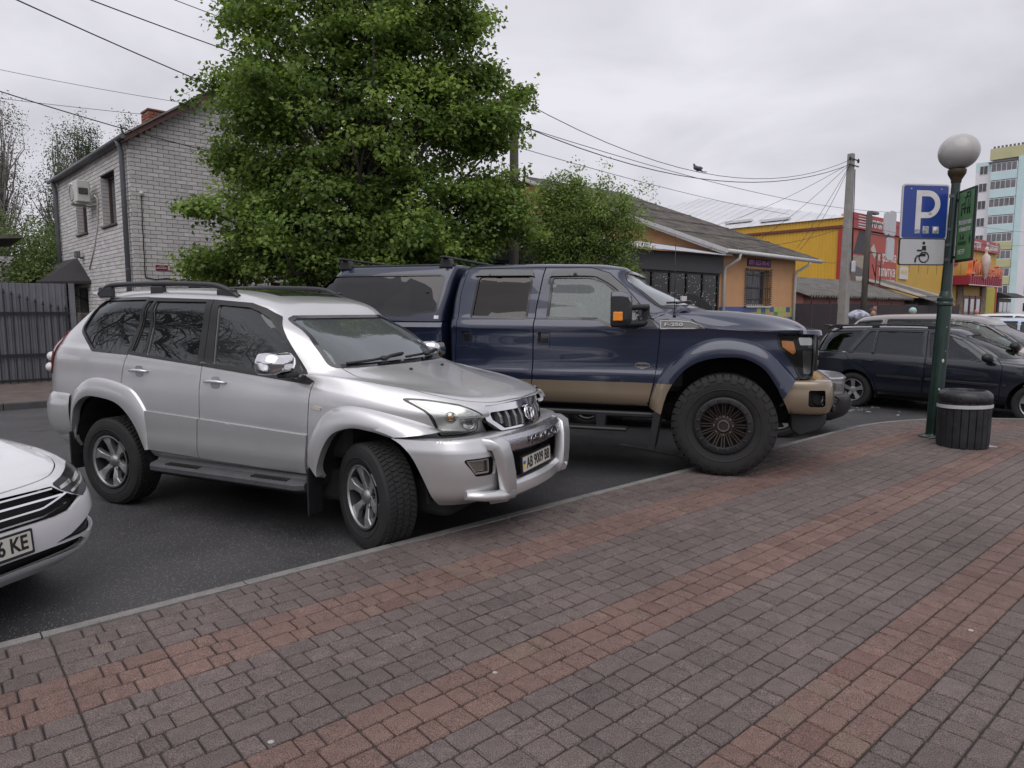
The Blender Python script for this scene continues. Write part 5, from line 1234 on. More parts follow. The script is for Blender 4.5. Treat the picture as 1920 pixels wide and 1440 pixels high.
    a = boolean(shell, cut); cut2 = prism_me([win_q, win_v, win_r, win_f, arch_f, arch_r], .5, 1.4); a = boolean(a, cut2)
    wsc = rnd_poly([(-.735, 1.298), (.735, 1.298), (.700, 1.45), (.628, 1.640), (.57, 1.660), (-.57, 1.660), (-.628, 1.640), (-.700, 1.45)], .02)
    a = boolean(a, prism_me([wsc], -1.3, .1, 'x'))
    d_r = [(-2.455, 1.349), (-2.577, 1.176), (-2.590, 1.083), (-2.40, 1.0), (-2.290, .87), (-2.285, .54), (-1.672, .513), (-1.685, .70), (-1.645, .84), (-1.640, 1.07), (-1.618, 1.276)]
    d_r = [(-2.50, 1.352), (-2.4, 1.822), (-1.630, 1.798), (-1.616, 1.282)] + d_r[10:4:-1] + d_r[4:0:-1]
    d_r = [(-2.512, 1.352), (-2.410, 1.815), (-1.632, 1.792), (-1.617, 1.276), (-1.642, 1.07), (-1.650, .84), (-1.666, .70), (-1.672, .512), (-2.30, .53), (-2.30, .87), (-2.42, 1.0), (-2.590, 1.083), (-2.577, 1.176)]
    d_f = [(-1.617, 1.276), (-1.632, 1.792), (-1.24, 1.765), (-1.10, 1.722), (-.970, 1.658), (-.56, 1.225), (-.487, 1.192), (-.517, .995), (-.534, .795), (-.556, .495), (-1.672, .512), (-1.666, .70), (-1.650, .84), (-1.642, 1.07)]
    hoodp = spline([(-.20, 0), (-.235, .3), (-.34, .62), (-.36, .70), (.0, .715), (.30, .70), (.53, .635), (.68, .52), (.765, .34), (.795, 0)], 5)
    hoodp = hoodp + [(x, -y) for x, y in hoodp[-2:0:-1]]
    doors = {}
    for nm, p in (('rear', d_r), ('front', d_f)):
        doors[nm] = boolean(a, prism_me([inset(p, .0035)], -1.4, -.45), 'INTERSECT')
    for p in (d_r, d_f): a = boolean(a, prism_me([inset(p, -.0035)], -1.4, -.45))
    a = boolean(a, prism_me([inset(rnd_poly([(-.505, 1.040), (.505, 1.040), (.48, .93), (.375, .84), (.375, .70), (-.375, .70), (-.375, .84), (-.48, .93)], .01), 0)], .45, 1.2, 'x'))
    hm = boolean(a, prism_me([inset(hoodp, .0035)], .98, 1.45, 'z'), 'INTERSECT'); a = boolean(a, prism_me([inset(hoodp, -.0035)], .98, 1.45, 'z'))
    body = skin_obj('body', a, sf, pa, T)
    skin_obj('bonnet', hm, sf, pa, T)
    # black window frames and panes
    frame = [(-3.0, 1.352)]
    dr = skin_obj('rear_door', doors['rear'], sf, pa, T); df = skin_obj('front_door', doors['front'], sf, pa, T)
    P = S[-1]
    fr_r = [(-2.522, 1.340), (-2.414, 1.824), (-1.634, 1.800), (-1.620, 1.268)]
    fr_f = [(-1.614, 1.268), (-1.628, 1.800), (-1.24, 1.770), (-1.10, 1.728), (-.968, 1.662), (-.565, 1.228), (-.49, 1.196), (-.52, 1.170)]
    patch('window_frame', m_black, dr, P, fr_r, [win_v, win_r], .006, .012, .025); patch('window_frame', m_black, df, P, fr_f, [win_f], .006, .012, .025)
    patch('quarter_seal', m_gloss, body, P, inset(win_q, -.018), [inset(win_q, .006)], .004, .010, .03)
    patch('quarter_glass', g_side, body, P, inset(win_q, -.008), (), -.010, 0, .06)
    patch('vent_glass', g_side, dr, P, inset(win_v, -.008), (), -.010, 0, .06); patch('door_glass', g_side, dr, P, inset(win_r, -.008), (), -.010, 0, .06)
    patch('door_glass', g_fd, df, P, inset(win_f, -.008), (), -.010, 0, .06)
    for w_, gm in ((win_q, g_side), (win_v, g_side), (win_r, g_side), (win_f, g_fd)):
        patch('far_side_glass', gm, body, S[1], inset(w_, -.008), (), -.010, 0, .08)
    patch('windscreen', g_front, body, FR, inset(wsc, -.012), (), -.010, 0, .06)
    patch('windscreen_seal', m_gloss, body, FR, inset(wsc, -.012), [inset(wsc, .012)], .004, .012, .025)
    # lower cladding on doors, wing lamp
    cl_r = [(-2.283, .872), (-1.656, .846), (-1.671, .705), (-1.677, .528), (-2.296, .545)]
    cl_f = [(-1.647, .846), (-.537, .798), (-.560, .512), (-1.668, .527), (-1.662, .705)]
    patch('door_cladding', pa, dr, P, cl_r, (), .020, .024, .04, crown=.016); patch('door_cladding', pa, df, P, cl_f, (), .020, .024, .04, crown=.016)
    lens = pm('frosted_lens', (.55, .50, .42), .3, coat=.6)
    patch('side_repeater', lens, body, P, rnd_poly([(-.475, 1.022), (-.40, 1.012), (-.40, .988), (-.475, .996)], .01), (), .008, .01, .02)
    # flares
    fo_f = spline([(-.535, .62), (-.528, .742), (-.427, .913), (-.313, 1.010), (-.115, 1.041), (.175, .996), (.403, .940), (.54, .88)], 6)
    fi_f = spline([(-.425, .50), (-.422, .573), (-.36, .727), (-.265, .835), (-.103, .886), (.053, .876), (.130, .864), (.215, .843)], 6)
    fo_r = spline([(-3.26, .90), (-3.23, .993), (-3.146, 1.061), (-3.016, 1.122), (-2.82, 1.130), (-2.566, 1.088), (-2.41, 1.030), (-2.29, .90), (-2.26, .80), (-2.26, .54)], 6)
    fi_r = spline([(-3.262, .64), (-3.249, .70), (-3.209, .833), (-3.124, .918), (-3.008, .961), (-2.837, .958), (-2.65, .929), (-2.517, .86), (-2.392, .73), (-2.285, .54)], 6)
    pf = [(0, 0), (.10, .42), (.28, .78), (.55, .96), (.85, 1.0), (1.0, .93)]
    for s in (-1, 1):
        for nm, o_, i_, ym in (('wheel_arch_flare', fo_f, fi_f, .945), ('wheel_arch_flare', fo_r, fi_r, .945)):
            me = flare_mesh(S[s], s, o_, i_, ym, pf, .07, 60); me.materials.append(pa); link(bpy.data.objects.new(nm, me), T)
    # handles
    hm_ = pm('satin_handle', (.62, .62, .64), .25, .6, .5)
    for d_, (x0, x1, zc) in ((dr, (-2.465, -2.245, 1.205)), (df, (-1.575, -1.345, 1.148))):
        xc_ = (x0 + x1) / 2
        patch('handle_cup', pm('handle_cup_shade', (.30, .30, .32), .4, .5, .8), d_, P, rnd_poly([(xc_ - .055, zc + .045), (xc_ + .055, zc + .045), (xc_ + .05, zc - .052), (xc_ - .05, zc - .052)], .04), (), .0015, .003, .02)
        pts = [P(x0, zc - .002, .004), P(x0 + .012, zc, .018), P(xc_ - .03, zc + .006, .034), P(xc_ + .05, zc + .006, .034), P(x1 - .012, zc, .018), P(x1, zc - .002, .004)]
        b = MB(); b.tube(pts, [.008, .013, .014, .014, .013, .008], 10); o = b.build('door_handle', hm_, d_)
    # mirror
    for s, par in ((-1, df), (1, body)):
        MM = Matrix.Translation((-.66, s * 1.055, 1.325)); b = MB()
        prof = rnd_poly([(-.115, -.070), (.110, -.080), (.125, .045), (.075, .082), (-.105, .085), (-.13, .03)], .05, 6)
        for k in range(1): pass
        n = len(prof); v = []; f = []; lay = [(-.10, .86), (-.04, 1.0), (.03, .97), (.075, .80), (.095, .45)]
        # housing: sections along x (front rounded), outline in y,z
        prof = rnd_poly([(-.125, -.065), (.125, -.075), (.135, .02), (.10, .085), (-.09, .085), (-.13, .05)], .05, 6); n = len(prof)
        lay = [(-.085, .93), (-.07, 1.0), (.0, .99), (.06, .90), (.095, .70), (.115, .35)]
        for (dx, k) in lay: v += [(dx, s * p[0] * k, p[1] * k + .005) for p in prof]
        for r_ in range(len(lay) - 1): f += [(r_ * n + i, r_ * n + (i + 1) % n, (r_ + 1) * n + (i + 1) % n, (r_ + 1) * n + i) for i in range(n)]
        f += [tuple(range(n)), tuple(range((len(lay) - 1) * n, len(lay) * n))]
        b.add([tuple(MM @ Vector(q)) for q in v], f, smooth=True); o = b.build('wing_mirror', m_chrome, par, label='chrome wing mirror')
        bm2 = bmesh.new(); bm2.from_mesh(o.data); bmesh.ops.recalc_face_normals(bm2, faces=bm2.faces); bm2.to_mesh(o.data); bm2.free(); smooth_by_angle(o.data, 40)
        b = MB(); b.box(-.03, .06, -.10, .06, -.095, -.06, Matrix.Translation((-.64, s * .96, 1.325)), bev=.012); b.build('mirror_foot', m_black, o)
    # roof rails
    for s in (-1, 1):
        y = s * .655; rail = MB()
        pts = [(-3.17, y, rf(-3.17).item() + .0), (-3.10, y, 1.905), (-3.0, y, 1.945), (-2.6, y, 1.952), (-2.2, y, 1.948), (-1.8, y, 1.934), (-1.64, y, 1.915), (-1.5, y, 1.868), (-1.42, y, rf(-1.42).item() - .005)]
        pts = [(p[0], p[1] - s * .02 * max(0, (1.93 - p[2]) / .1), p[2]) for p in pts]
        for i, p in enumerate(pts): pass
        M2 = []
        n8 = 8; v = []; f = []
        P3 = spline([(p[0], p[2]) for p in pts], 4)
        for (x, z) in P3:
            for k in range(n8):
                a_ = 2 * math.pi * (k + .5) / n8; v.append((x, y + .026 * math.cos(a_), z - .006 + .024 * math.sin(a_)))
        for i in range(len(P3) - 1): f += [(i * n8 + k, i * n8 + (k + 1) % n8, (i + 1) * n8 + (k + 1) % n8, (i + 1) * n8 + k) for k in range(n8)]
        rail.add(v, f, smooth=True)
        for (xa, xb) in ((-3.16, -2.98), (-2.46, -2.30), (-1.66, -1.46)): rail.box(xa, xb, y - .024, y + .024, 1.83, 1.925 if xa < -1.7 else 1.89, bev=.01)
        o = rail.build('roof_rail', pm('rail_black', (.025, .026, .03), .38, var=.1), T); bmx = bmesh.new(); bmx.from_mesh(o.data); bmesh.ops.recalc_face_normals(bmx, faces=bmx.faces); bmx.to_mesh(o.data); bmx.free()
    # sunroof pane
    patch('sunroof', pm('sunroof_glass', (.02, .024, .026), .06, coat=1.0), body, TP, rnd_poly([(-1.95, -.42), (-1.22, -.42), (-1.22, .42), (-1.95, .42)], .06), (), .004, .006, .08)
    # roof spoiler
    b = MB(); b.prism([(-3.08, 1.86), (-3.22, 1.875), (-3.36, 1.885), (-3.37, 1.862), (-3.28, 1.83), (-3.12, 1.80)], -.60, .60, 'y'); o = b.build('roof_spoiler', pa, T); bevel_obj(o, .012, 2)
    # tail lamps with round protruding lenses
    wl_ = pm('milky_lens', (.62, .60, .58), .25, coat=.8)
    for s in (-1, 1):
        o = patch('tail_lamp', m_redlens, T, S[s], rnd_poly([(-3.515, 1.548), (-3.63, 1.45), (-3.69, 1.36), (-3.735, 1.28), (-3.745, 1.12), (-3.64, 1.13), (-3.56, 1.30), (-3.50, 1.42)], .03), (), .014, .03, .03, crown=.012)
        for zc, xx in ((1.285, -3.715), (1.185, -3.725)):
            q = S[s](xx + .02, zc, .012); b = MB(); b.sphere((xx + .0, q.y, zc), .052, 14, 10, 1.1, .8, .85); b.build('tail_lamp_bulge', wl_, o)
    # rear bumper
    def bump_grid(levels, xc, half, nf=40, pref=5.0):
        G = ringloft(levels, xc, nf, nf, pref, 2.0); nr = nf
        return G[:, :, :]
    BL = [Lv(-3.72, -2.9, .84, .52, 5, 4.5), Lv(-3.83, -2.9, .905, .60, 5, 4.5), Lv(-3.88, -2.9, .935, .76, 5, 4.4), Lv(-3.87, -2.9, .935, .86, 5, 4.4, sharp=True, n=3), Lv(-3.77, -2.9, .90, .965, 5, 5, n=2), Lv(-3.66, -2.9, .84, .968, 5, 5)]
    G2 = ringloft(BL, -3.275, 4, 40, 5, 1.0)[:, :40]
    bmb = shell_from_grid(G2); o = tmp_obj(bmb, 'rear_bumper'); COL.objects.unlink(o); link(o, T); o.data.materials.append(pa); smooth_by_angle(o.data, 30)
    # front bumper
    FB = [Lv(-.5, .78, .85, .375, 4.2, 5), Lv(-.5, .88, .91, .45, 4.2, 5), Lv(-.5, .905, .93, .56, 4.2, 5), Lv(-.5, .905, .942, .68, 4.2, 5), Lv(-.5, .895, .942, .765, 4.2, 5, sharp=True, n=4), Lv(-.5, .845, .925, .838, 4.4, 5, sharp=True, n=2), Lv(-.5, .76, .88, .845, 4.4, 5, n=2), Lv(-.5, .70, .86, .84, 4.4, 5)]
    Gf = ringloft(FB, .05, 60, 4, 4.2, 1.0)
    keep = [i for i in range(Gf.shape[1]) if Gf[3, i, 0] > .12]
    Gf = Gf[:, keep[0]:]; bmb = shell_from_grid(Gf); bsf = Surf(bmb); bme = bpy.data.meshes.new('fb'); bmb.to_mesh(bme)
    bsh = thicken(bme, .02); BF = bsf.front()
    air = rnd_poly([(-.50, .455), (.50, .455), (.505, .70), (-.505, .70)], .03)
    fogs = [rnd_poly([(s * .835, .715), (s * .635, .715), (s * .600, .69), (s * .610, .585), (s * .76, .590)], .02) for s in (-1, 1)]
    bsh = boolean(bsh, prism_me([air] + fogs, .45, 1.2, 'x')); bsh = boolean(bsh, prism_me([arch_f + [(.54, -.2), (-.5, -.2)]], -1.3, 1.3, 'y'))
    bo = skin_obj('front_bumper', bsh, bsf, pa, T)
    b = MB(); b.box(.60, .70, -.60, .60, .42, .80); b.build('bumper_backing', m_dark, bo)
    # fog lamps
    for s in (-1, 1):
        fp = fogs[0] if s < 0 else fogs[1]
        patch('fog_lamp_recess', m_under, bo, BF, fp, (), -.045, .004, .03)
        lp = rnd_poly([(s * .818, .706), (s * .665, .706), (s * .665, .606), (s * .765, .606)], .012)
        patch('fog_lamp', m_reflector, bo, BF, inset(lp, .012), (), -.03, .004, .03); patch('fog_lamp_lens', m_clear, bo, BF, lp, (), -.006, .004, .03)
        patch('fog_lamp_rim', m_chrome, bo, BF, lp, [inset(lp, .009)], -.003, .01, .03)
    # nudge guard: two silver uprights, chrome cross bar, lower bar
    gm = pa
    def guard_leg(s):
        b = MB(); sec = []
        path = [(.76, .60, .815), (.86, .595, .812), (.915, .58, .785), (.935, .56, .70), (.945, .535, .58), (.945, .515, .47), (.925, .50, .405), (.80, .49, .368)]
        v = []; n = len(path); wid = [.15, .155, .155, .15, .15, .145, .145, .14]
        for i, (x, y, z) in enumerate(path):
            a_ = path[max(i - 1, 0)]; c_ = path[min(i + 1, n - 1)]; t = Vector((c_[0] - a_[0], 0, c_[2] - a_[2])).normalized(); nn = Vector((-t.z, 0, t.x)); nn = nn if nn.x > 0 else -nn
            w = wid[i] / 2
            for (dw, dn) in ((-w, -.05), (-w, .006), (-w * .86, .022), (w * .86, .022), (w, .006), (w, -.05)):
                q = Vector((x, s * y, z)) + nn * dn + Vector((0, dw, 0)); v.append(tuple(q))
        f = []
        for i in range(n - 1):
            for j in range(5): f.append((i * 6 + j, i * 6 + j + 1, (i + 1) * 6 + j + 1, (i + 1) * 6 + j))
        f += [tuple(range(6)), tuple(range((n - 1) * 6, n * 6))]
        b.add(v, f); o = b.build('guard_upright', gm, gd); bm2 = bmesh.new(); bm2.from_mesh(o.data); bmesh.ops.recalc_face_normals(bm2, faces=bm2.faces); bm2.to_mesh(o.data); bm2.free()
        smooth_by_angle(o.data, 50)
    gd_b = MB()
    arc = lambda x0, z: [(x0 - .10 * (t / .62) ** 2, t, z) for t in np.linspace(-.60, .60, 15)]
    def bar(name, mat, x0, zc, hh, dd, par, ymax=.60, bow=.10):
        b = MB(); v = []; f = []; ys = np.linspace(-ymax, ymax, 17)
        sec = [(-dd, -hh), (0, -hh), (dd * .5, -hh * .6), (dd * .6, 0), (dd * .5, hh * .6), (0, hh), (-dd, hh)]
        for t in ys:
            xx = x0 - bow * (t / .62) ** 2
            v += [(xx + a, t, zc + c) for a, c in sec]
        m = len(sec)
        for i in range(len(ys) - 1): f += [(i * m + j, i * m + j + 1, (i + 1) * m + j + 1, (i + 1) * m + j) for j in range(m - 1)]
        b.add(v, f, smooth=True); o = b.build(name, mat, par); bm2 = bmesh.new(); bm2.from_mesh(o.data); bmesh.ops.recalc_face_normals(bm2, faces=bm2.faces)
        if sum(f_.normal.x * f_.calc_area() for f_ in bm2.faces) < 0: bmesh.ops.reverse_faces(bm2, faces=bm2.faces)
        bm2.to_mesh(o.data); bm2.free(); smooth_by_angle(o.data, 35); return o
    gd = bar('nudge_guard', pm('wet_chrome', (.55, .55, .58), .14, 1.0, var=.12, scale=60, bump=.25, bscale=130), .945, .765, .066, .07, T, ymax=.55)
    for s in (-1, 1): guard_leg(s)
    bar('guard_lower_bar', gm, .955, .440, .060, .06, gd, ymax=.55)
    text_obj('guard_lettering', 'PRADO', .085, pm('wet_chrome', (.55, .55, .58), .14, 1.0), gd, frame_M((.9868, 0.0, .765), (0, 1, 0), (0, 0, 1)), ext=.0016, bold=.002, fit=.50)
    # side lips of the guard
    for s in (-1, 1):
        b = MB(); path = [(.935, .48, .420), (.905, .60, .432), (.845, .71, .448), (.75, .81, .468)]
        b.tube([(x, s * y, z) for x, y, z in path], [.050, .050, .045, .036], 10); o = b.build('guard_side_lip', gm, gd)
        for v in o.data.vertices: v.co.z = .45 + (v.co.z - .45) * .8
    # plate
    plate('number_plate', T, frame_M((.944, -.045, .592), (.0, 1, .0), (-.05, 0, 1)), 'AB 9009 BB')
    # grille: chrome surround, dark mesh, seven slats, round badge
    gx = .865
    go = [(-.50, 1.035), (.50, 1.035), (.475, .93), (.37, .848), (-.37, .848), (-.475, .93)]
    def fx(y): return gx - .12 * (y / .5) ** 2
    gpr = lambda y, z, off=0.0: Vector((fx(y) + off - (z - .83) * .28, y, z))
    gr = patch('grille', m_dark, T, gpr, inset(rnd_poly(go, .03), .02), (), -.03, .01, .05)
    gi = rnd_poly([(-.44, .985), (.44, .985), (.425, .93), (.335, .862), (-.335, .862), (-.425, .93)], .02)
    patch('grille_surround', m_chrome, gr, gpr, rnd_poly(go, .03), [gi], .010, .05, .03)
    gslat = pm('grille_slat', (.30, .30, .31), .3, .8)
    for y in (-.34, -.255, -.17, -.085, .085, .17, .255, .34):
        h0, h1 = .862 + max(0, abs(y) - .30) * .8, .992
        b = MB(); b.prism([(fx(y) - .065, h0), (fx(y) - .008, h0), (fx(y) - .020, (h0 + h1) / 2), (fx(y) - .055, h1), (fx(y) - .10, h1)], y - .017, y + .017, 'y'); o = b.build('grille_slat', gslat, gr); bevel_obj(o, .006, 2)
    b = MB(); BMx = frame_M((fx(0) - .012, 0, .94), (0, 1, 0), (-.28, 0, 1))
    for (rx, ry, cy, rot) in ((.072, .052, 0, 0), (.030, .050, .0, 0), (.050, .020, .026, 0)):
        b.tube([tuple(BMx @ Vector((rx * math.cos(t), cy + ry * math.sin(t), .004))) for t in np.linspace(0, 2 * math.pi, 29)], .008 if rx > .06 else .006, 8, caps=False)
    b.build('round_badge', m_chrome, gr)
    # headlamps: dark bowl, reflectors, clear lens
    for s in (-1, 1):
        hp = [(.325, 1.085), (.365, 1.104), (.50, 1.092), (.60, 1.065), (.66, 1.02), (.70, .955), (.715, .862), (.66, .856), (.60, .858), (.545, .95), (.445, 1.035)]
        # outlines in (y, z) seen from the front on the nose skin
        hf = rnd_poly([(s * y, z) for y, z in [(.792, 1.098), (.73, 1.088), (.64, 1.055), (.555, .985), (.485, .862), (.60, .850), (.735, .846), (.762, .93), (.782, 1.02)]], .02)
        hl = patch('headlamp', m_under, T, FR, hf, (), -.004, .012, .03)
        patch('reflector', m_reflector, hl, FR, rnd_poly([(s * y, z) for y, z in [(.778, 1.086), (.72, 1.075), (.645, 1.043), (.585, .985), (.60, .93), (.70, .99), (.77, 1.03)]], .015), (), .002, .004, .03)
        patch('low_reflector', m_reflector, hl, FR, rnd_poly([(s * y, z) for y, z in [(.735, .855), (.60, .860), (.52, .868), (.535, .90), (.62, .895), (.745, .90)]], .015), (), .002, .004, .03)
        for (yy, zz, rr_, mm) in ((.610, .945, .062, m_reflector), (.715, .975, .042, m_amber)):
            q = FR(s * yy, zz, 0.006); b = MB()
            N = (FR(s * yy, zz, .1) - FR(s * yy, zz, 0)).normalized(); M3 = frame_M(q, N.cross(Vector((0, 0, 1))), (0, 0, 1))
            b.lathe([(rr_, 0), (rr_ * 1.0, .010), (rr_ * .86, .012), (rr_ * .7, .004), (rr_ * .3, -.004), (0, -.004)], 24, M3)
            o = b.build('lamp_bowl', m_reflector if mm is not m_amber else m_reflector, hl)
            b = MB(); b.sphere((0, 0, 0), rr_ * .5, 12, 8, 1, 1, .5, M=M3 @ Matrix.Translation((0, 0, .004))); b.build('bulb_cap', mm if mm is m_amber else pm('projector_lens', (.05, .05, .05), .05, coat=1), o)
        patch('headlamp_lens', m_clear, hl, FR, hf, (), .022, .0, .03, crown=.0)
        patch('headlamp_seal', m_gloss, hl, FR, inset(hf, -.006), [inset(hf, .004)], .003, .012, .03)
    # wipers, washer nozzles
    wp = MB()
    def wy(y, zz): return FR(y, zz, .018)
    for (y0, y1, z0, z1) in ((-.66, -.02, 1.305, 1.335), (.0, .58, 1.315, 1.335)):
        pts = [wy(y0 + (y1 - y0) * t, z0 + (z1 - z0) * t + .0) for t in np.linspace(0, 1, 9)]; b = MB(); b.tube(pts, .011, 6); b.tube([pts[4] + Vector((.03, 0, .0)), pts[6] + Vector((.02, 0, .012)), pts[8] + Vector((.01, 0, .01))], .014, 6)
        pv = pts[4]; b.sphere(tuple(pv + Vector((.04, 0, .005))), .035, 10, 6, 1, 1, .6); b.build('wiper', m_black, T)
    for y in (-.25, .22):
        q = TP(-.05, y, .008); b = MB(); b.sphere(tuple(q), .013, 8, 6, 1.4, 1, .7); b.build('washer_nozzle', m_black, T)
    # running board, mud flaps, underbody, wheel wells
    m_board = pm('grey_step_plastic', (.060, .060, .066), .6, var=.2, scale=10, bump=.2, bscale=120)
    for s in (-1, 1):
        b = MB(); prof = [(.86, .495), (.875, .485), (.90, .455), (.985, .440), (1.0, .428), (1.0, .395), (.97, .375), (.84, .40)]
        n = len(prof); xs = [-2.20, -2.15, -1.9, -1.3, -.8, -.58, -.53]; sc = [.75, 1, 1, 1, 1, 1, .72]; v = []; f = []
        for x, k in zip(xs, sc): v += [(x, s * (.86 + (y - .86) * k), z) for y, z in prof]
        for i in range(len(xs) - 1): f += [(i * n + j, i * n + (j + 1) % n, (i + 1) * n + (j + 1) % n, (i + 1) * n + j) for j in range(n)]
        f += [tuple(range(n)), tuple(range((len(xs) - 1) * n, len(xs) * n))]
        b.add(v, f); o = b.build('running_board', m_board, T); bm2 = bmesh.new(); bm2.from_mesh(o.data); bmesh.ops.recalc_face_normals(bm2, faces=bm2.faces); bm2.to_mesh(o.data); bm2.free(); smooth_by_angle(o.data, 40)
        for k, (xa, xb) in enumerate(((-2.0, -1.62), (-1.05, -.68))):
            b = MB()
            for j in range(12):
                x = xa + (xb - xa) * j / 12; b.box(x, x + .012, s * .912 if s > 0 else -.972, s * .972 if s > 0 else -.912, .440, .456)
            b.build('step_tread', m_rubber, o)
        for (x, z0, z1, yo) in ((-3.30, .27, .62, .78), (-.50, .20, .56, .80)):
            b = MB(); b.box(x - .008, x + .008, s * yo if s > 0 else -yo - .16, s * (yo + .16) if s > 0 else -yo, z0, z1, bev=.006); b.build('mud_flap', m_black, T)
    b = MB(); b.box(-3.5, .55, -.70, .70, .26, .50, bev=.03); b.box(-3.2, .40, -.45, .45, .22, .3); b.build('underbody', m_under, T)
    for xc_ in (0, -2.79):
        pr_ = [(xc_ + .50 * math.cos(t), .40 + .58 * math.sin(t)) for t in np.linspace(0, math.pi, 14)]
        for s in (-1, 1):
            v = [(x, s * .90, z) for x, z in pr_] + [(x, s * .50, z) for x, z in pr_]; n = len(pr_); b = MB()
            b.add(v, [(i, i + 1, n + i + 1, n + i) for i in range(n - 1)] + [tuple(range(n, 2 * n))]); b.build('wheel_well', m_dark, T)
    # cabin
    b = MB(); b.box(-3.3, -.55, -.74, .74, .5, .62); b.box(-.62, -.30, -.72, .72, .6, 1.20, bev=.05); b.box(-.72, -.5, -.40, -.28, .9, 1.06, bev=.03); b.build('cabin_trim', m_seatd, T)
    for y in (-.38, .38): seat(T, -1.35, y, .66, m_seatd)
    for y in (-.42, 0, .42): seat(T, -2.25, y, .68, m_seatd, .95)
    steering_wheel(T, -.85, .38, 1.12, m_seatd)
    b = MB(); b.box(-.98, -.93, -.10, .12, 1.60, 1.665, bev=.02); b.build('inner_mirror', m_black, T)
    # wheels
    ty = tyre_mesh(.388, .232, .262, 64, .009)
    alloy = pm('machined_alloy', (.50, .50, .51), .32, .75, var=.06); well = pm('dark_wheel_well_paint', (.035, .035, .037), .5, .3)
    def wheel(x, s, steer):
        w = thing('wheel', None, None); del_keys = [k for k in ('label', 'category') if k in w]
        w.parent = T; w.location = (x, s * .795, .385); w.rotation_euler = (0, 0, steer)
        o = bpy.data.objects.new('tyre', ty); link(o, w)
        yo = s * .118; rb = rim_barrel(.234, .2, well, 'rim', w, yo, .10)
        b = MB(); b.lathe([(.236, yo + s * .002), (.228, yo + s * .006), (.218, yo + s * .004), (.214, yo - s * .01)], 56, axis='y'); oo = b.build('rim_lip', alloy, w); smooth_by_angle(oo.data, 40)
        for k in range(6):
            A = 2 * math.pi * (k + .22) / 6; b = MB()
            pts = [(.050, -.026), (.10, -.030), (.15, -.040), (.215, -.062), (.222, .0), (.217, .050), (.16, .018), (.10, .016), (.05, .026)]
            M4 = Matrix.Rotation(-A * s, 4, 'Y')
            y_of = lambda r_: yo - s * (.012 + .045 * max(0, 1 - (r_ / .20)) ** 1.5)
            v = [(p[0], y_of(math.hypot(*p)), p[1]) for p in pts] + [(p[0], y_of(math.hypot(*p)) - s * .045, p[1]) for p in pts]; n = len(pts)
            f = [tuple(range(n)), tuple(range(2 * n - 1, n - 1, -1))] + [(i, n + i, n + (i + 1) % n, (i + 1) % n) for i in range(n)]
            b.add([tuple(M4 @ Vector(q)) for q in v], f); oo = b.build('spoke', alloy, w)
            bm2 = bmesh.new(); bm2.from_mesh(oo.data); bmesh.ops.recalc_face_normals(bm2, faces=bm2.faces); bm2.to_mesh(oo.data); bm2.free(); bevel_obj(oo, .006, 2)
        b = MB(); b.lathe([(.060, yo - s * .06), (.058, yo - s * .035), (.050, yo - s * .028), (.046, yo - s * .02), (0, yo - s * .016)], 24, axis='y'); oo = b.build('hub_cap', pm('hub_grey', (.25, .25, .26), .35, .7), w)
        for k in range(6):
            b = MB(); a_ = 2 * math.pi * k / 6; b.tube([(.078 * math.cos(a_), yo - s * .06, .078 * math.sin(a_)), (.078 * math.cos(a_), yo - s * .03, .078 * math.sin(a_))], .010, 6); b.build('wheel_nut', m_disc, w)
        b = MB(); b.tube([(0, yo - s * .13, 0), (0, yo - s * .105, 0)], .16, 28); b.build('brake_disc', m_disc, w)
    for s in (-1, 1): wheel(0, s, R(-25)); wheel(-2.79, s, 0)
    return T
SUV = build_suv()
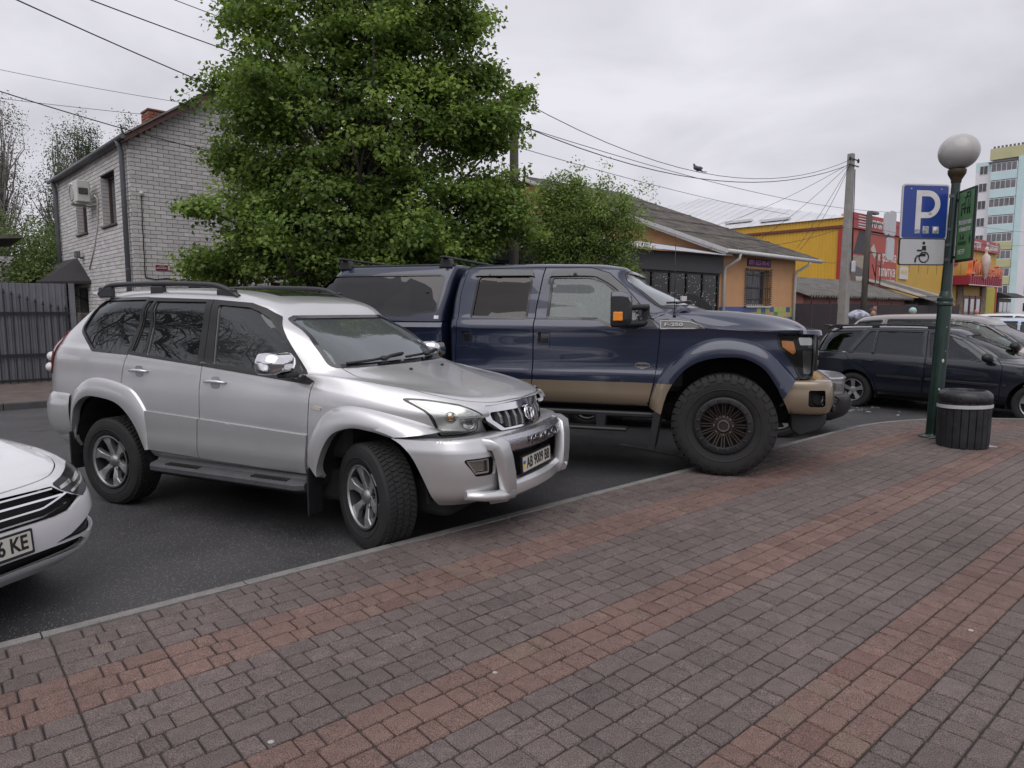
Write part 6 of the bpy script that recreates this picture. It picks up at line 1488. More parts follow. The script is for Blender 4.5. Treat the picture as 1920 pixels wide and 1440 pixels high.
# ================================================================== BLUE PICKUP
def fixn(o, ref=None, ang=35):
    bm = bmesh.new(); bm.from_mesh(o.data); bmesh.ops.recalc_face_normals(bm, faces=bm.faces)
    if ref is not None and sum(f.normal.dot(ref) * f.calc_area() for f in bm.faces) < 0: bmesh.ops.reverse_faces(bm, faces=bm.faces)
    bm.to_mesh(o.data); bm.free(); smooth_by_angle(o.data, ang); return o
def build_truck():
    T = thing('blue_pickup_truck', 'tall dark blue and tan crew-cab pickup with canopy, front wheel up on the paving', 'pickup truck', (2.3703, 7.5363, -0.0218), R(-17.98))
    pa = paint('deep_blue_paint', (0.013, 0.0195, 0.047), 0.2, 0.32, 1.0); tan = paint('pale_adobe_paint', (0.25, 0.195, 0.135), 0.45, 0.38, .8)
    g_f = glass('clear_door_glass', .68, 1.62, refl=(.9, .96, .95), tcol=(.62, .70, .67), veil=.20); g_r = glass('tinted_door_glass', .12, 1.68, refl=(.95, .9, .85)); g_t = glass('canopy_glass', .08, 1.66, refl=(.95, .93, .95))
    hood = K((-.7, 1.645), (-.28, 1.650), (0, 1.63), (.4, 1.575), (.65, 1.51), (.80, 1.43), (.9, 1.37))
    rf = K((-3.0, 2.085), (-2.5, 2.098), (-1.6, 2.095), (-1.25, 2.075), (-.95, 2.02))
    def zc(z): return lambda x, y: z + 0 * x
    fen = K((-.8, 1.535), (-.41, 1.545), (-.19, 1.46), (.34, 1.432), (.83, 1.412))
    hoodz = lambda x, y: np.where(x > -.62, hood(x) - .10 * np.clip(np.abs(y) - .25, 0, 1) ** 2, 1.535 + 0 * x)
    L = [Lv(-2.92, .55, .945, .655, 7, 22), Lv(-2.92, .60, .985, .70, 7, 22), Lv(-2.92, .64, 1.0, .86, 7, 22), Lv(-2.92, .80, 1.008, .985, 14, 22, sharp=True, n=2), Lv(-2.92, .81, .992, 1.03, 14, 22),
         Lv(-2.92, .825, .988, 1.25, 14, 22), Lv(-2.92, .845, .995, 1.415, 14, 22, n=2), Lv(-2.92, .85, 1.003, lambda x, y: np.where(x > -.3, fen(x) - .004, 1.445), 14, 22, sharp=True, n=3),
         Lv(-2.92, .84, K((-3, .962), (-.6, .960), (-.3, .955), (.9, .945)), lambda x, y: np.where(x > -.62, np.maximum(fen(x) + .004, 1.40), 1.535), 12, 22, n=2),
         Lv(-2.92, .815, K((-3, .950), (-.75, .948), (-.35, .89), (.2, .86), (.9, .82)), lambda x, y: np.where(x > -.62, hood(x) - .075, 1.545), 7, 22, n=3),
         Lv(-2.92, .76, K((-3, .948), (-.75, .945), (-.35, .80), (.2, .76), (.9, .72)), lambda x, y: np.where(x > -.62, hoodz(x, y), 1.548), 6, 22, n=5),
         Lv(-2.92, .25, K((-3, .946), (-.75, .943), (-.35, .78), (.2, .70)), lambda x, y: np.where(x > -.62, hoodz(x, y), 1.550), 6, 22, n=4),
         Lv(-2.92, -.27, K((-3, .944), (-.9, .940), (-.4, .90), (-.2, .89)), lambda x, y: np.where(x > -.85, np.where(x > -.62, 1.635 - .03 * np.abs(y), 1.552 + (x + .85) / .23 * .05), 1.552), 3.4, 22, sharp=True, n=5),
         Lv(-2.90, -.60, .880, zc(1.80), 3.0, 22, n=5), Lv(-2.83, -.945, .800, lambda x, y: rf(x) - .045, 4.2, 20, n=3), Lv(-2.79, -.975, .745, lambda x, y: rf(x) + .008, 7, 20, n=3),
         Lv(-2.72, -1.08, .58, lambda x, y: rf(x) + .032, 7, 18, n=3), Lv(-2.6, -1.2, .28, lambda x, y: rf(x) + .046, 6, 12, n=3), Lv(-2.55, -1.25, 0.0, lambda x, y: rf(x) + .050, 5, 10)]
    G = ringloft(L, -1.3, 50, 34, 6.0, 2.0); bm = shell_from_grid(G); sf = Surf(bm); base = bpy.data.meshes.new('b'); bm.to_mesh(base)
    S = {s: sf.side(s) for s in (-1, 1)}; FR = sf.front(); TP = sf.top(); P = S[-1]
    shell = thicken(base, .028)
    w_r = rnd_poly([(-2.597, 1.998), (-1.994, 1.990), (-2.028, 1.550), (-2.652, 1.560)], [.05, .05, .02, .02])
    w_f = rnd_poly([(-1.768, 1.976), (-1.375, 1.970), (-1.224, 1.928), (-1.049, 1.795), (-.80, 1.50), (-.86, 1.472), (-1.118, 1.476), (-1.268, 1.542), (-1.796, 1.552)], [.03, .08, .1, .1, .02, .02, .06, .06, .02])
    arch = spline([(-.60, .50), (-.593, .637), (-.512, .871), (-.38, 1.045), (-.216, 1.141), (-.003, 1.180), (.191, 1.165), (.353, 1.07), (.469, .905), (.553, .74), (.588, .64), (.60, .50)], 6)
    a = boolean(shell, prism_me([w_r, w_f, arch], -1.5, -.55)); a = boolean(a, prism_me([w_r, w_f, arch], .55, 1.5))
    ws = rnd_poly([(-.815, 1.662), (.815, 1.662), (.765, 1.84), (.700, 2.005), (.64, 2.022), (-.64, 2.022), (-.700, 2.005), (-.765, 1.84)], .02)
    a = boolean(a, prism_me([ws], -1.35, .2, 'x'))
    dr_p = [(-2.735, 2.082), (-1.862, 2.082), (-1.925, 1.674), (-1.938, 1.462), (-1.945, 1.097), (-1.952, .672), (-2.838, .675), (-2.828, 1.09), (-2.810, 1.456), (-2.798, 1.818)]
    df_p = [(-1.855, 2.082), (-1.38, 2.075), (-1.175, 2.012), (-.99, 1.852), (-.70, 1.53), (-.632, 1.48), (-.628, 1.40), (-.660, 1.039), (-.676, .93), (-.735, .668), (-1.946, .672), (-1.939, 1.097), (-1.932, 1.462), (-1.919, 1.674)]
    ds = [boolean(a, prism_me([inset(p, .003)], -1.5, -.5), 'INTERSECT') for p in (dr_p, df_p)]
    for p in (dr_p, df_p): a = boolean(a, prism_me([inset(p, -.004)], -1.5, -.5))
    body = skin_obj('cab', a, sf, pa, T); dr = skin_obj('rear_door', ds[0], sf, pa, T); df = skin_obj('front_door', ds[1], sf, pa, T)
    # tan lower panels
    for d_, poly in ((dr, [(-2.834, .905), (-1.953, .905), (-1.957, .675), (-2.838, .678)]), (df, [(-1.944, .905), (-.686, .905), (-.738, .671), (-1.948, .675)])):
        patch('tan_lower_panel', tan, d_, P, poly, (), .0035, .006, .05)
    patch('tan_lower_panel', tan, body, P, [(-2.915, .905), (-2.843, .905), (-2.845, .665), (-2.915, .665)], (), .0035, .006, .05)
    patch('tan_lower_panel', tan, body, S[1], [(-2.915, .905), (-.69, .905), (-.74, .665), (-2.915, .665)], (), .0035, .006, .08)
    # glass and frames
    for d_, w_, gm in ((dr, w_r, g_r), (df, w_f, g_f)):
        patch('door_glass', gm, d_, P, inset(w_, -.008), (), -.012, 0, .06)
        patch('window_seal', m_gloss, d_, P, inset(w_, -.016), [inset(w_, .010)], .0015, .008, .04)
        patch('far_side_glass', gm, body, S[1], inset(w_, -.008), (), -.012, 0, .08)
    m_vis = pm('rain_visor', (.028, .029, .034), .22, coat=.5)
    v1 = spline([(-2.645, 1.985), (-2.60, 2.05), (-2.50, 2.058), (-2.1, 2.052), (-2.0, 2.045), (-1.965, 1.975)], 5); patch('rain_visor', m_vis, dr, P, v1 + [(-2.0, 1.985), (-2.61, 1.992)], (), .022, .01, .04, crown=.012)
    v2 = spline([(-1.805, 1.96), (-1.755, 2.040), (-1.60, 2.048), (-1.40, 2.046), (-1.19, 1.995), (-1.0, 1.838), (-.842, 1.650)], 6); patch('rain_visor', m_vis, df, P, v2 + spline([(-.875, 1.60), (-1.07, 1.822), (-1.235, 1.935), (-1.38, 1.975), (-1.78, 1.978)], 6), (), .022, .01, .04, crown=.012)
    patch('windscreen', glass('pale_windscreen', .6, 1.75, refl=(.92, .97, 1.0), tcol=(.55, .60, .60), veil=.42), body, FR, inset(ws, -.012), (), -.012, 0, .06)
    patch('windscreen_seal', m_gloss, body, FR, inset(ws, -.014), [inset(ws, .014)], .004, .012, .025)
    patch('mirror_corner', m_black, df, P, [(-.905, 1.70), (-.865, 1.70), (-.705, 1.52), (-.66, 1.462), (-.84, 1.462), (-.82, 1.52)], (), .012, .012, .03)
    # bonnet seam and cowl
    strip('bonnet_seam', m_dark, body, P, spline([(-.41, 1.60), (-.30, 1.515), (-.193, 1.452), (.34, 1.434), (.80, 1.418)], 8), .010, -.001, .001)
    patch('cowl_panel', m_black, body, TP, [(-.62, -.78), (-.34, -.62), (-.255, -.3), (-.24, 0), (-.255, .3), (-.34, .62), (-.62, .78), (-.50, .72), (-.40, .4), (-.385, 0), (-.40, -.4), (-.50, -.72)], (), .004, .006, .05)
    # handles
    for d_, (x0, x1, z0, z1) in ((dr, (-2.759, -2.634, 1.24, 1.418)), (df, (-1.896, -1.757, 1.238, 1.415))):
        q = rnd_poly([(x0, z1), (x1, z1), (x1 - .004, z0), (x0 + .006, z0)], .02)
        o = patch('door_handle', pa, d_, P, q, [rnd_poly([(x0 + .014, z1 - .012), (x1 - .014, z1 - .012), (x1 - .014, z0 + .055), (x0 + .014, z0 + .055)], .01)], .012, .016, .02, crown=.008)
        patch('handle_recess', m_dark, o, P, inset(q, .006), (), .0015, .002, .03)
        patch('handle_paddle', m_gloss, o, P, rnd_poly([(x0 + .045, z1 - .015), (x1 - .016, z1 - .015), (x1 - .016, z0 + .06), (x0 + .045, z0 + .06)], .01), (), .010, .006, .02)
    # wheel-arch flare, tan at its feet
    fo = spline([(-.728, .665), (-.70, .80), (-.635, .973), (-.502, 1.152), (-.303, 1.294), (-.139, 1.357), (.056, 1.368), (.265, 1.328), (.425, 1.239), (.571, 1.076), (.640, .985)], 8)
    fi = spline([(-.597, .60), (-.565, .735), (-.512, .871), (-.38, 1.045), (-.216, 1.141), (-.003, 1.180), (.191, 1.165), (.353, 1.07), (.469, .905), (.505, .83), (.53, .80)], 8)
    pf = [(0, 0), (.10, .35), (.30, .72), (.60, .93), (.88, 1.0), (1.0, .95)]
    for s in (-1, 1):
        me = flare_mesh(S[s], s, fo, fi, 1.075, pf, .09, 70); me.materials.append(pa); me.materials.append(tan)
        bmf = bmesh.new(); bmf.from_mesh(me); bmesh.ops.bisect_plane(bmf, geom=bmf.verts[:] + bmf.edges[:] + bmf.faces[:], plane_co=(0, 0, .905), plane_no=(0, 0, 1)); bmf.to_mesh(me); bmf.free()
        for p in me.polygons:
            c = p.center
            if c.z < .905 and c.x < -.3: p.material_index = 1
        link(bpy.data.objects.new('wheel_arch_flare', me), T)
    # wing vent badge
    vb = [(-.628, 1.524), (-.45, 1.522), (-.33, 1.510), (-.25, 1.482), (-.205, 1.452), (-.625, 1.447)]
    o = patch('wing_vent', m_gloss, body, P, vb, (), .004, .006, .03); patch('vent_rim', m_disc, o, P, inset(vb, -.003), [inset(vb, .006)], .008, .01, .03)
    def sidetext(name, txt, size, mat, par, x, z, fit, off=.012):
        q = P(x, z, off); e = P(x + .05, z, off) - P(x - .05, z, off); up = P(x, z + .02, off) - P(x, z - .02, off)
        return text_obj(name, txt, size, mat, par, frame_M(q, e, up), ext=.003, bold=.002, fit=fit)
    sidetext('vent_lettering', 'F-250', .048, m_disc, o, -.50, 1.482, .18)
    bp = rnd_poly([(-.87, 1.095), (-.835, 1.108), (-.76, 1.108), (-.722, 1.095), (-.722, 1.062), (-.76, 1.052), (-.797, 1.036), (-.835, 1.052), (-.87, 1.062)], .012)
    o = patch('door_badge', m_disc, df, P, bp, (), .008, .008, .02)
    sidetext('badge_lettering', 'KING RANCH', .030, m_plateb, o, -.796, 1.078, .132, .0105)
    # mirror: upright tow mirror on two arms
    for s, par in ((-1, df), (1, body)):
        b = MB(); MM = Matrix.Translation((-.975, s * 1.26, 1.635))
        sec = rnd_poly([(-.115, -.17), (.10, -.17), (.12, -.10), (.12, .13), (.085, .175), (-.10, .175), (-.125, .12), (-.125, -.10)], .035, 5); n = len(sec); v = []; f = []
        lay = [(-.085, .94), (-.07, 1.0), (.03, 1.0), (.075, .9), (.095, .6)]
        for dx, k in lay: v += [(dx, s * p[0] * k, p[1] * k) for p in sec]
        for r_ in range(len(lay) - 1): f += [(r_ * n + i, r_ * n + (i + 1) % n, (r_ + 1) * n + (i + 1) % n, (r_ + 1) * n + i) for i in range(n)]
        f += [tuple(range(n)), tuple(range((len(lay) - 1) * n, len(lay) * n))]
        b.add([tuple(MM @ Vector(q)) for q in v], f); o = b.build('wing_mirror', m_black, par); fixn(o, None, 40)
        b = MB(); v2_ = [(MM @ Vector((dx, s * p[0] * k, p[1] * k))) for dx, k in ((-.072, 1.012), (.03, 1.012), (.078, .915), (.098, .6)) for p in sec if p[1] > .015]
        m_ = len([p for p in sec if p[1] > .015]); f = []
        for r_ in range(3): f += [(r_ * m_ + i, r_ * m_ + i + 1, (r_ + 1) * m_ + i + 1, (r_ + 1) * m_ + i) for i in range(m_ - 1)]
        f.append(tuple(range(3 * m_, 4 * m_))); b.add([tuple(q) for q in v2_], f); fixn(b.build('mirror_cap', pa, o), Vector((1, 0, .3)), 40)
        for zz in (1.655, 1.495):
            b = MB(); b.tube([(-.965, s * 1.16, zz), (-.90, s * 1.08, zz), (-.80, s * 1.0, zz + .005), (-.77, s * .96, zz)], [.034, .030, .030, .034], 10); b.build('mirror_arm', m_black, o)
        b = MB(); b.box(-.82, -.74, s * .955 - .02, s * .955 + .04, 1.46, 1.69, bev=.02); b.build('mirror_base', m_black, o)
        M5 = MM @ Matrix.Translation((0.0, s * .128, 0)); b = MB(); b.box(-.055, .035, -.006, .006, -.105, -.022, M5, bev=.004)
        oo = b.build('mirror_indicator', m_amber, o)
    # headlamp at the corner, grille, bumper
    hp = rnd_poly([(.463, 1.405), (.70, 1.402), (.775, 1.395), (.785, 1.15), (.775, .998), (.672, .996), (.60, 1.14), (.475, 1.300)], .02)
    smoke = glass('smoked_lamp_lens', .8, 1.3)
    for s in (-1, 1):
        hl = patch('headlamp', m_under, T, S[s], hp, (), .002, .006, .04)
        patch('amber_reflector', m_amber, hl, S[s], rnd_poly([(.495, 1.345), (.60, 1.335), (.625, 1.24), (.60, 1.215), (.505, 1.285)], .012), (), .012, .008, .03)
        patch('lamp_reflector', m_reflector, hl, S[s], rnd_poly([(.64, 1.375), (.76, 1.37), (.762, 1.30), (.66, 1.30)], .015), (), .010, .008, .03)
        patch('lamp_reflector', pm('dim_reflector', (.22, .22, .225), .2, .9), hl, S[s], rnd_poly([(.68, 1.255), (.762, 1.25), (.762, 1.03), (.70, 1.03)], .015), (), .008, .008, .03)
        patch('headlamp_lens', smoke, hl, S[s], hp, (), .020, 0, .04); patch('headlamp_seal', m_gloss, hl, S[s], inset(hp, -.006), [inset(hp, .006)], .012, .02, .04)
    b = MB(); b.prism(rnd_poly([(.70, .99), (.84, .99), (.862, 1.10), (.858, 1.36), (.81, 1.415), (.70, 1.43)], .03), -.46, .46, 'y'); gr = b.build('grille', m_gloss, T); bevel_obj(gr, .015, 2)
    for zz in (1.10, 1.20, 1.30):
        b = MB(); b.box(.83, .885, -.42, .42, zz - .035, zz + .035, bev=.015); b.build('grille_bar', m_chrome, gr)
    for s in (-1, 1):
        b = MB(); b.box(.80, .875, s * .44 - .03, s * .44 + .03, 1.02, 1.38, bev=.015); b.build('grille_cheek', m_gloss, gr)
    BL = [Lv(-.3, .84, .86, .635, 8, 5), Lv(-.3, .975, .97, .66, 8, 5), Lv(-.3, 1.005, 1.005, .73, 7, 5), Lv(-.3, 1.01, 1.01, .88, 7, 5), Lv(-.3, .99, 1.0, .955, 7, 5, n=3), Lv(-.3, .93, .97, .972, 7, 5, n=2), Lv(-.3, .80, .90, .972, 7, 5)]
    Gb = ringloft(BL, .30, 56, 4, 7, 1.0); keep = [i for i in range(Gb.shape[1]) if Gb[2, i, 0] > .45]; Gb = Gb[:, keep[0]:]
    bmb = shell_from_grid(Gb); bsf = Surf(bmb); bme = bpy.data.meshes.new('bb'); bmb.to_mesh(bme); bs = thicken(bme, .02)
    fog = rnd_poly([(.752, .882), (.900, .882), (.906, .740), (.890, .722), (.772, .722), (.752, .74)], .022)
    bs = boolean(bs, prism_me([fog], -1.3, -.8)); bs = boolean(bs, prism_me([fog], .8, 1.3)); bs = boolean(bs, prism_me([arch + [(.60, -.2), (-.6, -.2)]], -1.4, 1.4))
    bo = skin_obj('front_bumper', bs, bsf, tan, T, [tan])
    for s in (-1, 1):
        patch('fog_recess', m_dark, bo, bsf.side(s), inset(fog, -.012), (), -.06, .004, .03)
        M6 = Matrix.Translation((.845, s * .93, .80)) @ Matrix.Rotation(R(90), 4, 'X'); b = MB(); b.lathe([(.055, .02), (.055, -.02), (.04, -.03), (0, -.03)], 20, M6); b.build('fog_lamp', pm('dim_reflector', (.16, .16, .165), .15, .9), bo)
    b = MB(); b.prism(rnd_poly([(.60, .64), (.62, .48), (.70, .425), (.88, .49), (.93, .56), (.93, .64)], .02), -.86, .86, 'y'); o = b.build('chin_valance', m_black, T); bevel_obj(o, .02, 2)
    for s in (-1, 1):
        b = MB(); b.tube([(.95, s * .42, .70), (1.06, s * .42, .70), (1.10, s * .42, .735), (1.06, s * .42, .77), (.98, s * .42, .77)], .016, 8); b.build('tow_hook', m_black, T)
    b = MB(); b.box(1.0, 1.05, -.55, .55, .62, .70, bev=.02); b.build('bumper_bar', m_black, T)
    # running boards and mud flap, chassis
    for s in (-1, 1):
        y0, y1 = (.80, .985) if s > 0 else (-.985, -.80)
        b = MB(); b.box(-2.85, -.66, y0, y1, .545, .60, bev=.015); b.build('rocker_guard', m_black, T)
        y0, y1 = (1.02, 1.17) if s > 0 else (-1.17, -1.02)
        b = MB(); b.box(-2.75, -.915, y0, y1, .428, .462, bev=.012); st = b.build('side_step', m_black, T)
        for x in (-2.5, -1.2): b = MB(); b.prism([(x - .05, .56), (x + .05, .56), (x + .04, .45), (x - .04, .45)], s * .95, s * 1.06, 'y'); b.build('step_arm', m_black, st)
        b = MB(); b.prism([(-.665, .64), (-.60, .60), (-.655, .24), (-.715, .25)], s * .78, s * 1.06, 'y'); b.build('mud_flap', m_black, T)
    b = MB(); b.box(-5.0, .75, -.52, -.40, .52, .66, bev=.02); b.box(-5.0, .75, .40, .52, .52, .66, bev=.02); b.box(-2.8, .4, -.40, .40, .45, .62, bev=.03); b.box(.0 - .07, .07, -.78, .78, .40, .54, bev=.03); b.build('chassis', m_under, T)
    b = MB(); pr_ = [(.62 * math.cos(t), .55 + .64 * math.sin(t)) for t in np.linspace(-.1, math.pi + .1, 16)]
    for s in (-1, 1):
        b = MB(); v = [(x, s * 1.0, z) for x, z in pr_] + [(x, s * .50, z) for x, z in pr_]; n = len(pr_); b.add(v, [(i, i + 1, n + i + 1, n + i) for i in range(n - 1)] + [tuple(range(n, 2 * n))]); b.build('wheel_well', m_dark, T)
    # cargo bed and canopy
    XB0, XB1 = -5.12, -2.985
    LB = [Lv(XB0, XB1, .945, .66, 26, 16), Lv(XB0, XB1, .985, .70, 26, 16), Lv(XB0, XB1, 1.0, .86, 26, 16), Lv(XB0, XB1, 1.008, .985, 26, 16, sharp=True, n=2), Lv(XB0, XB1, .992, 1.03, 26, 16), Lv(XB0, XB1, .988, 1.25, 26, 16), Lv(XB0, XB1, .995, 1.415, 26, 16, n=2), Lv(XB0, XB1, 1.003, 1.445, 26, 16, sharp=True, n=2), Lv(XB0, XB1, .975, 1.495, 26, 16, sharp=True, n=1), Lv(XB0 + .02, XB1 - .01, .95, 1.497, 26, 16)]
    gb = ringloft(LB, -4.05, 24, 24, 18, 1.1); bmx = shell_from_grid(gb); sb = Surf(bmx); o = tmp_obj(bmx, 'cargo_bed'); COL.objects.unlink(o); link(o, T); o.data.materials.append(pa); smooth_by_angle(o.data, 30); bed = o
    patch('tan_lower_panel', tan, bed, sb.side(-1), [(-5.0, .905), (-3.02, .905), (-3.02, .67), (-5.0, .67)], (), .0035, .006, .08)
    LC = [Lv(-4.98, -2.99, .972, 1.508, 24, 14), Lv(-4.97, -2.985, .962, 1.56, 24, 14), Lv(-4.68, -2.93, .875, 1.86, 22, 14), Lv(-4.44, -2.895, .80, 2.06, 20, 12, n=3), Lv(-4.40, -2.885, .755, 2.118, 20, 12, n=3), Lv(-4.33, -2.90, .6, 2.135, 16, 12, n=3), Lv(-4.2, -3.0, .0, 2.15, 8, 8)]
    gc = ringloft(LC, -3.8, 26, 26, 14, 1.1); bmx = shell_from_grid(gc); sc_ = Surf(bmx); cme = bpy.data.meshes.new('c'); bmx.to_mesh(cme); cs = thicken(cme, .02)
    w_t = rnd_poly([(-4.70, 1.885), (-4.535, 2.035), (-4.38, 2.055), (-3.06, 2.032), (-3.012, 2.0), (-3.066, 1.62), (-3.275, 1.602), (-3.40, 1.572), (-4.85, 1.575), (-4.84, 1.64)], [.08, .05, .05, .03, .03, .04, .04, .04, .04, .04])
    w_t = rnd_poly([(-4.62, 1.86), (-4.44, 2.03), (-3.06, 2.022), (-3.012, 1.995), (-3.066, 1.62), (-3.275, 1.602), (-3.40, 1.572), (-4.82, 1.575)], [.10, .06, .03, .03, .04, .04, .04, .04])
    cs = boolean(cs, prism_me([w_t], -1.3, -.55)); cs = boolean(cs, prism_me([w_t], .55, 1.3)); cn = skin_obj('bed_canopy', cs, sc_, pa, T)
    for s in (-1, 1):
        patch('canopy_window', g_t, cn, sc_.side(s), inset(w_t, -.008), (), -.010, 0, .08); patch('canopy_window_seal', m_gloss, cn, sc_.side(s), inset(w_t, -.012), [inset(w_t, .008)], .001, .006, .06)
        q = sc_.side(s)(-3.20, 1.83, -.004); b = MB(); b.sphere(tuple(q), .016, 10, 6, 1, .6, 1); b.build('canopy_latch', m_black, cn)
    b = MB(); b.box(-4.9, -3.05, -.70, .70, 1.50, 1.505); b.build('canopy_liner', m_seatd, cn)
    patch('canopy_badge', m_chrome, cn, sc_.side(-1), [(-3.085, 1.572), (-3.035, 1.572), (-3.035, 1.535), (-3.085, 1.535)], (), .003, .004, .02)
    # roof racks on the canopy
    for x in (-4.30, -3.02):
        b = MB(); b.box(x - .035, x + .035, -.86, .86, 2.205, 2.228, bev=.008); rk = b.build('roof_rack_bar', m_black, T)
        for s in (-1, 1): b = MB(); b.prism([(x - .085, 2.10), (x + .085, 2.10), (x + .055, 2.205), (x - .055, 2.205)], s * .68, s * .78, 'y'); o = b.build('rack_foot', m_black, rk); bevel_obj(o, .012, 2)
    for s in (-1, 1): b = MB(); b.box(-4.42, -2.92, s * .72 - .015, s * .72 + .015, 2.115, 2.148, bev=.008); b.build('canopy_rail', m_black, cn)
    # antenna, wipers
    q = P(-.50, 1.565, 0); b = MB(); b.tube([(-.50, -.93, 1.56), (-.50, -.93, 1.60)], .018, 10, r1=.008); b.tube([(-.50, -.93, 1.60), (-.505, -.93, 2.35)], .0035, 6); b.build('antenna', m_black, T)
    for (y0, y1, z0, z1) in ((-.74, -.10, 1.69, 1.705), (-.02, .60, 1.69, 1.70)):
        pts = [FR(y0 + (y1 - y0) * t, z0 + (z1 - z0) * t, .02) for t in np.linspace(0, 1, 9)]; b = MB(); b.tube(pts, .012, 6); b.tube([pts[1] + Vector((.02, 0, -.01)), pts[4] + Vector((.03, 0, .01)), pts[6] + Vector((.02, 0, .01))], .010, 6); b.build('wiper', m_black, T)
    # cabin
    b = MB(); b.box(-2.85, -.65, -.82, .82, .66, .80); b.box(-.78, -.42, -.80, .80, .8, 1.56, bev=.06); b.build('cabin_trim', m_seatd, T)
    m_tanseat = pm('pale_leather', (.36, .35, .33), .5, var=.1)
    for y in (-.42, .42): seat(T, -1.42, y, .98, m_tanseat, 1.02)
    for y in (-.48, 0, .48): seat(T, -2.35, y, .98, m_seatd, .95)
    steering_wheel(T, -.98, .42, 1.45, m_seatd, .2)
    # wheels
    RW = .497; ty = tyre_mesh(RW, .272, .335, 42, .022, deep=True)
    bronze = pm('dark_bronze', (.062, .046, .040), .40, .7, var=.15); ringm = pm('beadlock_black', (.022, .022, .024), .45, .3)
    def wheel(x, s, z):
        w = thing('wheel', None, None); w.parent = T; w.location = (x, s * .915, z)
        link(bpy.data.objects.new('tyre', ty), w); yo = s * .150
        rim_barrel(.252, .2, ringm, 'rim', w, yo, .11)
        b = MB(); b.lathe([(.278, yo - s * .004), (.276, yo + s * .012), (.262, yo + s * .018), (.222, yo + s * .016), (.214, yo + s * .006), (.212, yo - s * .03)], 64, axis='y'); br = b.build('beadlock_ring', ringm, w); fixn(br, Vector((0, s, 0)), 30)
        for k in range(16):
            a_ = 2 * math.pi * (k + .5) / 16; b = MB(); b.box(-.016, .016, -.006, .006, -.011, .011, Matrix.Rotation(-a_, 4, 'Y') @ Matrix.Translation((.244, yo + s * .019, 0)), bev=.003); b.build('ring_segment', bronze if k % 2 else ringm, br)
        for k in range(16):
            a_ = 2 * math.pi * k / 16; b = MB(); M4 = Matrix.Rotation(-a_, 4, 'Y')
            for dz in (-.011, .011):
                v = [(.07, yo - s * .028, dz - .006), (.07, yo - s * .028, dz + .006), (.214, yo - s * .004, dz * 1.25 + .0055), (.214, yo - s * .004, dz * 1.25 - .0055)]
                v += [(p[0], p[1] - s * .03, p[2]) for p in v]
                b.add([tuple(M4 @ Vector(q)) for q in v], [(0, 1, 2, 3), (7, 6, 5, 4), (0, 4, 5, 1), (1, 5, 6, 2), (2, 6, 7, 3), (3, 7, 4, 0)])
            fixn(b.build('spoke', bronze, w), None, 30)
        b = MB(); b.lathe([(.098, yo - s * .055), (.096, yo - s * .030), (.088, yo - s * .026), (.064, yo - s * .026), (.062, yo + s * .004), (.054, yo + s * .014), (.046, yo + s * .014), (.042, yo + s * .006), (0, yo + s * .006)], 32, axis='y'); fixn(b.build('hub', bronze, w), Vector((0, s, 0)), 30)
        b = MB(); b.lathe([(.058, yo + s * .0145), (.056, yo + s * .018), (.046, yo + s * .018), (.044, yo + s * .0145)], 28, axis='y'); fixn(b.build('hub_ring', m_disc, w), Vector((0, s, 0)), 30)
        for k in range(8):
            a_ = 2 * math.pi * k / 8; b = MB(); b.tube([(.088 * math.cos(a_), yo - s * .03, .088 * math.sin(a_)), (.088 * math.cos(a_), yo - s * .006, .088 * math.sin(a_))], .010, 6); b.build('wheel_nut', m_disc, w)
    for s in (-1, 1): wheel(0, s, .497 + .0218); wheel(-3.97, s, .497 + .0218 - .11)
    b = MB(); b.tube([(-3.97, -.8, .43), (-3.97, .8, .43)], .06, 10); b.build('rear_axle', m_under, T)
    return T
TRUCK = build_truck()
# ================================================================== OTHER CARS
def alloy_wheel(T, x, y, z, s, Rt, rr, w, spokes, alloy, tyre, split=False, steer=0.0):
    wl_ = thing('wheel', None, None); wl_.parent = T; wl_.location = (x, y, z); wl_.rotation_euler = (0, 0, steer)
    link(bpy.data.objects.new('tyre', tyre), wl_); yo = s * (w / 2 - .012); rim_barrel(rr + .002, .2, m_black, 'rim', wl_, yo, .08)
    b = MB(); b.lathe([(rr + .004, yo + s * .002), (rr - .006, yo + s * .006), (rr - .018, yo), (rr - .022, yo - s * .02)], 40, axis='y'); fixn(b.build('rim_lip', alloy, wl_), Vector((0, s, 0)), 30)
    for k in range(spokes):
        A = 2 * math.pi * (k + .25) / spokes; M4 = Matrix.Rotation(-A, 4, 'Y'); pts = [(.03, -.03), (rr * .5, -.028), (rr - .012, -.045), (rr - .008, .0), (rr - .012, .045), (rr * .5, .028), (.03, .03)]
        yf = lambda r_: yo - s * (.006 + .03 * max(0, 1 - r_ / rr)); v = [(p[0], yf(p[0]), p[1]) for p in pts] + [(p[0], yf(p[0]) - s * .03, p[1]) for p in pts]; n = len(pts)
        b = MB(); b.add([tuple(M4 @ Vector(q)) for q in v], [tuple(range(n)), tuple(range(2 * n - 1, n - 1, -1))] + [(i, n + i, n + (i + 1) % n, (i + 1) % n) for i in range(n)]); o = b.build('spoke', alloy, wl_); fixn(o, None, 30)
    b = MB(); b.lathe([(.06, yo - s * .05), (.058, yo - s * .028), (.03, yo - s * .022), (0, yo - s * .02)], 20, axis='y'); fixn(b.build('hub_cap', alloy, wl_), Vector((0, s, 0)), 30)
    return wl_

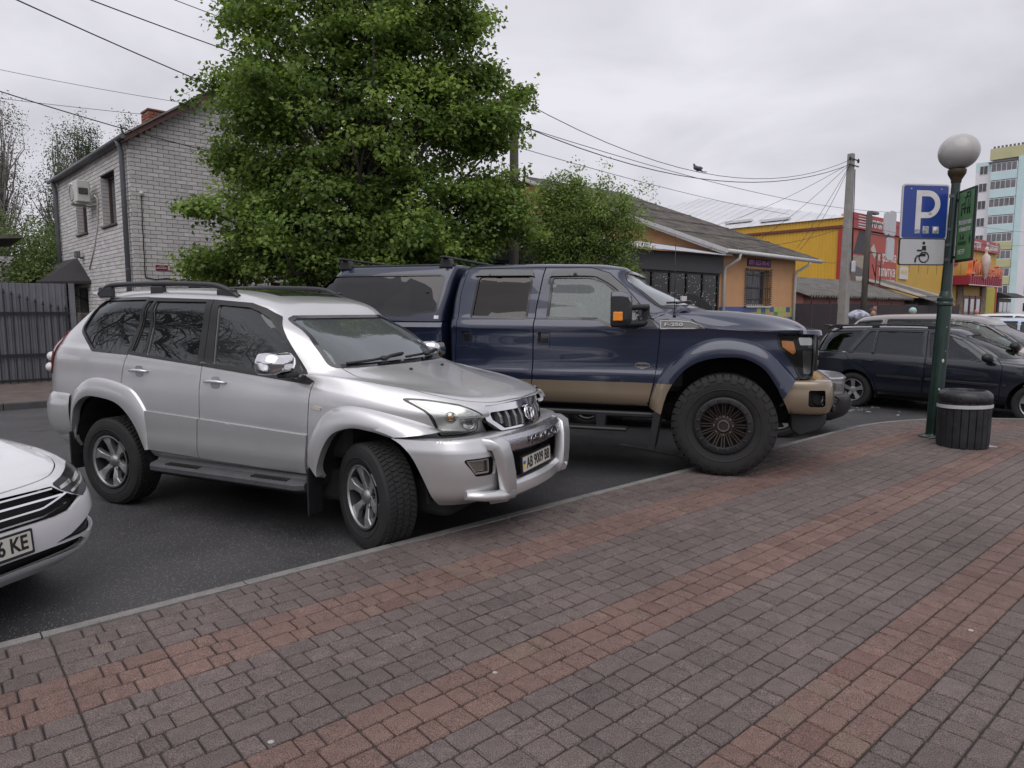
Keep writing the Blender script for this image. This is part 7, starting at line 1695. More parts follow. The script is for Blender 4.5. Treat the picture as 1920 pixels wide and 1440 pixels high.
def generic_car(name, label, loc, rz, pa, P_, windows, arches, wheels, glassm, detail=True, group=None, doors=(), mirror=None, cat='car', wheel_m=None, rails=False, mould=None, handles=(), ws=None, xc=-1.35, lamps=True):
    """P_: list of ring levels. windows etc. are outlines in (x,z) of the side skin"""
    T = thing(name, label, cat, loc, rz, group)
    G = ringloft(P_, xc, 40, 34, 5.0, 2.2); bm = shell_from_grid(G); sf = Surf(bm); base = bpy.data.meshes.new('b'); bm.to_mesh(base); sh = thicken(base, .025)
    ws_ = [rnd_poly(w, .025) for w in windows]; ar = [[(x + r_ * math.cos(t), z + r_ * math.sin(t)) for t in np.linspace(-.75, math.pi + .75, 26)] for (x, z, r_) in arches]
    for s in (-1, 1): sh = boolean(sh, prism_me(ws_ + ar, s * .45 if s > 0 else -1.4, 1.4 if s > 0 else -.45))
    if ws: sh = boolean(sh, prism_me([rnd_poly(ws[0], .03)], ws[1], ws[2], 'x'))
    dparts = []
    for d_ in doors:
        dparts.append(boolean(sh, prism_me([inset(d_, .003)], -1.4, -.4), 'INTERSECT')); sh = boolean(sh, prism_me([inset(d_, -.004)], -1.4, -.4))
    body = skin_obj('body', sh, sf, pa, T); dd = [skin_obj('door', m_, sf, pa, T) for m_ in dparts]
    P = sf.side(-1)
    for w_ in ws_:
        cx = sum(p[0] for p in w_) / len(w_); par = body
        for d_, o_ in zip(doors, dd):
            if inside((cx, sum(p[1] for p in w_) / len(w_)), d_): par = o_
        patch('side_glass', glassm, par, P, inset(w_, -.008), (), -.010, 0, .09); patch('window_trim', m_gloss, par, P, inset(w_, -.018), [inset(w_, .006)], .001, .006, .06)
        patch('far_side_glass', glassm, body, sf.side(1), inset(w_, -.008), (), -.010, 0, .12)
    if ws:
        FRp = sf.front() ; q = rnd_poly(ws[0], .03); patch('windscreen', ws[3], body, FRp, inset(q, -.012), (), -.010, 0, .09); patch('windscreen_trim', m_gloss, body, FRp, inset(q, -.012), [inset(q, .012)], .003, .01, .05)
    for (x, z, r_), s in [(a, s) for a in arches for s in (-1, 1)]:
        b = MB(); pr_ = [(x + (r_ + .02) * math.cos(t), z + (r_ + .02) * math.sin(t)) for t in np.linspace(-.3, math.pi + .3, 14)]; n = len(pr_); b.add([(a, s * .80, c) for a, c in pr_] + [(a, s * .45, c) for a, c in pr_], [(i, i + 1, n + i + 1, n + i) for i in range(n - 1)] + [tuple(range(n, 2 * n))]); b.build('wheel_well', m_dark, T)
    Rt, rr, w, sp, alloy, track = wheel_m; ty = tyre_mesh(Rt, rr, w, 48, .007)
    for x in wheels:
        for s in (-1, 1): alloy_wheel(T, x, s * track, Rt, s, Rt, rr, w, sp, alloy, ty)
    b = MB(); b.box(min(wheels) - .4, max(wheels) + .4, -.6, .6, .18, .40, bev=.03); b.build('underbody', m_under, T)
    b = MB(); b.box(-2.9, -.5, -.66, .66, .38, .5); b.box(-.75, -.40, -.66, .66, .45, .92, bev=.06); b.build('cabin_trim', m_seatd, T)
    if detail:
        for y in (-.36, .36): seat(T, -1.35, y, .48, m_seatd, .95)
        for y in (-.36, .36): seat(T, -2.2, y, .5, m_seatd, .95)
        steering_wheel(T, -.85, .36, .86, m_seatd, .18)
    if mould:
        for (x0, z0, x1, z1) in mould: patch('side_moulding', m_black, body, P, [(x0, z0 + .022), (x1, z1 + .022), (x1, z1 - .022), (x0, z0 - .022)], (), .014, .016, .06, crown=.008)
    for (x, z) in handles:
        pts = [P(x - .09, z, .004), P(x - .07, z, .03), P(x + .07, z, .03), P(x + .09, z, .004)]; b = MB(); b.tube(pts, .013, 8); b.build('door_handle', m_black, T)
    if mirror:
        for s in (-1, 1):
            x, y, z = mirror; b = MB(); b.sphere((x, s * y, z), .1, 14, 10, .75, 1.05, .72); b.tube([(x, s * (y - .05), z - .03), (x + .02, s * (y - .17), z - .05)], .03, 8); b.build('wing_mirror', m_black, T)
    return T, sf, body

pa_navy = paint('navy_paint', (0.007, 0.0095, 0.019), 0.1, 0.3, 1.0); m_alloy = pm('alloy_silver', (.45, .45, .46), .3, .8, var=.05)
g_tint = glass('estate_tinted_glass', .08, 1.68, refl=(.85, .88, .95))
# dark estate car at the right: local origin under the front axle, wheelbase 2.69
def wagon():
    belt = K((-3.5, .965), (-2.7, .96), (-1.6, .935), (-.5, .895), (0, .865), (.75, .76)); roof = K((-3.55, 1.375), (-2.8, 1.415), (-1.9, 1.425), (-1.3, 1.40), (-.95, 1.34))
    hood = K((-.6, .985), (-.1, .945), (.4, .88), (.75, .78)); hz = lambda d: (lambda x, y: np.where(x > -.75, np.maximum(hood(x) - .07 * y * y, belt(x) + d), belt(x) + d))
    L = [Lv(-3.55, .72, .74, .26, 4.5, 5), Lv(-3.66, .78, .835, .36, 4.5, 5), Lv(-3.68, .80, .858, .55, 4.2, 5), Lv(-3.65, .78, .858, .72, 4.2, 5.5), Lv(-3.60, .76, .84, lambda x, y: belt(x) - .03, 4.2, 6, n=3), Lv(-3.58, .72, .828, lambda x, y: belt(x) + .0, 4.2, 6, n=3),
         Lv(-3.57, .55, K((-3.6, .82), (-.8, .818), (-.3, .76), (.8, .72)), hz(.006), 4, 6, n=3), Lv(-3.56, .1, K((-3.6, .816), (-.8, .814), (-.3, .74), (.4, .7)), hz(.010), 4, 6, n=4),
         Lv(-3.55, -.30, K((-3.6, .812), (-.9, .810), (-.4, .78)), lambda x, y: np.where(x > -.85, np.maximum(belt(x) + .015, .965), belt(x) + .015), 4.6, 7, sharp=True, n=5), Lv(-3.46, -.72, .725, lambda x, y: 1.19 + 0 * x, 5, 7, n=5), Lv(-3.33, -1.02, .640, lambda x, y: roof(x) - .045, 6, 7, n=3), Lv(-3.28, -1.06, .585, lambda x, y: roof(x) - .004, 6, 7, n=3), Lv(-3.2, -1.14, .40, lambda x, y: roof(x) + .025, 6, 6, n=3), Lv(-3.1, -1.25, 0.0, lambda x, y: roof(x) + .04, 5, 5)]
    wins = [[(-3.42, 1.00), (-3.30, 1.345), (-2.62, 1.365), (-2.83, .992)], [(-2.74, .988), (-2.50, 1.355), (-2.40, 1.362), (-2.40, .984)], [(-2.36, .982), (-2.36, 1.364), (-1.63, 1.362), (-1.60, .962)], [(-1.47, .955), (-1.54, 1.355), (-1.32, 1.34), (-1.05, 1.255), (-.62, .945)]]
    d1 = [(-2.86, .99), (-2.56, 1.385), (-1.575, 1.382), (-1.53, .945), (-1.53, .60), (-1.56, .33), (-2.28, .33), (-2.34, .55), (-2.52, .74), (-2.78, .86)]
    d2 = [(-1.515, .945), (-1.565, 1.382), (-1.30, 1.362), (-1.02, 1.275), (-.50, .93), (-.44, .86), (-.46, .33), (-1.545, .33), (-1.515, .60)]
    rw = 0.305
    T, sf, body = generic_car('dark_estate_car', 'dark blue estate car with roof rails and silver alloy wheels behind the lamp post', WLOC, WRZ, pa_navy, L, wins, [(-2.69, .31, .365), (0, .31, .365)], (-2.69, 0), g_tint, doors=[d1, d2], wheel_m=(rw, .20, .205, 5, m_alloy, .735), mirror=(-.62, .93, .99), mould=[(-2.27, .60, -1.565, .585), (-1.51, .584, -.48, .565), (-.42, .563, -.38, .562)], handles=[(-2.42, .845), (-1.40, .825)],
        ws=([(-.68, .985), (.68, .985), (.545, 1.325), (-.545, 1.325)], -1.3, .1, glass('green_windscreen', .35, 1.6, tcol=(.30, .40, .30))), xc=-1.5)
    for s in (-1, 1):
        pts = spline([(-3.30, 1.385), (-3.15, 1.44), (-2.2, 1.47), (-1.5, 1.455), (-1.28, 1.405)], 6); b = MB(); b.tube([(x, s * .565, z) for x, z in pts], .016, 8); rl = b.build('roof_rail', m_black, T)
        for x in (-3.1, -2.45, -1.55): b = MB(); b.box(x - .06, x + .06, s * .565 - .018, s * .565 + .018, 1.39, 1.465, bev=.008); b.build('rail_foot', m_black, rl)
    P = sf.side(-1); q = rnd_poly([(-3.33, .90), (-3.11, .90), (-3.11, .77), (-3.33, .77)], .03); strip('fuel_flap_gap', m_dark, body, P, dens(q, .03), .010, .0, .001, closed=True)
    strip('belt_chrome', m_chrome, body, P, [(-3.40, .982), (-2.9, .978), (-2.85, .977)], .012, .002, .003)
    patch('tail_lamp', m_redlens, T, P, rnd_poly([(-3.62, .92), (-3.47, .92), (-3.45, .72), (-3.60, .72)], .02), (), .004, .006, .04)
    patch('wing_badge', m_chrome, body, P, [(-.16, .60), (-.04, .60), (-.04, .575), (-.16, .575)], (), .004, .004, .03)
    b = MB(); b.tube([(-3.35, -.3, 1.43), (-3.5, -.3, 1.44)], .02, 6); b.build('tailgate_spoiler', pa_navy, T)
    # tree and grass litter: dropped scraps by the rear wheel are separate
    return T
WRZ = R(-51.0)
_f = Vector((math.cos(WRZ), math.sin(WRZ), 0)); _r = Vector((math.sin(WRZ), -math.cos(WRZ), 0))
_hub = Vector((6.13, 12.22, 0)); _o = _hub + _f * 2.69 - _r * .80; WLOC = (_o.x, _o.y, ROAD_Z)
WAG = wagon()

def crossover(name, label, loc, rz, pa, h=1.62, w=.90, group=None, detail=True, glassm=None, L_=4.4):
    k = h / 1.62; belt = K((-3.5, 1.08 * k), (-2.0, 1.03 * k), (-.5, .99 * k), (.2, .95 * k), (.8, .80 * k)); roof = K((-3.4, 1.50 * k), (-2.6, 1.565 * k), (-1.8, 1.575 * k), (-1.2, 1.535 * k), (-.85, 1.46 * k)); hood = K((-.6, 1.07 * k), (0, 1.02 * k), (.5, .93 * k), (.85, .82 * k))
    hz = lambda d: (lambda x, y: np.where(x > -.75, np.maximum(hood(x) - .08 * y * y, belt(x) + d), belt(x) + d))
    L = [Lv(-3.45, .72, w - .12, .26, 4, 5), Lv(-3.55, .82, w - .02, .38, 4, 5), Lv(-3.58, .86, w, .6, 4, 5), Lv(-3.55, .85, w, .82, 4, 5.5), Lv(-3.48, .82, w - .02, lambda x, y: belt(x) - .02, 4, 6, n=3), Lv(-3.47, .6, K((-3.6, w - .03), (-.8, w - .03), (-.2, w - .12), (.8, w - .15)), hz(.006), 4, 6, n=3), Lv(-3.46, .1, K((-3.6, w - .033), (-.8, w - .035), (-.2, w - .14)), hz(.01), 4, 6, n=4),
         Lv(-3.45, -.22, K((-3.6, w - .037), (-.9, w - .04), (-.3, w - .07)), lambda x, y: np.where(x > -.8, np.maximum(belt(x) + .015, 1.05 * k), belt(x) + .015), 4.6, 7, sharp=True, n=5), Lv(-3.33, -.62, w - .12, lambda x, y: 1.28 * k + 0 * x, 5, 7, n=5), Lv(-3.15, -.95, w - .21, lambda x, y: roof(x) - .045, 6, 7, n=3), Lv(-3.1, -.99, w - .27, lambda x, y: roof(x) - .004, 6, 7, n=3), Lv(-3.0, -1.1, w - .45, lambda x, y: roof(x) + .03, 6, 6, n=3), Lv(-2.9, -1.2, 0.0, lambda x, y: roof(x) + .045, 5, 5)]
    wins = [[(-3.25, 1.16 * k), (-3.05, 1.47 * k), (-2.62, 1.50 * k), (-2.68, 1.11 * k)], [(-2.58, 1.105 * k), (-2.52, 1.505 * k), (-1.68, 1.51 * k), (-1.66, 1.07 * k)], [(-1.55, 1.065 * k), (-1.58, 1.505 * k), (-1.25, 1.49 * k), (-.98, 1.41 * k), (-.50, 1.10 * k), (-.52, 1.05 * k)]]
    d1 = [(-2.64, 1.09 * k), (-2.56, 1.525 * k), (-1.63, 1.53 * k), (-1.60, 1.0 * k), (-1.62, .36), (-2.35, .36), (-2.45, .7), (-2.64, .9)]; d2 = [(-1.59, 1.0 * k), (-1.62, 1.53 * k), (-1.22, 1.505 * k), (-.95, 1.42 * k), (-.42, 1.06 * k), (-.36, .95 * k), (-.42, .36), (-1.605, .36)]
    T, sf, body = generic_car(name, label, loc, rz, pa, L, wins, [(-2.65, .34, .40), (0, .34, .40)], (-2.65, 0), glassm or glass('crossover_glass', .62, 1.6, tcol=(.52, .62, .58)), doors=[d1, d2] if detail else (), wheel_m=(.335, .22, .215, 5, m_alloy, w - .12), mirror=(-.55, w + .07, 1.12 * k), handles=[(-2.45, .95 * k), (-1.42, .93 * k)], detail=detail, group=group,
        ws=([(-w + .20, 1.09 * k), (w - .20, 1.09 * k), (w - .31, 1.44 * k), (-w + .31, 1.44 * k)], -1.25, .15, glass('pale_car_windscreen', .4, 1.7, tcol=(.36, .42, .40))), xc=-1.5)
    FRp = sf.front()
    for s in (-1, 1):
        patch('headlamp', m_reflector, T, FRp, rnd_poly([(s * (w - .10), .86 * k), (s * (w - .38), .80 * k), (s * (w - .36), .70 * k), (s * (w - .12), .72 * k)], .03), (), .006, .008, .05)
    patch('grille', m_black, T, FRp, rnd_poly([(-.42, .76 * k), (.42, .76 * k), (.36, .60 * k), (-.36, .60 * k)], .03), (), .004, .006, .06)
    RRp = sf.front(-1); patch('rear_window', glassm or glass('crossover_glass', .62, 1.6), T, RRp, rnd_poly([(-w + .28, 1.14 * k), (w - .28, 1.14 * k), (w - .34, 1.44 * k), (-w + .34, 1.44 * k)], .05), (), .004, .004, .08)
    return T, sf
CX = paint('grey_beige_paint', (.24, .215, .205), .6, .32, .8)
# taupe crossover one bay beyond the estate
_o2 = Vector((9.15, 11.25, 0)); CROSS, _ = crossover('taupe_crossover', 'taupe grey crossover partly hidden behind the dark estate car', (_o2.x, _o2.y, ROAD_Z), R(-46), CX, 1.66)
# silver compact with black bumper whose nose shows past the pickup
def nose_car():
    T, sf = crossover('silver_compact_car', 'silver compact car with black bumper, nose showing past the pickup bumper', (3.88, 9.92, ROAD_Z), R(-20), paint('pale_silver_paint', (.42, .42, .44), .5, .34, .9), 1.46, .84, detail=False)
    FRp = sf.front()
    bl = [Lv(-.4, .74, .74, .24, 4, 5), Lv(-.4, .90, .85, .34, 4, 5), Lv(-.4, .93, .86, .46, 4, 5), Lv(-.4, .90, .85, .58, 4, 5, n=3), Lv(-.4, .80, .80, .60, 4, 5)]
    G_ = ringloft(bl, .1, 40, 4, 4, 1.0); kp = [i for i in range(G_.shape[1]) if G_[2, i, 0] > .42]; bmb = shell_from_grid(G_[:, kp[0]:]); o = tmp_obj(bmb, 'front_bumper'); COL.objects.unlink(o); link(o, T); o.data.materials.append(m_black); smooth_by_angle(o.data, 30)
    plate('number_plate', T, frame_M((.942, -.0, .44), (0, 1, 0), (0, 0, 1)), 'AB 4472 CT'); return T
nose_car()
# cars far right
for (nm, lab, x, y, rz, col, h) in (('white_car', 'white car roof beyond the taupe crossover near the store entrance', 17.6, 22.5, -60, (.62, .62, .63), 1.5), ('pale_blue_car', 'pale blue car at the right edge behind the taupe crossover', 15.2, 17.6, -55, (.42, .50, .62), 1.52), ('white_hatchback', 'white hatchback roof at the right edge behind the pale blue car', 20.3, 24.8, -60, (.66, .66, .66), 1.62), ('dark_blue_car', 'dark blue car with black roof parked by the kiosk', 38.5, 54.0, -130, (.03, .035, .07), 1.6), ('red_white_van', 'small white car with red tail lamps parked before the store', 27.8, 45.5, -100, (.6, .58, .58), 1.5)):
    crossover(nm, lab, (x, y, ROAD_Z), R(rz), paint(nm + '_paint', col, .1, .35, .9), h, .86, detail=False, glassm=glass('far_car_glass', .25, 1.7))

# ---------------------------------------------------------------- white saloon, only its left front corner is in the picture
def saloon():
    pa = paint('white_paint', (.70, .70, .715), 0.0, .3, 1.0)
    T = thing('white_saloon_car', 'white saloon car with chrome grille bars cut off by the left picture edge', 'car', SLOC, SRZ)
    belt = K((-3.8, .97), (-2, .95), (-.6, .90), (0, .865), (.5, .80), (.9, .70)); hood = K((-.8, 1.0), (-.2, .965), (.3, .905), (.65, .835), (.88, .745)); roof = K((-3, 1.36), (-2, 1.43), (-1.3, 1.40), (-.9, 1.30))
    hz = lambda d: (lambda x, y: np.where(x > -.8, np.maximum(hood(x) - .075 * y * y, belt(x) + d), belt(x) + d))
    L = [Lv(-3.7, .82, .80, .21, 7, 6), Lv(-3.8, .92, .895, .30, 7, 6), Lv(-3.85, .955, .912, .42, 7, 6), Lv(-3.85, .955, .915, .55, 7, 6), Lv(-3.82, .93, .905, .64, 7, 6), Lv(-3.75, .90, .89, lambda x, y: np.minimum(belt(x) - .03, .74 + .0 * x), 7, 6, n=3), Lv(-3.7, .88, .865, lambda x, y: belt(x), 7, 6, n=3),
         Lv(-3.68, .80, K((-4, .85), (-.9, .85), (-.2, .80), (.9, .76)), hz(.008), 7, 6, n=4), Lv(-3.66, .3, K((-4, .845), (-.9, .84), (-.2, .74), (.4, .70)), hz(.012), 5, 6, n=5), Lv(-3.3, -.28, K((-4, .80), (-.9, .835), (-.4, .78)), lambda x, y: np.where(x > -.85, np.maximum(belt(x) + .015, .985), belt(x) + .015), 4.2, 5, sharp=True, n=4), Lv(-2.9, -.75, .72, lambda x, y: 1.2 + 0 * x, 5, 5, n=4), Lv(-2.5, -1.12, .60, lambda x, y: roof(x) - .02, 6, 5, n=3), Lv(-2.4, -1.2, .4, lambda x, y: roof(x) + .02, 6, 5, n=3), Lv(-2.3, -1.3, 0.0, lambda x, y: roof(x) + .035, 5, 5)]
    G = ringloft(L, -1.4, 80, 24, 6, 2.2); bm = shell_from_grid(G); sf = Surf(bm); base = bpy.data.meshes.new('b'); bm.to_mesh(base); sh = thicken(base, .02); F = sf.front(); TP = sf.top()
    grille = rnd_poly([(-.72, .655), (.72, .655), (.70, .60), (.60, .545), (-.60, .545), (-.70, .60)], .01)
    grille = rnd_poly([(-.475, .705), (0, .715), (.475, .705), (.515, .672), (.565, .640), (.630, .615), (.52, .555), (.43, .545), (-.43, .545), (-.52, .555), (-.630, .615), (-.565, .64), (-.515, .672)], .008)
    low = rnd_poly([(-.62, .31), (.62, .31), (.66, .34), (.60, .375), (-.60, .375), (-.66, .34)], .01)
    vents = [rnd_poly([(s * .40, .388), (s * .52, .415), (s * .64, .475), (s * .78, .560), (s * .832, .535), (s * .84, .425), (s * .70, .385)], .012) for s in (-1, 1)]
    sh = boolean(sh, prism_me([grille, low] + vents, .2, 1.2, 'x'))
    ar = [[(x + .36 * math.cos(t), .33 + .36 * math.sin(t)) for t in np.linspace(-.75, math.pi + .75, 26)] for x in (0, -2.79)]
    for s in (-1, 1): sh = boolean(sh, prism_me(ar, -1.4 if s < 0 else .45, -.45 if s < 0 else 1.4))
    hp = spline([(-.18, 0), (-.24, .4), (-.36, .72), (-.1, .755), (.25, .76), (.5, .735), (.66, .68), (.77, .58), (.828, .46), (.852, .25), (.858, 0)], 5); hp = hp + [(x, -y) for x, y in hp[-2:0:-1]]
    hm = boolean(sh, prism_me([inset(hp, .003)], .70, 1.2, 'z'), 'INTERSECT'); sh = boolean(sh, prism_me([inset(hp, -.004)], .70, 1.2, 'z'))
    body = skin_obj('body', sh, sf, pa, T); skin_obj('bonnet', hm, sf, pa, T)
    b = MB(); b.box(.30, .60, -.58, .58, .25, .66); b.build('nose_backing', m_dark, T)
    gr = patch('grille', m_dark, T, F, grille, (), -.045, .004, .05)
    for (z0, z1, zz, yk, yo) in ((.695, .690, 0, .5, .475), (.655, .650, 0, .5, .51), (.610, .612, 0, .5, .57), (.566, .570, 0, .5, .51)):
        pts = [(y, z0 + (z1 - z0) * abs(y) + (max(0, abs(y) - .36) * (.25 if z0 < .63 else 0))) for y in np.linspace(-yo, yo, 41)]; strip('grille_bar', m_chrome, gr, F, pts, .009, -.006, .006)
    for y in np.linspace(-.5, .5, 5): pass
    patch('low_intake', m_dark, T, F, inset(low, -.02), (), -.04, .004, .05)
    strip('low_chrome_strip', m_chrome, body, F, [(y, .318 + .02 * (abs(y) / .6) ** 2) for y in np.linspace(-.60, .60, 31)], .012, -.004, .008)
    for s, vp in zip((-1, 1), vents): patch('corner_vent', m_black, T, F, inset(vp, -.006), (), -.03, .004, .03)
    smoke = glass('saloon_lamp_lens', .75, 1.22)
    for s in (-1, 1):
        h_ = rnd_poly([(s * .485, .714), (s * .60, .742), (s * .72, .772), (s * .785, .776), (s * .80, .70), (s * .735, .645), (s * .640, .612), (s * .575, .640), (s * .52, .676)], .012)
        hl = patch('headlamp', pm('lamp_dark_grey', (.016, .016, .019), .22), T, F, h_, (), .004, .008, .03)
        for (a, c, d, e) in ((.52, .692, .61, .715), (.63, .708, .72, .735)): patch('led_element', m_reflector, hl, F, rnd_poly([(s * a, c), (s * d, e), (s * d, e - .022), (s * a, c - .018)], .004), (), .006, .003, .02)
        patch('led_line', m_reflector, hl, F, rnd_poly([(s * .57, .655), (s * .70, .690), (s * .77, .722), (s * .772, .712), (s * .70, .678), (s * .575, .645)], .003), (), .006, .003, .02)
        q = F(s * .50, .475, .001); N_ = (F(s * .50, .475, .1) - q).normalized(); b = MB(); b.lathe([(.014, 0), (.014, .002), (.011, .003), (0, .003)], 14, frame_M(q, N_.cross(Vector((0, 0, 1))), (0, 0, 1))); b.build('parking_sensor', m_chrome, body)
    plate('number_plate', T, frame_M((.972, 0, .465), (0, 1, 0), (-.08, 0, 1)), 'AB 1836 KE')
    b = MB(); b.box(-.75, -.40, -.68, .68, .45, .94, bev=.06); b.box(-3, .2, -.62, .62, .2, .42); b.build('underbody', m_under, T)
    ty = tyre_mesh(.325, .215, .22, 44, .007)
    for x in (0, -2.79):
        for s in (-1, 1): alloy_wheel(T, x, s * .80, .325, s, .325, .215, .22, 5, m_alloy, ty)
    return T
SRZ = R(-16.0); SLOC = (-3.63, 3.64, ROAD_Z)
saloon()
# ================================================================== STREET FURNITURE
m_green = pm('dark_green_post_paint', (.006, .024, .0175), .35, var=.25, scale=6, coat=.3, bump=.05, bscale=30)
LP = (5.375, 8.62, 0.0)
lamp = thing('street_lamp', 'dark green lamp post with white globe standing beside the bin', 'street lamp', LP, 0); lamp.rotation_euler = (0, R(1.5), 0)
b = MB(); b.lathe([(.16, 0), (.16, .012), (.10, .016), (.086, .03), (.083, .06), (.079, 1.62), (.078, 1.66)], 24); b.build('base_tube', m_green, lamp)
b = MB(); b.lathe([(.078, 1.66), (.094, 1.67), (.097, 1.70), (.089, 1.715), (.092, 1.73), (.090, 1.765), (.074, 1.775), (.065, 1.83), (.062, 1.84)], 24); fixn(b.build('collar', m_green, lamp))
b = MB(); b.lathe([(.062, 1.80), (.056, 2.2), (.050, 3.14), (.050, 3.18)], 20); b.build('shaft', m_green, lamp)
b = MB(); b.lathe([(.05, 3.16), (.056, 3.17), (.058, 3.20), (.088, 3.255), (.098, 3.275), (.102, 3.315), (.098, 3.325)], 22); fixn(b.build('globe_holder', pm('brown_holder', (.06, .042, .022), .5, .3, var=.3), lamp))
m_globe = pm('milky_globe', (.40, .385, .375), .35, var=.12, scale=3.2, stretch=(2.5, 2.5, .5), coat=.2)
b = MB(); b.sphere((0, 0, 3.535), .224, 32, 20, 1, 1, .95); b.build('globe', m_globe, lamp)
m_chip = pm('chipped_primer', (.5, .48, .45), .8)
for (a, z, r_) in ((-95, .98, .02), (-105, .62, .013), (-88, 1.40, .006), (-80, 1.1, .006)):
    q = Vector((.081 * math.cos(R(a)), .081 * math.sin(R(a)), z)); b = MB(); b.sphere((0, 0, 0), r_, 7, 4, .8, .12, 1.3, M=Matrix.Translation(q) @ Matrix.Rotation(R(a + 90), 4, 'Z')); b.build('paint_chip', m_chip, lamp)
# parking sign, clamped to the post
m_sblue = pm('sign_blue', (.012, .040, .24), .35, var=.08, coat=.3); m_sgrey = pm('sign_back_white', (.50, .50, .52), .45, var=.06)
SR_ = R(7); ps = thing('parking_sign', 'blue parking sign with white P clamped left of the lamp post', 'traffic sign', (5.03, 8.52, 2.80), SR_)
rp_ = lambda w, h, r_: rnd_poly([(-w / 2, -h / 2), (w / 2, -h / 2), (w / 2, h / 2), (-w / 2, h / 2)], r_, 6)
b = MB(); b.prism(rp_(.62, .66, .045), -.012, .006, 'y'); b.build('sign_plate', m_sgrey, ps); b = MB(); b.prism(rp_(.585, .625, .035), -.0145, -.0125, 'y'); b.build('blue_field', m_sblue, ps)
# the letter P from a stem and a bowl ring
b = MB(); b.prism([(-.125, -.26), (-.055, -.26), (-.055, .255), (-.125, .255)], -.018, -.0148, 'y'); b.build('letter_stem', m_swhite, ps)
outer = [(-.055, .255), (.03, .255)] + [(.03 + .165 * math.sin(t), .09 + .165 * math.cos(t)) for t in np.linspace(0, math.pi, 14)] + [(-.055, -.075)]
innr = [(-.055, -.005), (.03, -.005)] + [(.03 + .095 * math.sin(t), .09 - .095 * math.cos(t)) for t in np.linspace(0, math.pi, 14)] + [(-.055, .185)]
b = MB(); b.prism(outer + innr, -.0178, -.0148, 'y'); b.build('letter_bowl', m_swhite, ps)
m_stick = pm('torn_sticker', (.33, .33, .36), .8, var=.6, scale=40)
for (x, z, w, h) in ((.02, -.215, .085, .09), (.15, -.215, .085, .085), (-.09, -.235, .075, .05), (.065, -.02, .04, .03)): b = MB(); b.prism(rp_(w, h, .01), -.0192, -.018, 'y', Matrix.Translation((x, 0, z))); b.build('sticker_remnant', m_stick, ps)
b = MB(); b.lathe([(.034, 0), (.034, .001), (0, .001)], 16, Matrix.Translation((.15, -.0194, -.215)) @ Matrix.Rotation(R(90), 4, 'X')); b.build('sticker_remnant', m_swhite, ps)
for (x, z) in ((-.20, .27), (.20, .27)): b = MB(); b.sphere((x, -.017, z), .009, 8, 5); b.build('rivet', m_sgrey, ps)
for z in (.2, -.2): b = MB(); b.box(-.1, .40, .008, .03, z - .02, z + .02); b.build('clamp_bar', m_gutter, ps)
dp_ = thing('disabled_parking_plate', 'white supplementary plate with black wheelchair symbol below the parking sign', 'traffic sign', (5.02, 8.51, 2.32), SR_)
b = MB(); b.prism(rp_(.615, .325, .03), -.010, .006, 'y'); b.build('sign_plate', m_plateb, dp_); b = MB(); b.prism(rp_(.59, .30, .024), -.0125, -.0105, 'y'); b.build('white_field', pm('plate_grey_white', (.47, .47, .48), .5, var=.06), dp_)
MX = Matrix.Translation((.0, -.0135, -.005)); b = MB()
b.tube([tuple(MX @ Vector((.025 + .062 * math.cos(a), 0, -.06 + .062 * math.sin(a)))) for a in np.linspace(0, 2 * math.pi, 25)], .0075, 6, caps=False); b.build('symbol_wheel', m_plateb, dp_)
b = MB(); b.sphere((.015, -.0135, .105), .020, 12, 6, 1, .15, 1); b.build('symbol_head', m_plateb, dp_)
b = MB(); b.prism([(-.005, .07), (.045, .075), (.05, .015), (-.005, .02)], -.0155, -.0128, 'y'); b.prism([(-.07, .025), (.0, .025), (.0, .005), (-.07, .005)], -.0155, -.0128, 'y'); b.prism([(-.02, -.02), (.05, -.02), (.045, -.055), (-.03, -.055), (-.075, -.05), (-.095, -.075), (-.098, -.13), (-.078, -.13), (-.07, -.085), (-.03, -.07)][:5] + [(-.03, -.055)], -.0155, -.0128, 'y'); b.build('symbol_body', m_plateb, dp_)
b = MB(); b.tube([tuple(MX @ Vector(q)) for q in ((-.02, 0, -.04), (-.065, 0, -.045), (-.085, 0, -.075), (-.088, 0, -.12))], .011, 6); b.build('symbol_leg', m_plateb, dp_)
for z in (.09, -.09): b = MB(); b.box(-.1, .40, .008, .03, z - .018, z + .018); b.build('clamp_bar', m_gutter, dp_)
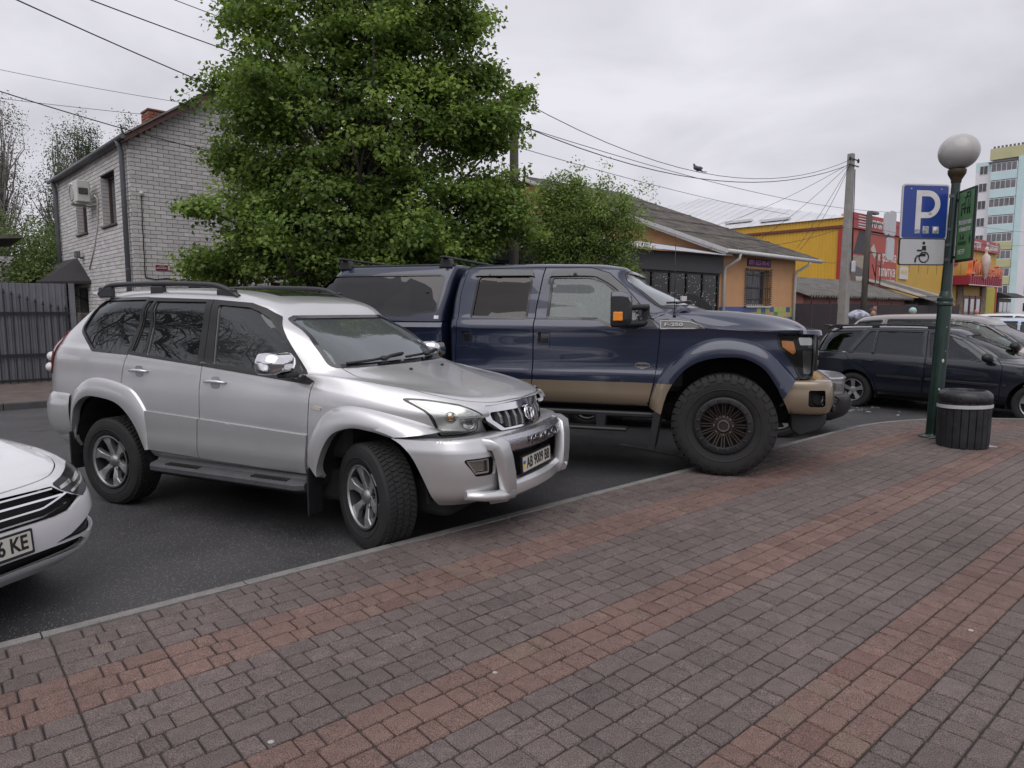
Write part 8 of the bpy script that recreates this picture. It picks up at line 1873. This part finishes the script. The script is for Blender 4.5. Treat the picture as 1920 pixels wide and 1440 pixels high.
# green furniture-room sign on the other side, seen edge-on
GS = R(-60); gs = thing('green_advert_sign', 'narrow green framed advert sign for a furniture room on the lamp post', 'sign', (5.45, 8.33, 2.62), R(-100))
GW_ = .44; GH = .86
b = MB(); b.box(-GW_ / 2, GW_ / 2, -.03, -.008, -GH / 2, GH / 2, bev=.006); b.build('frame', pm('sign_frame_black', (.014, .015, .018), .4), gs)
for sd_ in (-1,):
    b = MB(); b.box(-GW_ / 2 + .03, GW_ / 2 - .03, -.033, -.031, -GH / 2 + .03, GH / 2 - .03); b.build('green_face', pm('advert_green', (.095, .225, .088), .4, var=.06), gs)
    FG = lambda x, z: frame_M((x, -.0345, z), (1, 0, 0), (0, 0, 1)); m_dg = pm('advert_dark', (.014, .035, .020), .5)
    for (t_, x, z, s_, mm, ft) in (('Меблева', .0, .035, .085, m_swhite, .31), ('кімната', .0, -.045, .085, m_swhite, .28), ('2-й', -.06, -.14, .075, m_dg, .11), ('поверх', -.04, -.205, .075, m_dg, .21), ('1ЕЯ', -.06, -.315, .08, m_swhite, .16)): text_obj('advert_lettering', t_, s_, mm, gs, FG(x, z), fit=ft, bold=.001)
    def lines(segs, r_=.007):
        for s1, s2 in segs: b = MB(); b.tube([(s1[0], -.035, s1[1]), (s2[0], -.035, s2[1])], r_, 5); b.build('advert_drawing', m_dg, gs)
    lines([((-.10, .12), (-.10, .25)), ((-.10, .25), (-.02, .27)), ((-.02, .14), (-.02, .33)), ((-.02, .33), (.10, .33)), ((.10, .13), (.10, .33)), ((-.02, .20), (.10, .20)), ((.02, .33), (.02, .38)), ((.02, .38), (.10, .385)), ((.10, .385), (.10, .33)), ((.05, .13), (.05, .30)), ((-.10, .20), (-.02, .21))])
    b = MB(); b.prism([(.12, -.17), (.145, -.11), (.17, -.17), (.145, -.23)], -.036, -.0332, 'y'); b.build('advert_arrow', m_dg, gs)
for z in (.33, -.36): b = MB(); b.box(-.30, -.19, -.02, .02, z - .015, z + .015); b.build('clamp_bar', m_gutter, gs)
# litter bin: dark staves, rounded rim, white hazard tape
m_bin = pm('weathered_black_bin', (.006, .006, .007), .75, var=.5, scale=9, bump=.3, bscale=50, col2=(.014, .014, .016))
bn = thing('litter_bin', 'round black litter bin with white tape band beside the lamp post', 'litter bin', (5.37, 8.04, 0.0), R(10))
NSV = 22
for k in range(NSV):
    a = 2 * math.pi * k / NSV; M4 = Matrix.Rotation(a, 4, 'Z'); b = MB(); hw_ = math.pi * .272 / NSV - .002
    v = []
    for (z, r_) in ((.004, .262), (.10, .270), (.50, .272), (.56, .262)): v += [(r_ - .016, -hw_ * 1.0, z), (r_, -hw_ * .88, z), (r_ + .002, 0, z), (r_, hw_ * .88, z), (r_ - .016, hw_ * 1.0, z)]
    f = []
    for i in range(3):
        for j in range(4): f.append((i * 5 + j, i * 5 + j + 1, (i + 1) * 5 + j + 1, (i + 1) * 5 + j))
    b.add([tuple(M4 @ Vector(q)) for q in v], f + [(15, 16, 17, 18, 19)]); b.build('bin_stave', m_bin, bn)
b = MB(); b.lathe([(.252, .02), (.252, .55)], 28); b.build('bin_core', m_dark, bn)
b = MB(); b.lathe([(.268, .535), (.278, .545), (.279, .60), (.270, .635), (.235, .668), (.205, .672), (.198, .66), (.196, .50)], 36); o = fixn(b.build('bin_rim', pm('bag_covered_rim', (.018, .018, .021), .4, var=.5, scale=14, bump=.8, bscale=26), bn), None, 60)
b = MB(); b.lathe([(0, .30), (.2, .32), (.197, .5)], 24); b.build('bin_liner', m_gloss, bn)
b = MB(); n_ = 40; v = []
for i in range(n_ + 1):
    a = 2 * math.pi * i / n_; zc = .492 + .012 * math.sin(a + 2.4); v += [(.283 * math.cos(a), .283 * math.sin(a), zc - .021), (.285 * math.cos(a), .285 * math.sin(a), zc + .021)]
b.add(v, [(2 * i, 2 * i + 2, 2 * i + 3, 2 * i + 1) for i in range(n_)], smooth=True); b.build('tape_band', pm('white_tape', (.48, .48, .50), .6, var=.1), bn)
tag(MB().prism(rnd_poly([(-.11, -.05), (.12, -.06), (.10, .05), (-.1, .06)], .02), .0, .003, 'z').build('paper_scrap', m_scrap, loc=(5.62, 8.0, .001)), 'crumpled pale paper scrap on the paving by the bin', 'paper scrap')

# ------------------------------------------------------------------ poles
m_conc = pm('pole_concrete', (.27, .26, .245), .9, var=.18, scale=3, bump=.3, bscale=40); m_wood = pm('old_pole_wood', (.075, .066, .058), .9, var=.3, scale=6, bump=.4, stretch=(3, 3, .3))
cp = thing('concrete_utility_pole', 'tall concrete utility pole before the yellow store', 'utility pole', (14.45, 30.0, 0), AU)
b = MB(); b.prism([(-.20, -.16), (.20, -.16), (.20, .16), (-.20, .16)], 0, .02, 'z'); v = []
for z, k in ((0, 1), (8.25, .58)): v += [(x * k, y * k, z) for x, y in ((-.17, -.20), (.17, -.20), (.20, -.17), (.20, .17), (.17, .20), (-.17, .20), (-.20, .17), (-.20, -.17))]
b = MB(); b.add(v, [(i, (i + 1) % 8, 8 + (i + 1) % 8, 8 + i) for i in range(8)] + [tuple(range(8, 16))]); b.build('shaft', m_conc, cp)
for z in (8.0, 7.75): b = MB(); b.box(-.45, .45, -.16, -.12, z - .02, z + .02); b.build('insulator_bracket', m_iron, cp)
for x in (-.4, .4): b = MB(); b.lathe([(.02, 7.9), (.05, 7.94), (.05, 8.02), (.02, 8.08)], 8, Matrix.Translation((x, -.14, 0))); b.build('insulator', m_iron, cp)
b = MB(); b.box(.02, .34, -.30, -.20, 3.25, 3.75, bev=.05); b.build('meter_box', m_sgrey, cp); b = MB(); b.tube([(.19, -.2, 3.7), (.17, -.16, 5.5), (.12, -.14, 7.6)], .02, 5); b.build('pole_cable', m_iron, cp)
wp_ = thing('wooden_utility_pole', 'shorter dark wooden pole with empty sign frame right of the concrete pole', 'utility pole', (16.86, 33.0, 0), AU)
b = MB(); b.tube([(0, 0, 0), (.02, 0, 3), (.10, 0, 6.2)], [.15, .14, .125], 10); b.build('shaft', m_wood, wp_)
b = MB()
for s1, s2 in (((-.25, 2.9), (1.1, 2.9)), ((-.25, 4.35), (1.1, 4.35)), ((-.25, 2.9), (-.25, 4.35)), ((.55, 2.9), (.55, 4.35)), ((1.1, 2.9), (1.1, 4.35)), ((.55, 3.75), (1.1, 3.75)), ((.1, 3.8), (.55, 3.2))): b.tube([(s1[0], -.25, s1[1]), (s2[0], -.25, s2[1])], .022, 5)
b.build('sign_frame', m_iron, wp_)
for z in (5.25, 5.75): b = MB(); b.tube([(0, -.1, z), (2.6, -.1, z)], .03, 6); b.build('bracket_arm', m_gutter, wp_)
for (x, z0, z1, w) in ((1.75, 5.3, 6.4, .30), (2.45, 5.3, 6.5, .42), (2.35, 4.1, 5.2, .45)): b = MB(); b.prism(rnd_poly([(x - w, z0), (x + w, z0), (x + w, z1), (x - w, z1)], .2), -.18, -.12, 'y'); b.build('back_of_letter', m_sgrey, wp_)
bp_ = thing('brown_timber_post', 'thick weathered post between the linden tree and the cherry tree', 'post', (.05, 17.0, 0), 0)
b = MB(); b.tube([(0, 0, 0), (0, 0, 3.5), (0, 0, 6.6)], [.125, .115, .10], 12); b.build('shaft', pm('post_brown', (.085, .075, .068), .85, var=.2, scale=4, stretch=(3, 3, .4)), bp_)
# ================================================================== WIRES, BIRD, PEOPLE, LITTER
def P_at(px, py, Y):
    a, b_ = (px - 960) / 1282.0, (720 - py) / 1282.0; th = R(6.1); d = Vector((a, math.cos(th) + b_ * math.sin(th), -math.sin(th) + b_ * math.cos(th))); return Vector((0, 0, 1.6)) + d * (Y / d.y)
m_wire = pm('black_wire', (.02, .02, .024), .6)
def wire(label, p, q, sag, r=.010, n=18, m=None):
    p, q = Vector(p), Vector(q); b = MB(); b.tube([tuple(p.lerp(q, t) - Vector((0, 0, 4 * sag * t * (1 - t)))) for t in np.linspace(0, 1, n)], r, 5); return tag(b.build('overhead_wire', m or m_wire), label, 'wire', 'overhead wires')
PT = Vector((.05, 17.0, 6.45)); CT = Vector((14.4, 29.9, 8.0)); GT = pm('grey_wire', (.12, .12, .13), .6)
wire('upper thick wire crossing the top left sky into the linden', P_at(-120, -70, 9.5), P_at(640, 255, 19), .10, .011)
wire('second thick wire crossing the top left sky into the linden', P_at(40, -50, 9.5), P_at(640, 165, 19), .06, .010)
wire('short thin wire at the top of the sky left of the linden', P_at(250, -30, 10), P_at(600, 100, 19), .02, .007)
wire('faint wire high above the house chimney', P_at(-60, 118, 18), P_at(480, 212, 19.5), .08, .007, m=GT)
wire('thick wire running down to the corner of the brick house', P_at(-60, 152, 12), P_at(420, 290, 16.75), .06, .011)
wire('thin wire passing behind the brick chimney', P_at(-60, 177, 18), P_at(420, 228, 21), .04, .007)
W_B = wire('highest wire on the right with a pigeon sitting on it', PT + Vector((0, 0, .25)), CT + Vector((0, 0, .0)), 1.30, .010)
wire('second wire sagging from linden to concrete pole', PT + Vector((0, 0, -.35)), CT + Vector((0, 0, -.2)), 1.05, .013)
wire('pale wire sinking behind the concrete pole towards the store', PT + Vector((0, 0, -.38)), P_at(1700, 398, 42), .55, .010, m=GT)
wire('low pale wire from the linden to the slate roof', PT + Vector((0, 0, -.9)), P_at(1480, 402, 34), .15, .009, m=GT)
for i, (px, py, Y, s_, lab) in enumerate(((1335, 425, 38, .25, 'wire fanning left from the concrete pole down to the slate roof'), (1425, 448, 33, .15, 'wire from the concrete pole down to the middle of the slate roof'), (1495, 464, 29, .12, 'wire from the concrete pole down to the roof corner'), (1500, 468, 28.5, .35, 'slack wire from the concrete pole to the roof corner'))): wire(lab, CT + Vector((0, 0, -.15)), P_at(px, py, Y), s_, .009)
wire('wire from the concrete pole past the parking sign', CT + Vector((0, 0, -2.6)), P_at(1960, 455, 60), .6, .010, m=GT); wire('wire crossing before the apartment block', P_at(1700, 400, 60), P_at(1990, 440, 70), .3, .014, m=GT)
wire('slack wire along the yellow store wall', P_at(1505, 478, 31), P_at(1640, 455, 40), .7, .009); wire('loose wire drooping across the porch canopy', P_at(1205, 452, 24), P_at(1585, 425, 30), .55, .009)
# pigeon on the highest wire
t = .405; wp = (PT + Vector((0, 0, .25))).lerp(CT, t) - Vector((0, 0, 4 * 1.30 * t * (1 - t)))
pg = thing('pigeon', 'grey pigeon perched on the highest wire', 'bird', tuple(wp), R(200))
def skin_mesh(name, verts, edges, radii, mat, parent, root=0, sub=2):
    me = bpy.data.meshes.new(name); me.from_pydata(verts, edges, []); o = bpy.data.objects.new(name, me); link(o, parent); md = o.modifiers.new('k', 'SKIN'); md.use_smooth_shade = True
    for i, sv in enumerate(me.skin_vertices[0].data):
        r_ = radii[i]; sv.radius = r_ if isinstance(r_, tuple) else (r_, r_); sv.use_root = (i == root)
    m2 = o.modifiers.new('s', 'SUBSURF'); m2.levels = sub; m2.render_levels = sub; bake(o); o.data.materials.clear(); o.data.materials.append(mat); return o
m_pig = pm('pigeon_grey', (.10, .10, .115), .7, var=.3, scale=20)
skin_mesh('body', [(-.20, 0, .02), (-.12, 0, .06), (0, 0, .10), (.09, 0, .14), (.12, 0, .20), (.13, 0, .235), (.165, 0, .23)], [(0, 1), (1, 2), (2, 3), (3, 4), (4, 5), (5, 6)], [.012, .04, .078, .062, .034, .032, .007], m_pig, pg, 2)
for s in (-1, 1): b = MB(); b.sphere((-.03, s * .066, .11), .07, 10, 6, 1.9, .3, .75); b.build('wing', m_pig, pg); b = MB(); b.tube([(.01, s * .02, .04), (.01, s * .02, .0)], .006, 5); b.build('leg', m_amber, pg)
b = MB(); b.prism([(-.18, -.03), (-.34, -.04), (-.34, .04), (-.18, .03)], .01, .025, 'z'); b.build('tail', m_pig, pg)

m_skin = pm('skin', (.42, .25, .18), .6, var=.08)
def person(label, loc, rz, top, legs, hair, hat=None, h=1.72, bend=0.0, hold=None):
    """standing figure, arms slightly bent; x forward"""
    T = thing('person', label, 'person', loc, rz); k = h / 1.72
    S_ = lambda pts: [tuple(c * k for c in p) for p in pts]
    bx = bend
    v = S_([(0, 0, .95), (.01, 0, 1.12), (.02 + bx * .5, 0, 1.32), (.0 + bx, 0, 1.46), (.01 + bx * 1.2, 0, 1.54), (.03 + bx * 1.3, 0, 1.62),
        (.01 + bx, .19, 1.42), (.02 + bx, .25, 1.18), (.16 + bx, .22, 1.02), (.24 + bx, .20, 1.0), (.01 + bx, -.19, 1.42), (.02 + bx, -.25, 1.18), (.16 + bx, -.22, 1.02), (.24 + bx, -.20, 1.0),
        (.0, .10, .88), (.02, .11, .50), (-.02, .11, .08), (.14, .12, .03), (.0, -.10, .88), (.04, -.11, .50), (-.02, -.11, .08), (.14, -.12, .03)])
    e = [(0, 1), (1, 2), (2, 3), (3, 4), (4, 5), (3, 6), (6, 7), (7, 8), (8, 9), (3, 10), (10, 11), (11, 12), (12, 13), (0, 14), (14, 15), (15, 16), (16, 17), (0, 18), (18, 19), (19, 20), (20, 21)]
    r = [(.15, .12), (.15, .12), (.18, .125), (.13, .10), .055, .07, .075, .06, .045, .035, .075, .06, .045, .035, .10, .075, .055, .05, .10, .075, .055, .05]
    bd = skin_mesh('body', v, e, [tuple(q * k for q in x) if isinstance(x, tuple) else x * k for x in r], top, T); bd.data.materials.append(legs); bd.data.materials.append(m_skin)
    for p in bd.data.polygons:
        c = p.center / k
        p.material_index = 1 if c.z < .90 else (2 if c.z > 1.50 or (c.x > .20 + bx * .9 and .9 < c.z < 1.1) else 0)
    hc = Vector((.04 + bx * 1.3, 0, 1.645)) * k; hd = MB(); hd.sphere(tuple(hc), .105 * k, 16, 12, .98, .80, 1.18); hd.sphere(tuple(hc + Vector((.105, 0, -.01)) * k), .02 * k, 8, 6, 1, .8, 1.3); o = hd.build('head', m_skin, T)
    for s in (-1, 1):
        b = MB(); b.sphere(tuple(hc + Vector((.01, s * .085, -.01)) * k), .026 * k, 8, 6, .6, .4, 1.1); b.build('ear', m_skin, o); b = MB(); b.sphere(tuple(hc + Vector((.092, s * .032, .012)) * k), .011 * k, 8, 6); b.build('eye', m_plateb, o)
    b = MB(); b.sphere(tuple(hc + Vector((.097, 0, -.055)) * k), .022 * k, 8, 5, .35, 1, .3); b.build('mouth', pm('lips', (.30, .12, .10), .6), o)
    b = MB(); b.sphere(tuple(hc + Vector((-.018, 0, .022)) * k), .112 * k, 16, 10, 1, .87, 1.12); b.build('hair', hair, o)
    for s in (-1, 1):      # hands: palm with curled fingers and a thumb
        hv = v[9] if s > 0 else v[13]; hb = MB(); hb.sphere(hv, .045 * k, 8, 6, 1, .5, .8)
        for f_ in range(4): yy = -.024 + .016 * f_; L_ = (.055, .065, .062, .048)[f_]; p0 = Vector(hv) + Vector((.03, yy, 0)) * k; hb.tube([tuple(p0), tuple(p0 + Vector((L_ * .6, 0, -.01)) * k), tuple(p0 + Vector((L_, 0, -.035)) * k)], [.010 * k, .009 * k, .007 * k], 5)
        p0 = Vector(hv) + Vector((.0, -s * .03, .01)) * k; hb.tube([tuple(p0), tuple(p0 + Vector((.03, -s * .025, .005)) * k), tuple(p0 + Vector((.055, -s * .02, -.005)) * k)], [.012 * k, .010 * k, .008 * k], 5); hb.build('hand', m_skin, T)
    if hat: b = MB(); b.sphere(tuple(hc + Vector((-.01, 0, .045)) * k), .122 * k, 16, 8, 1, .9, .95); b.build('hat', hat, o)
    return T
m_blackc = pm('black_jacket', (.012, .012, .013), .85, var=.2); m_dgr = pm('dark_trousers', (.03, .03, .035), .85); m_pinkj = pm('pink_jacket', (.50, .24, .25), .8, var=.1); m_hair = pm('dark_hair', (.03, .02, .016), .6, var=.3); m_fair = pm('fair_hair', (.30, .20, .10), .6); m_tealh = pm('teal_hat', (.32, .50, .48), .8)
q = P_at(1629, 700, 18.5); person('person in black jacket with brown hair behind the dark estate car', (q.x, q.y, ROAD_Z), R(-110), m_blackc, m_dgr, pm('brown_hair', (.065, .035, .03), .6, var=.3), h=1.72, bend=.06)
q = P_at(1703, 700, 22.0); person('person in a pale teal hat in front of the brown fence', (q.x, q.y, ROAD_Z), R(-90), m_blackc, m_dgr, m_hair, hat=m_tealh, h=1.74)
q = P_at(1823, 700, 33.0); person('person in a pink jacket walking towards the store entrance', (q.x, q.y, ROAD_Z), R(60), m_pinkj, m_dgr, pm('pink_hood', (.50, .26, .27), .8), h=1.72)
# patterned bundle carried above the roof line of the estate car
q = P_at(1610, 593, 17.2); b = MB(); b.sphere((0, 0, 0), .21, 16, 10, 1.25, 1, .75); ob = b.build('patterned_bag', pm('bag_pattern', (.13, .17, .28), .7, var=.6, scale=9, col2=(.36, .37, .42)), loc=tuple(q)); tag(ob, 'blue and white patterned bag held by the person in black', 'bag')
for v_ in ob.data.vertices: v_.co += Vector((math.sin(v_.co.z * 21 + v_.co.x * 9), math.cos(v_.co.x * 17), math.sin(v_.co.y * 23))) * .016
# white scraps on the asphalt near the estate's rear wheel
sc_ = MB(); rr = random.Random(8)
for i in range(16):
    px, py = rr.choice(((1590, 775), (1620, 768), (1635, 762), (1600, 772), (1690, 775))); px += rr.uniform(-14, 14); py += rr.uniform(-4, 4)
    d = P_at(px, py, 1) - Vector((0, 0, 1.6)); tt = (ROAD_Z + .004 - 1.6) / d.z; c = Vector((0, 0, 1.6)) + d * tt; s_ = rr.uniform(.015, .05); a = rr.uniform(0, 3.1)
    b = MB(); b.prism([(s_ * math.cos(a + t_) * rr.uniform(.6, 1.2), s_ * math.sin(a + t_) * rr.uniform(.6, 1.2)) for t_ in np.linspace(0, 5.2, 6)], 0, .003, 'z'); o = b.build('paint_flake', m_scrap, loc=tuple(c)); tag(o, 'pale flake lying on the asphalt by the rear wheel of the dark estate car', 'flake', 'pale flakes on the asphalt')
# pebbles and a bottle cap on the paving
for (px, py, r_, lab) in ((508, 1391, .011, 'pale pebble lying on the grey paving at lower left'), (928, 1261, .010, 'round pale pebble on the middle red band of paving'), (1820, 1182, .012, 'oval pale pebble on the red paving band at right')):
    d = P_at(px, py, 1) - Vector((0, 0, 1.6)); tt = (.002 - 1.6) / d.z; c = Vector((0, 0, 1.6)) + d * tt; b = MB(); b.sphere((0, 0, 0), r_, 9, 6, 1.25, 1, .5); tag(b.build('pebble', m_scrap, loc=tuple(c)), lab, 'pebble')
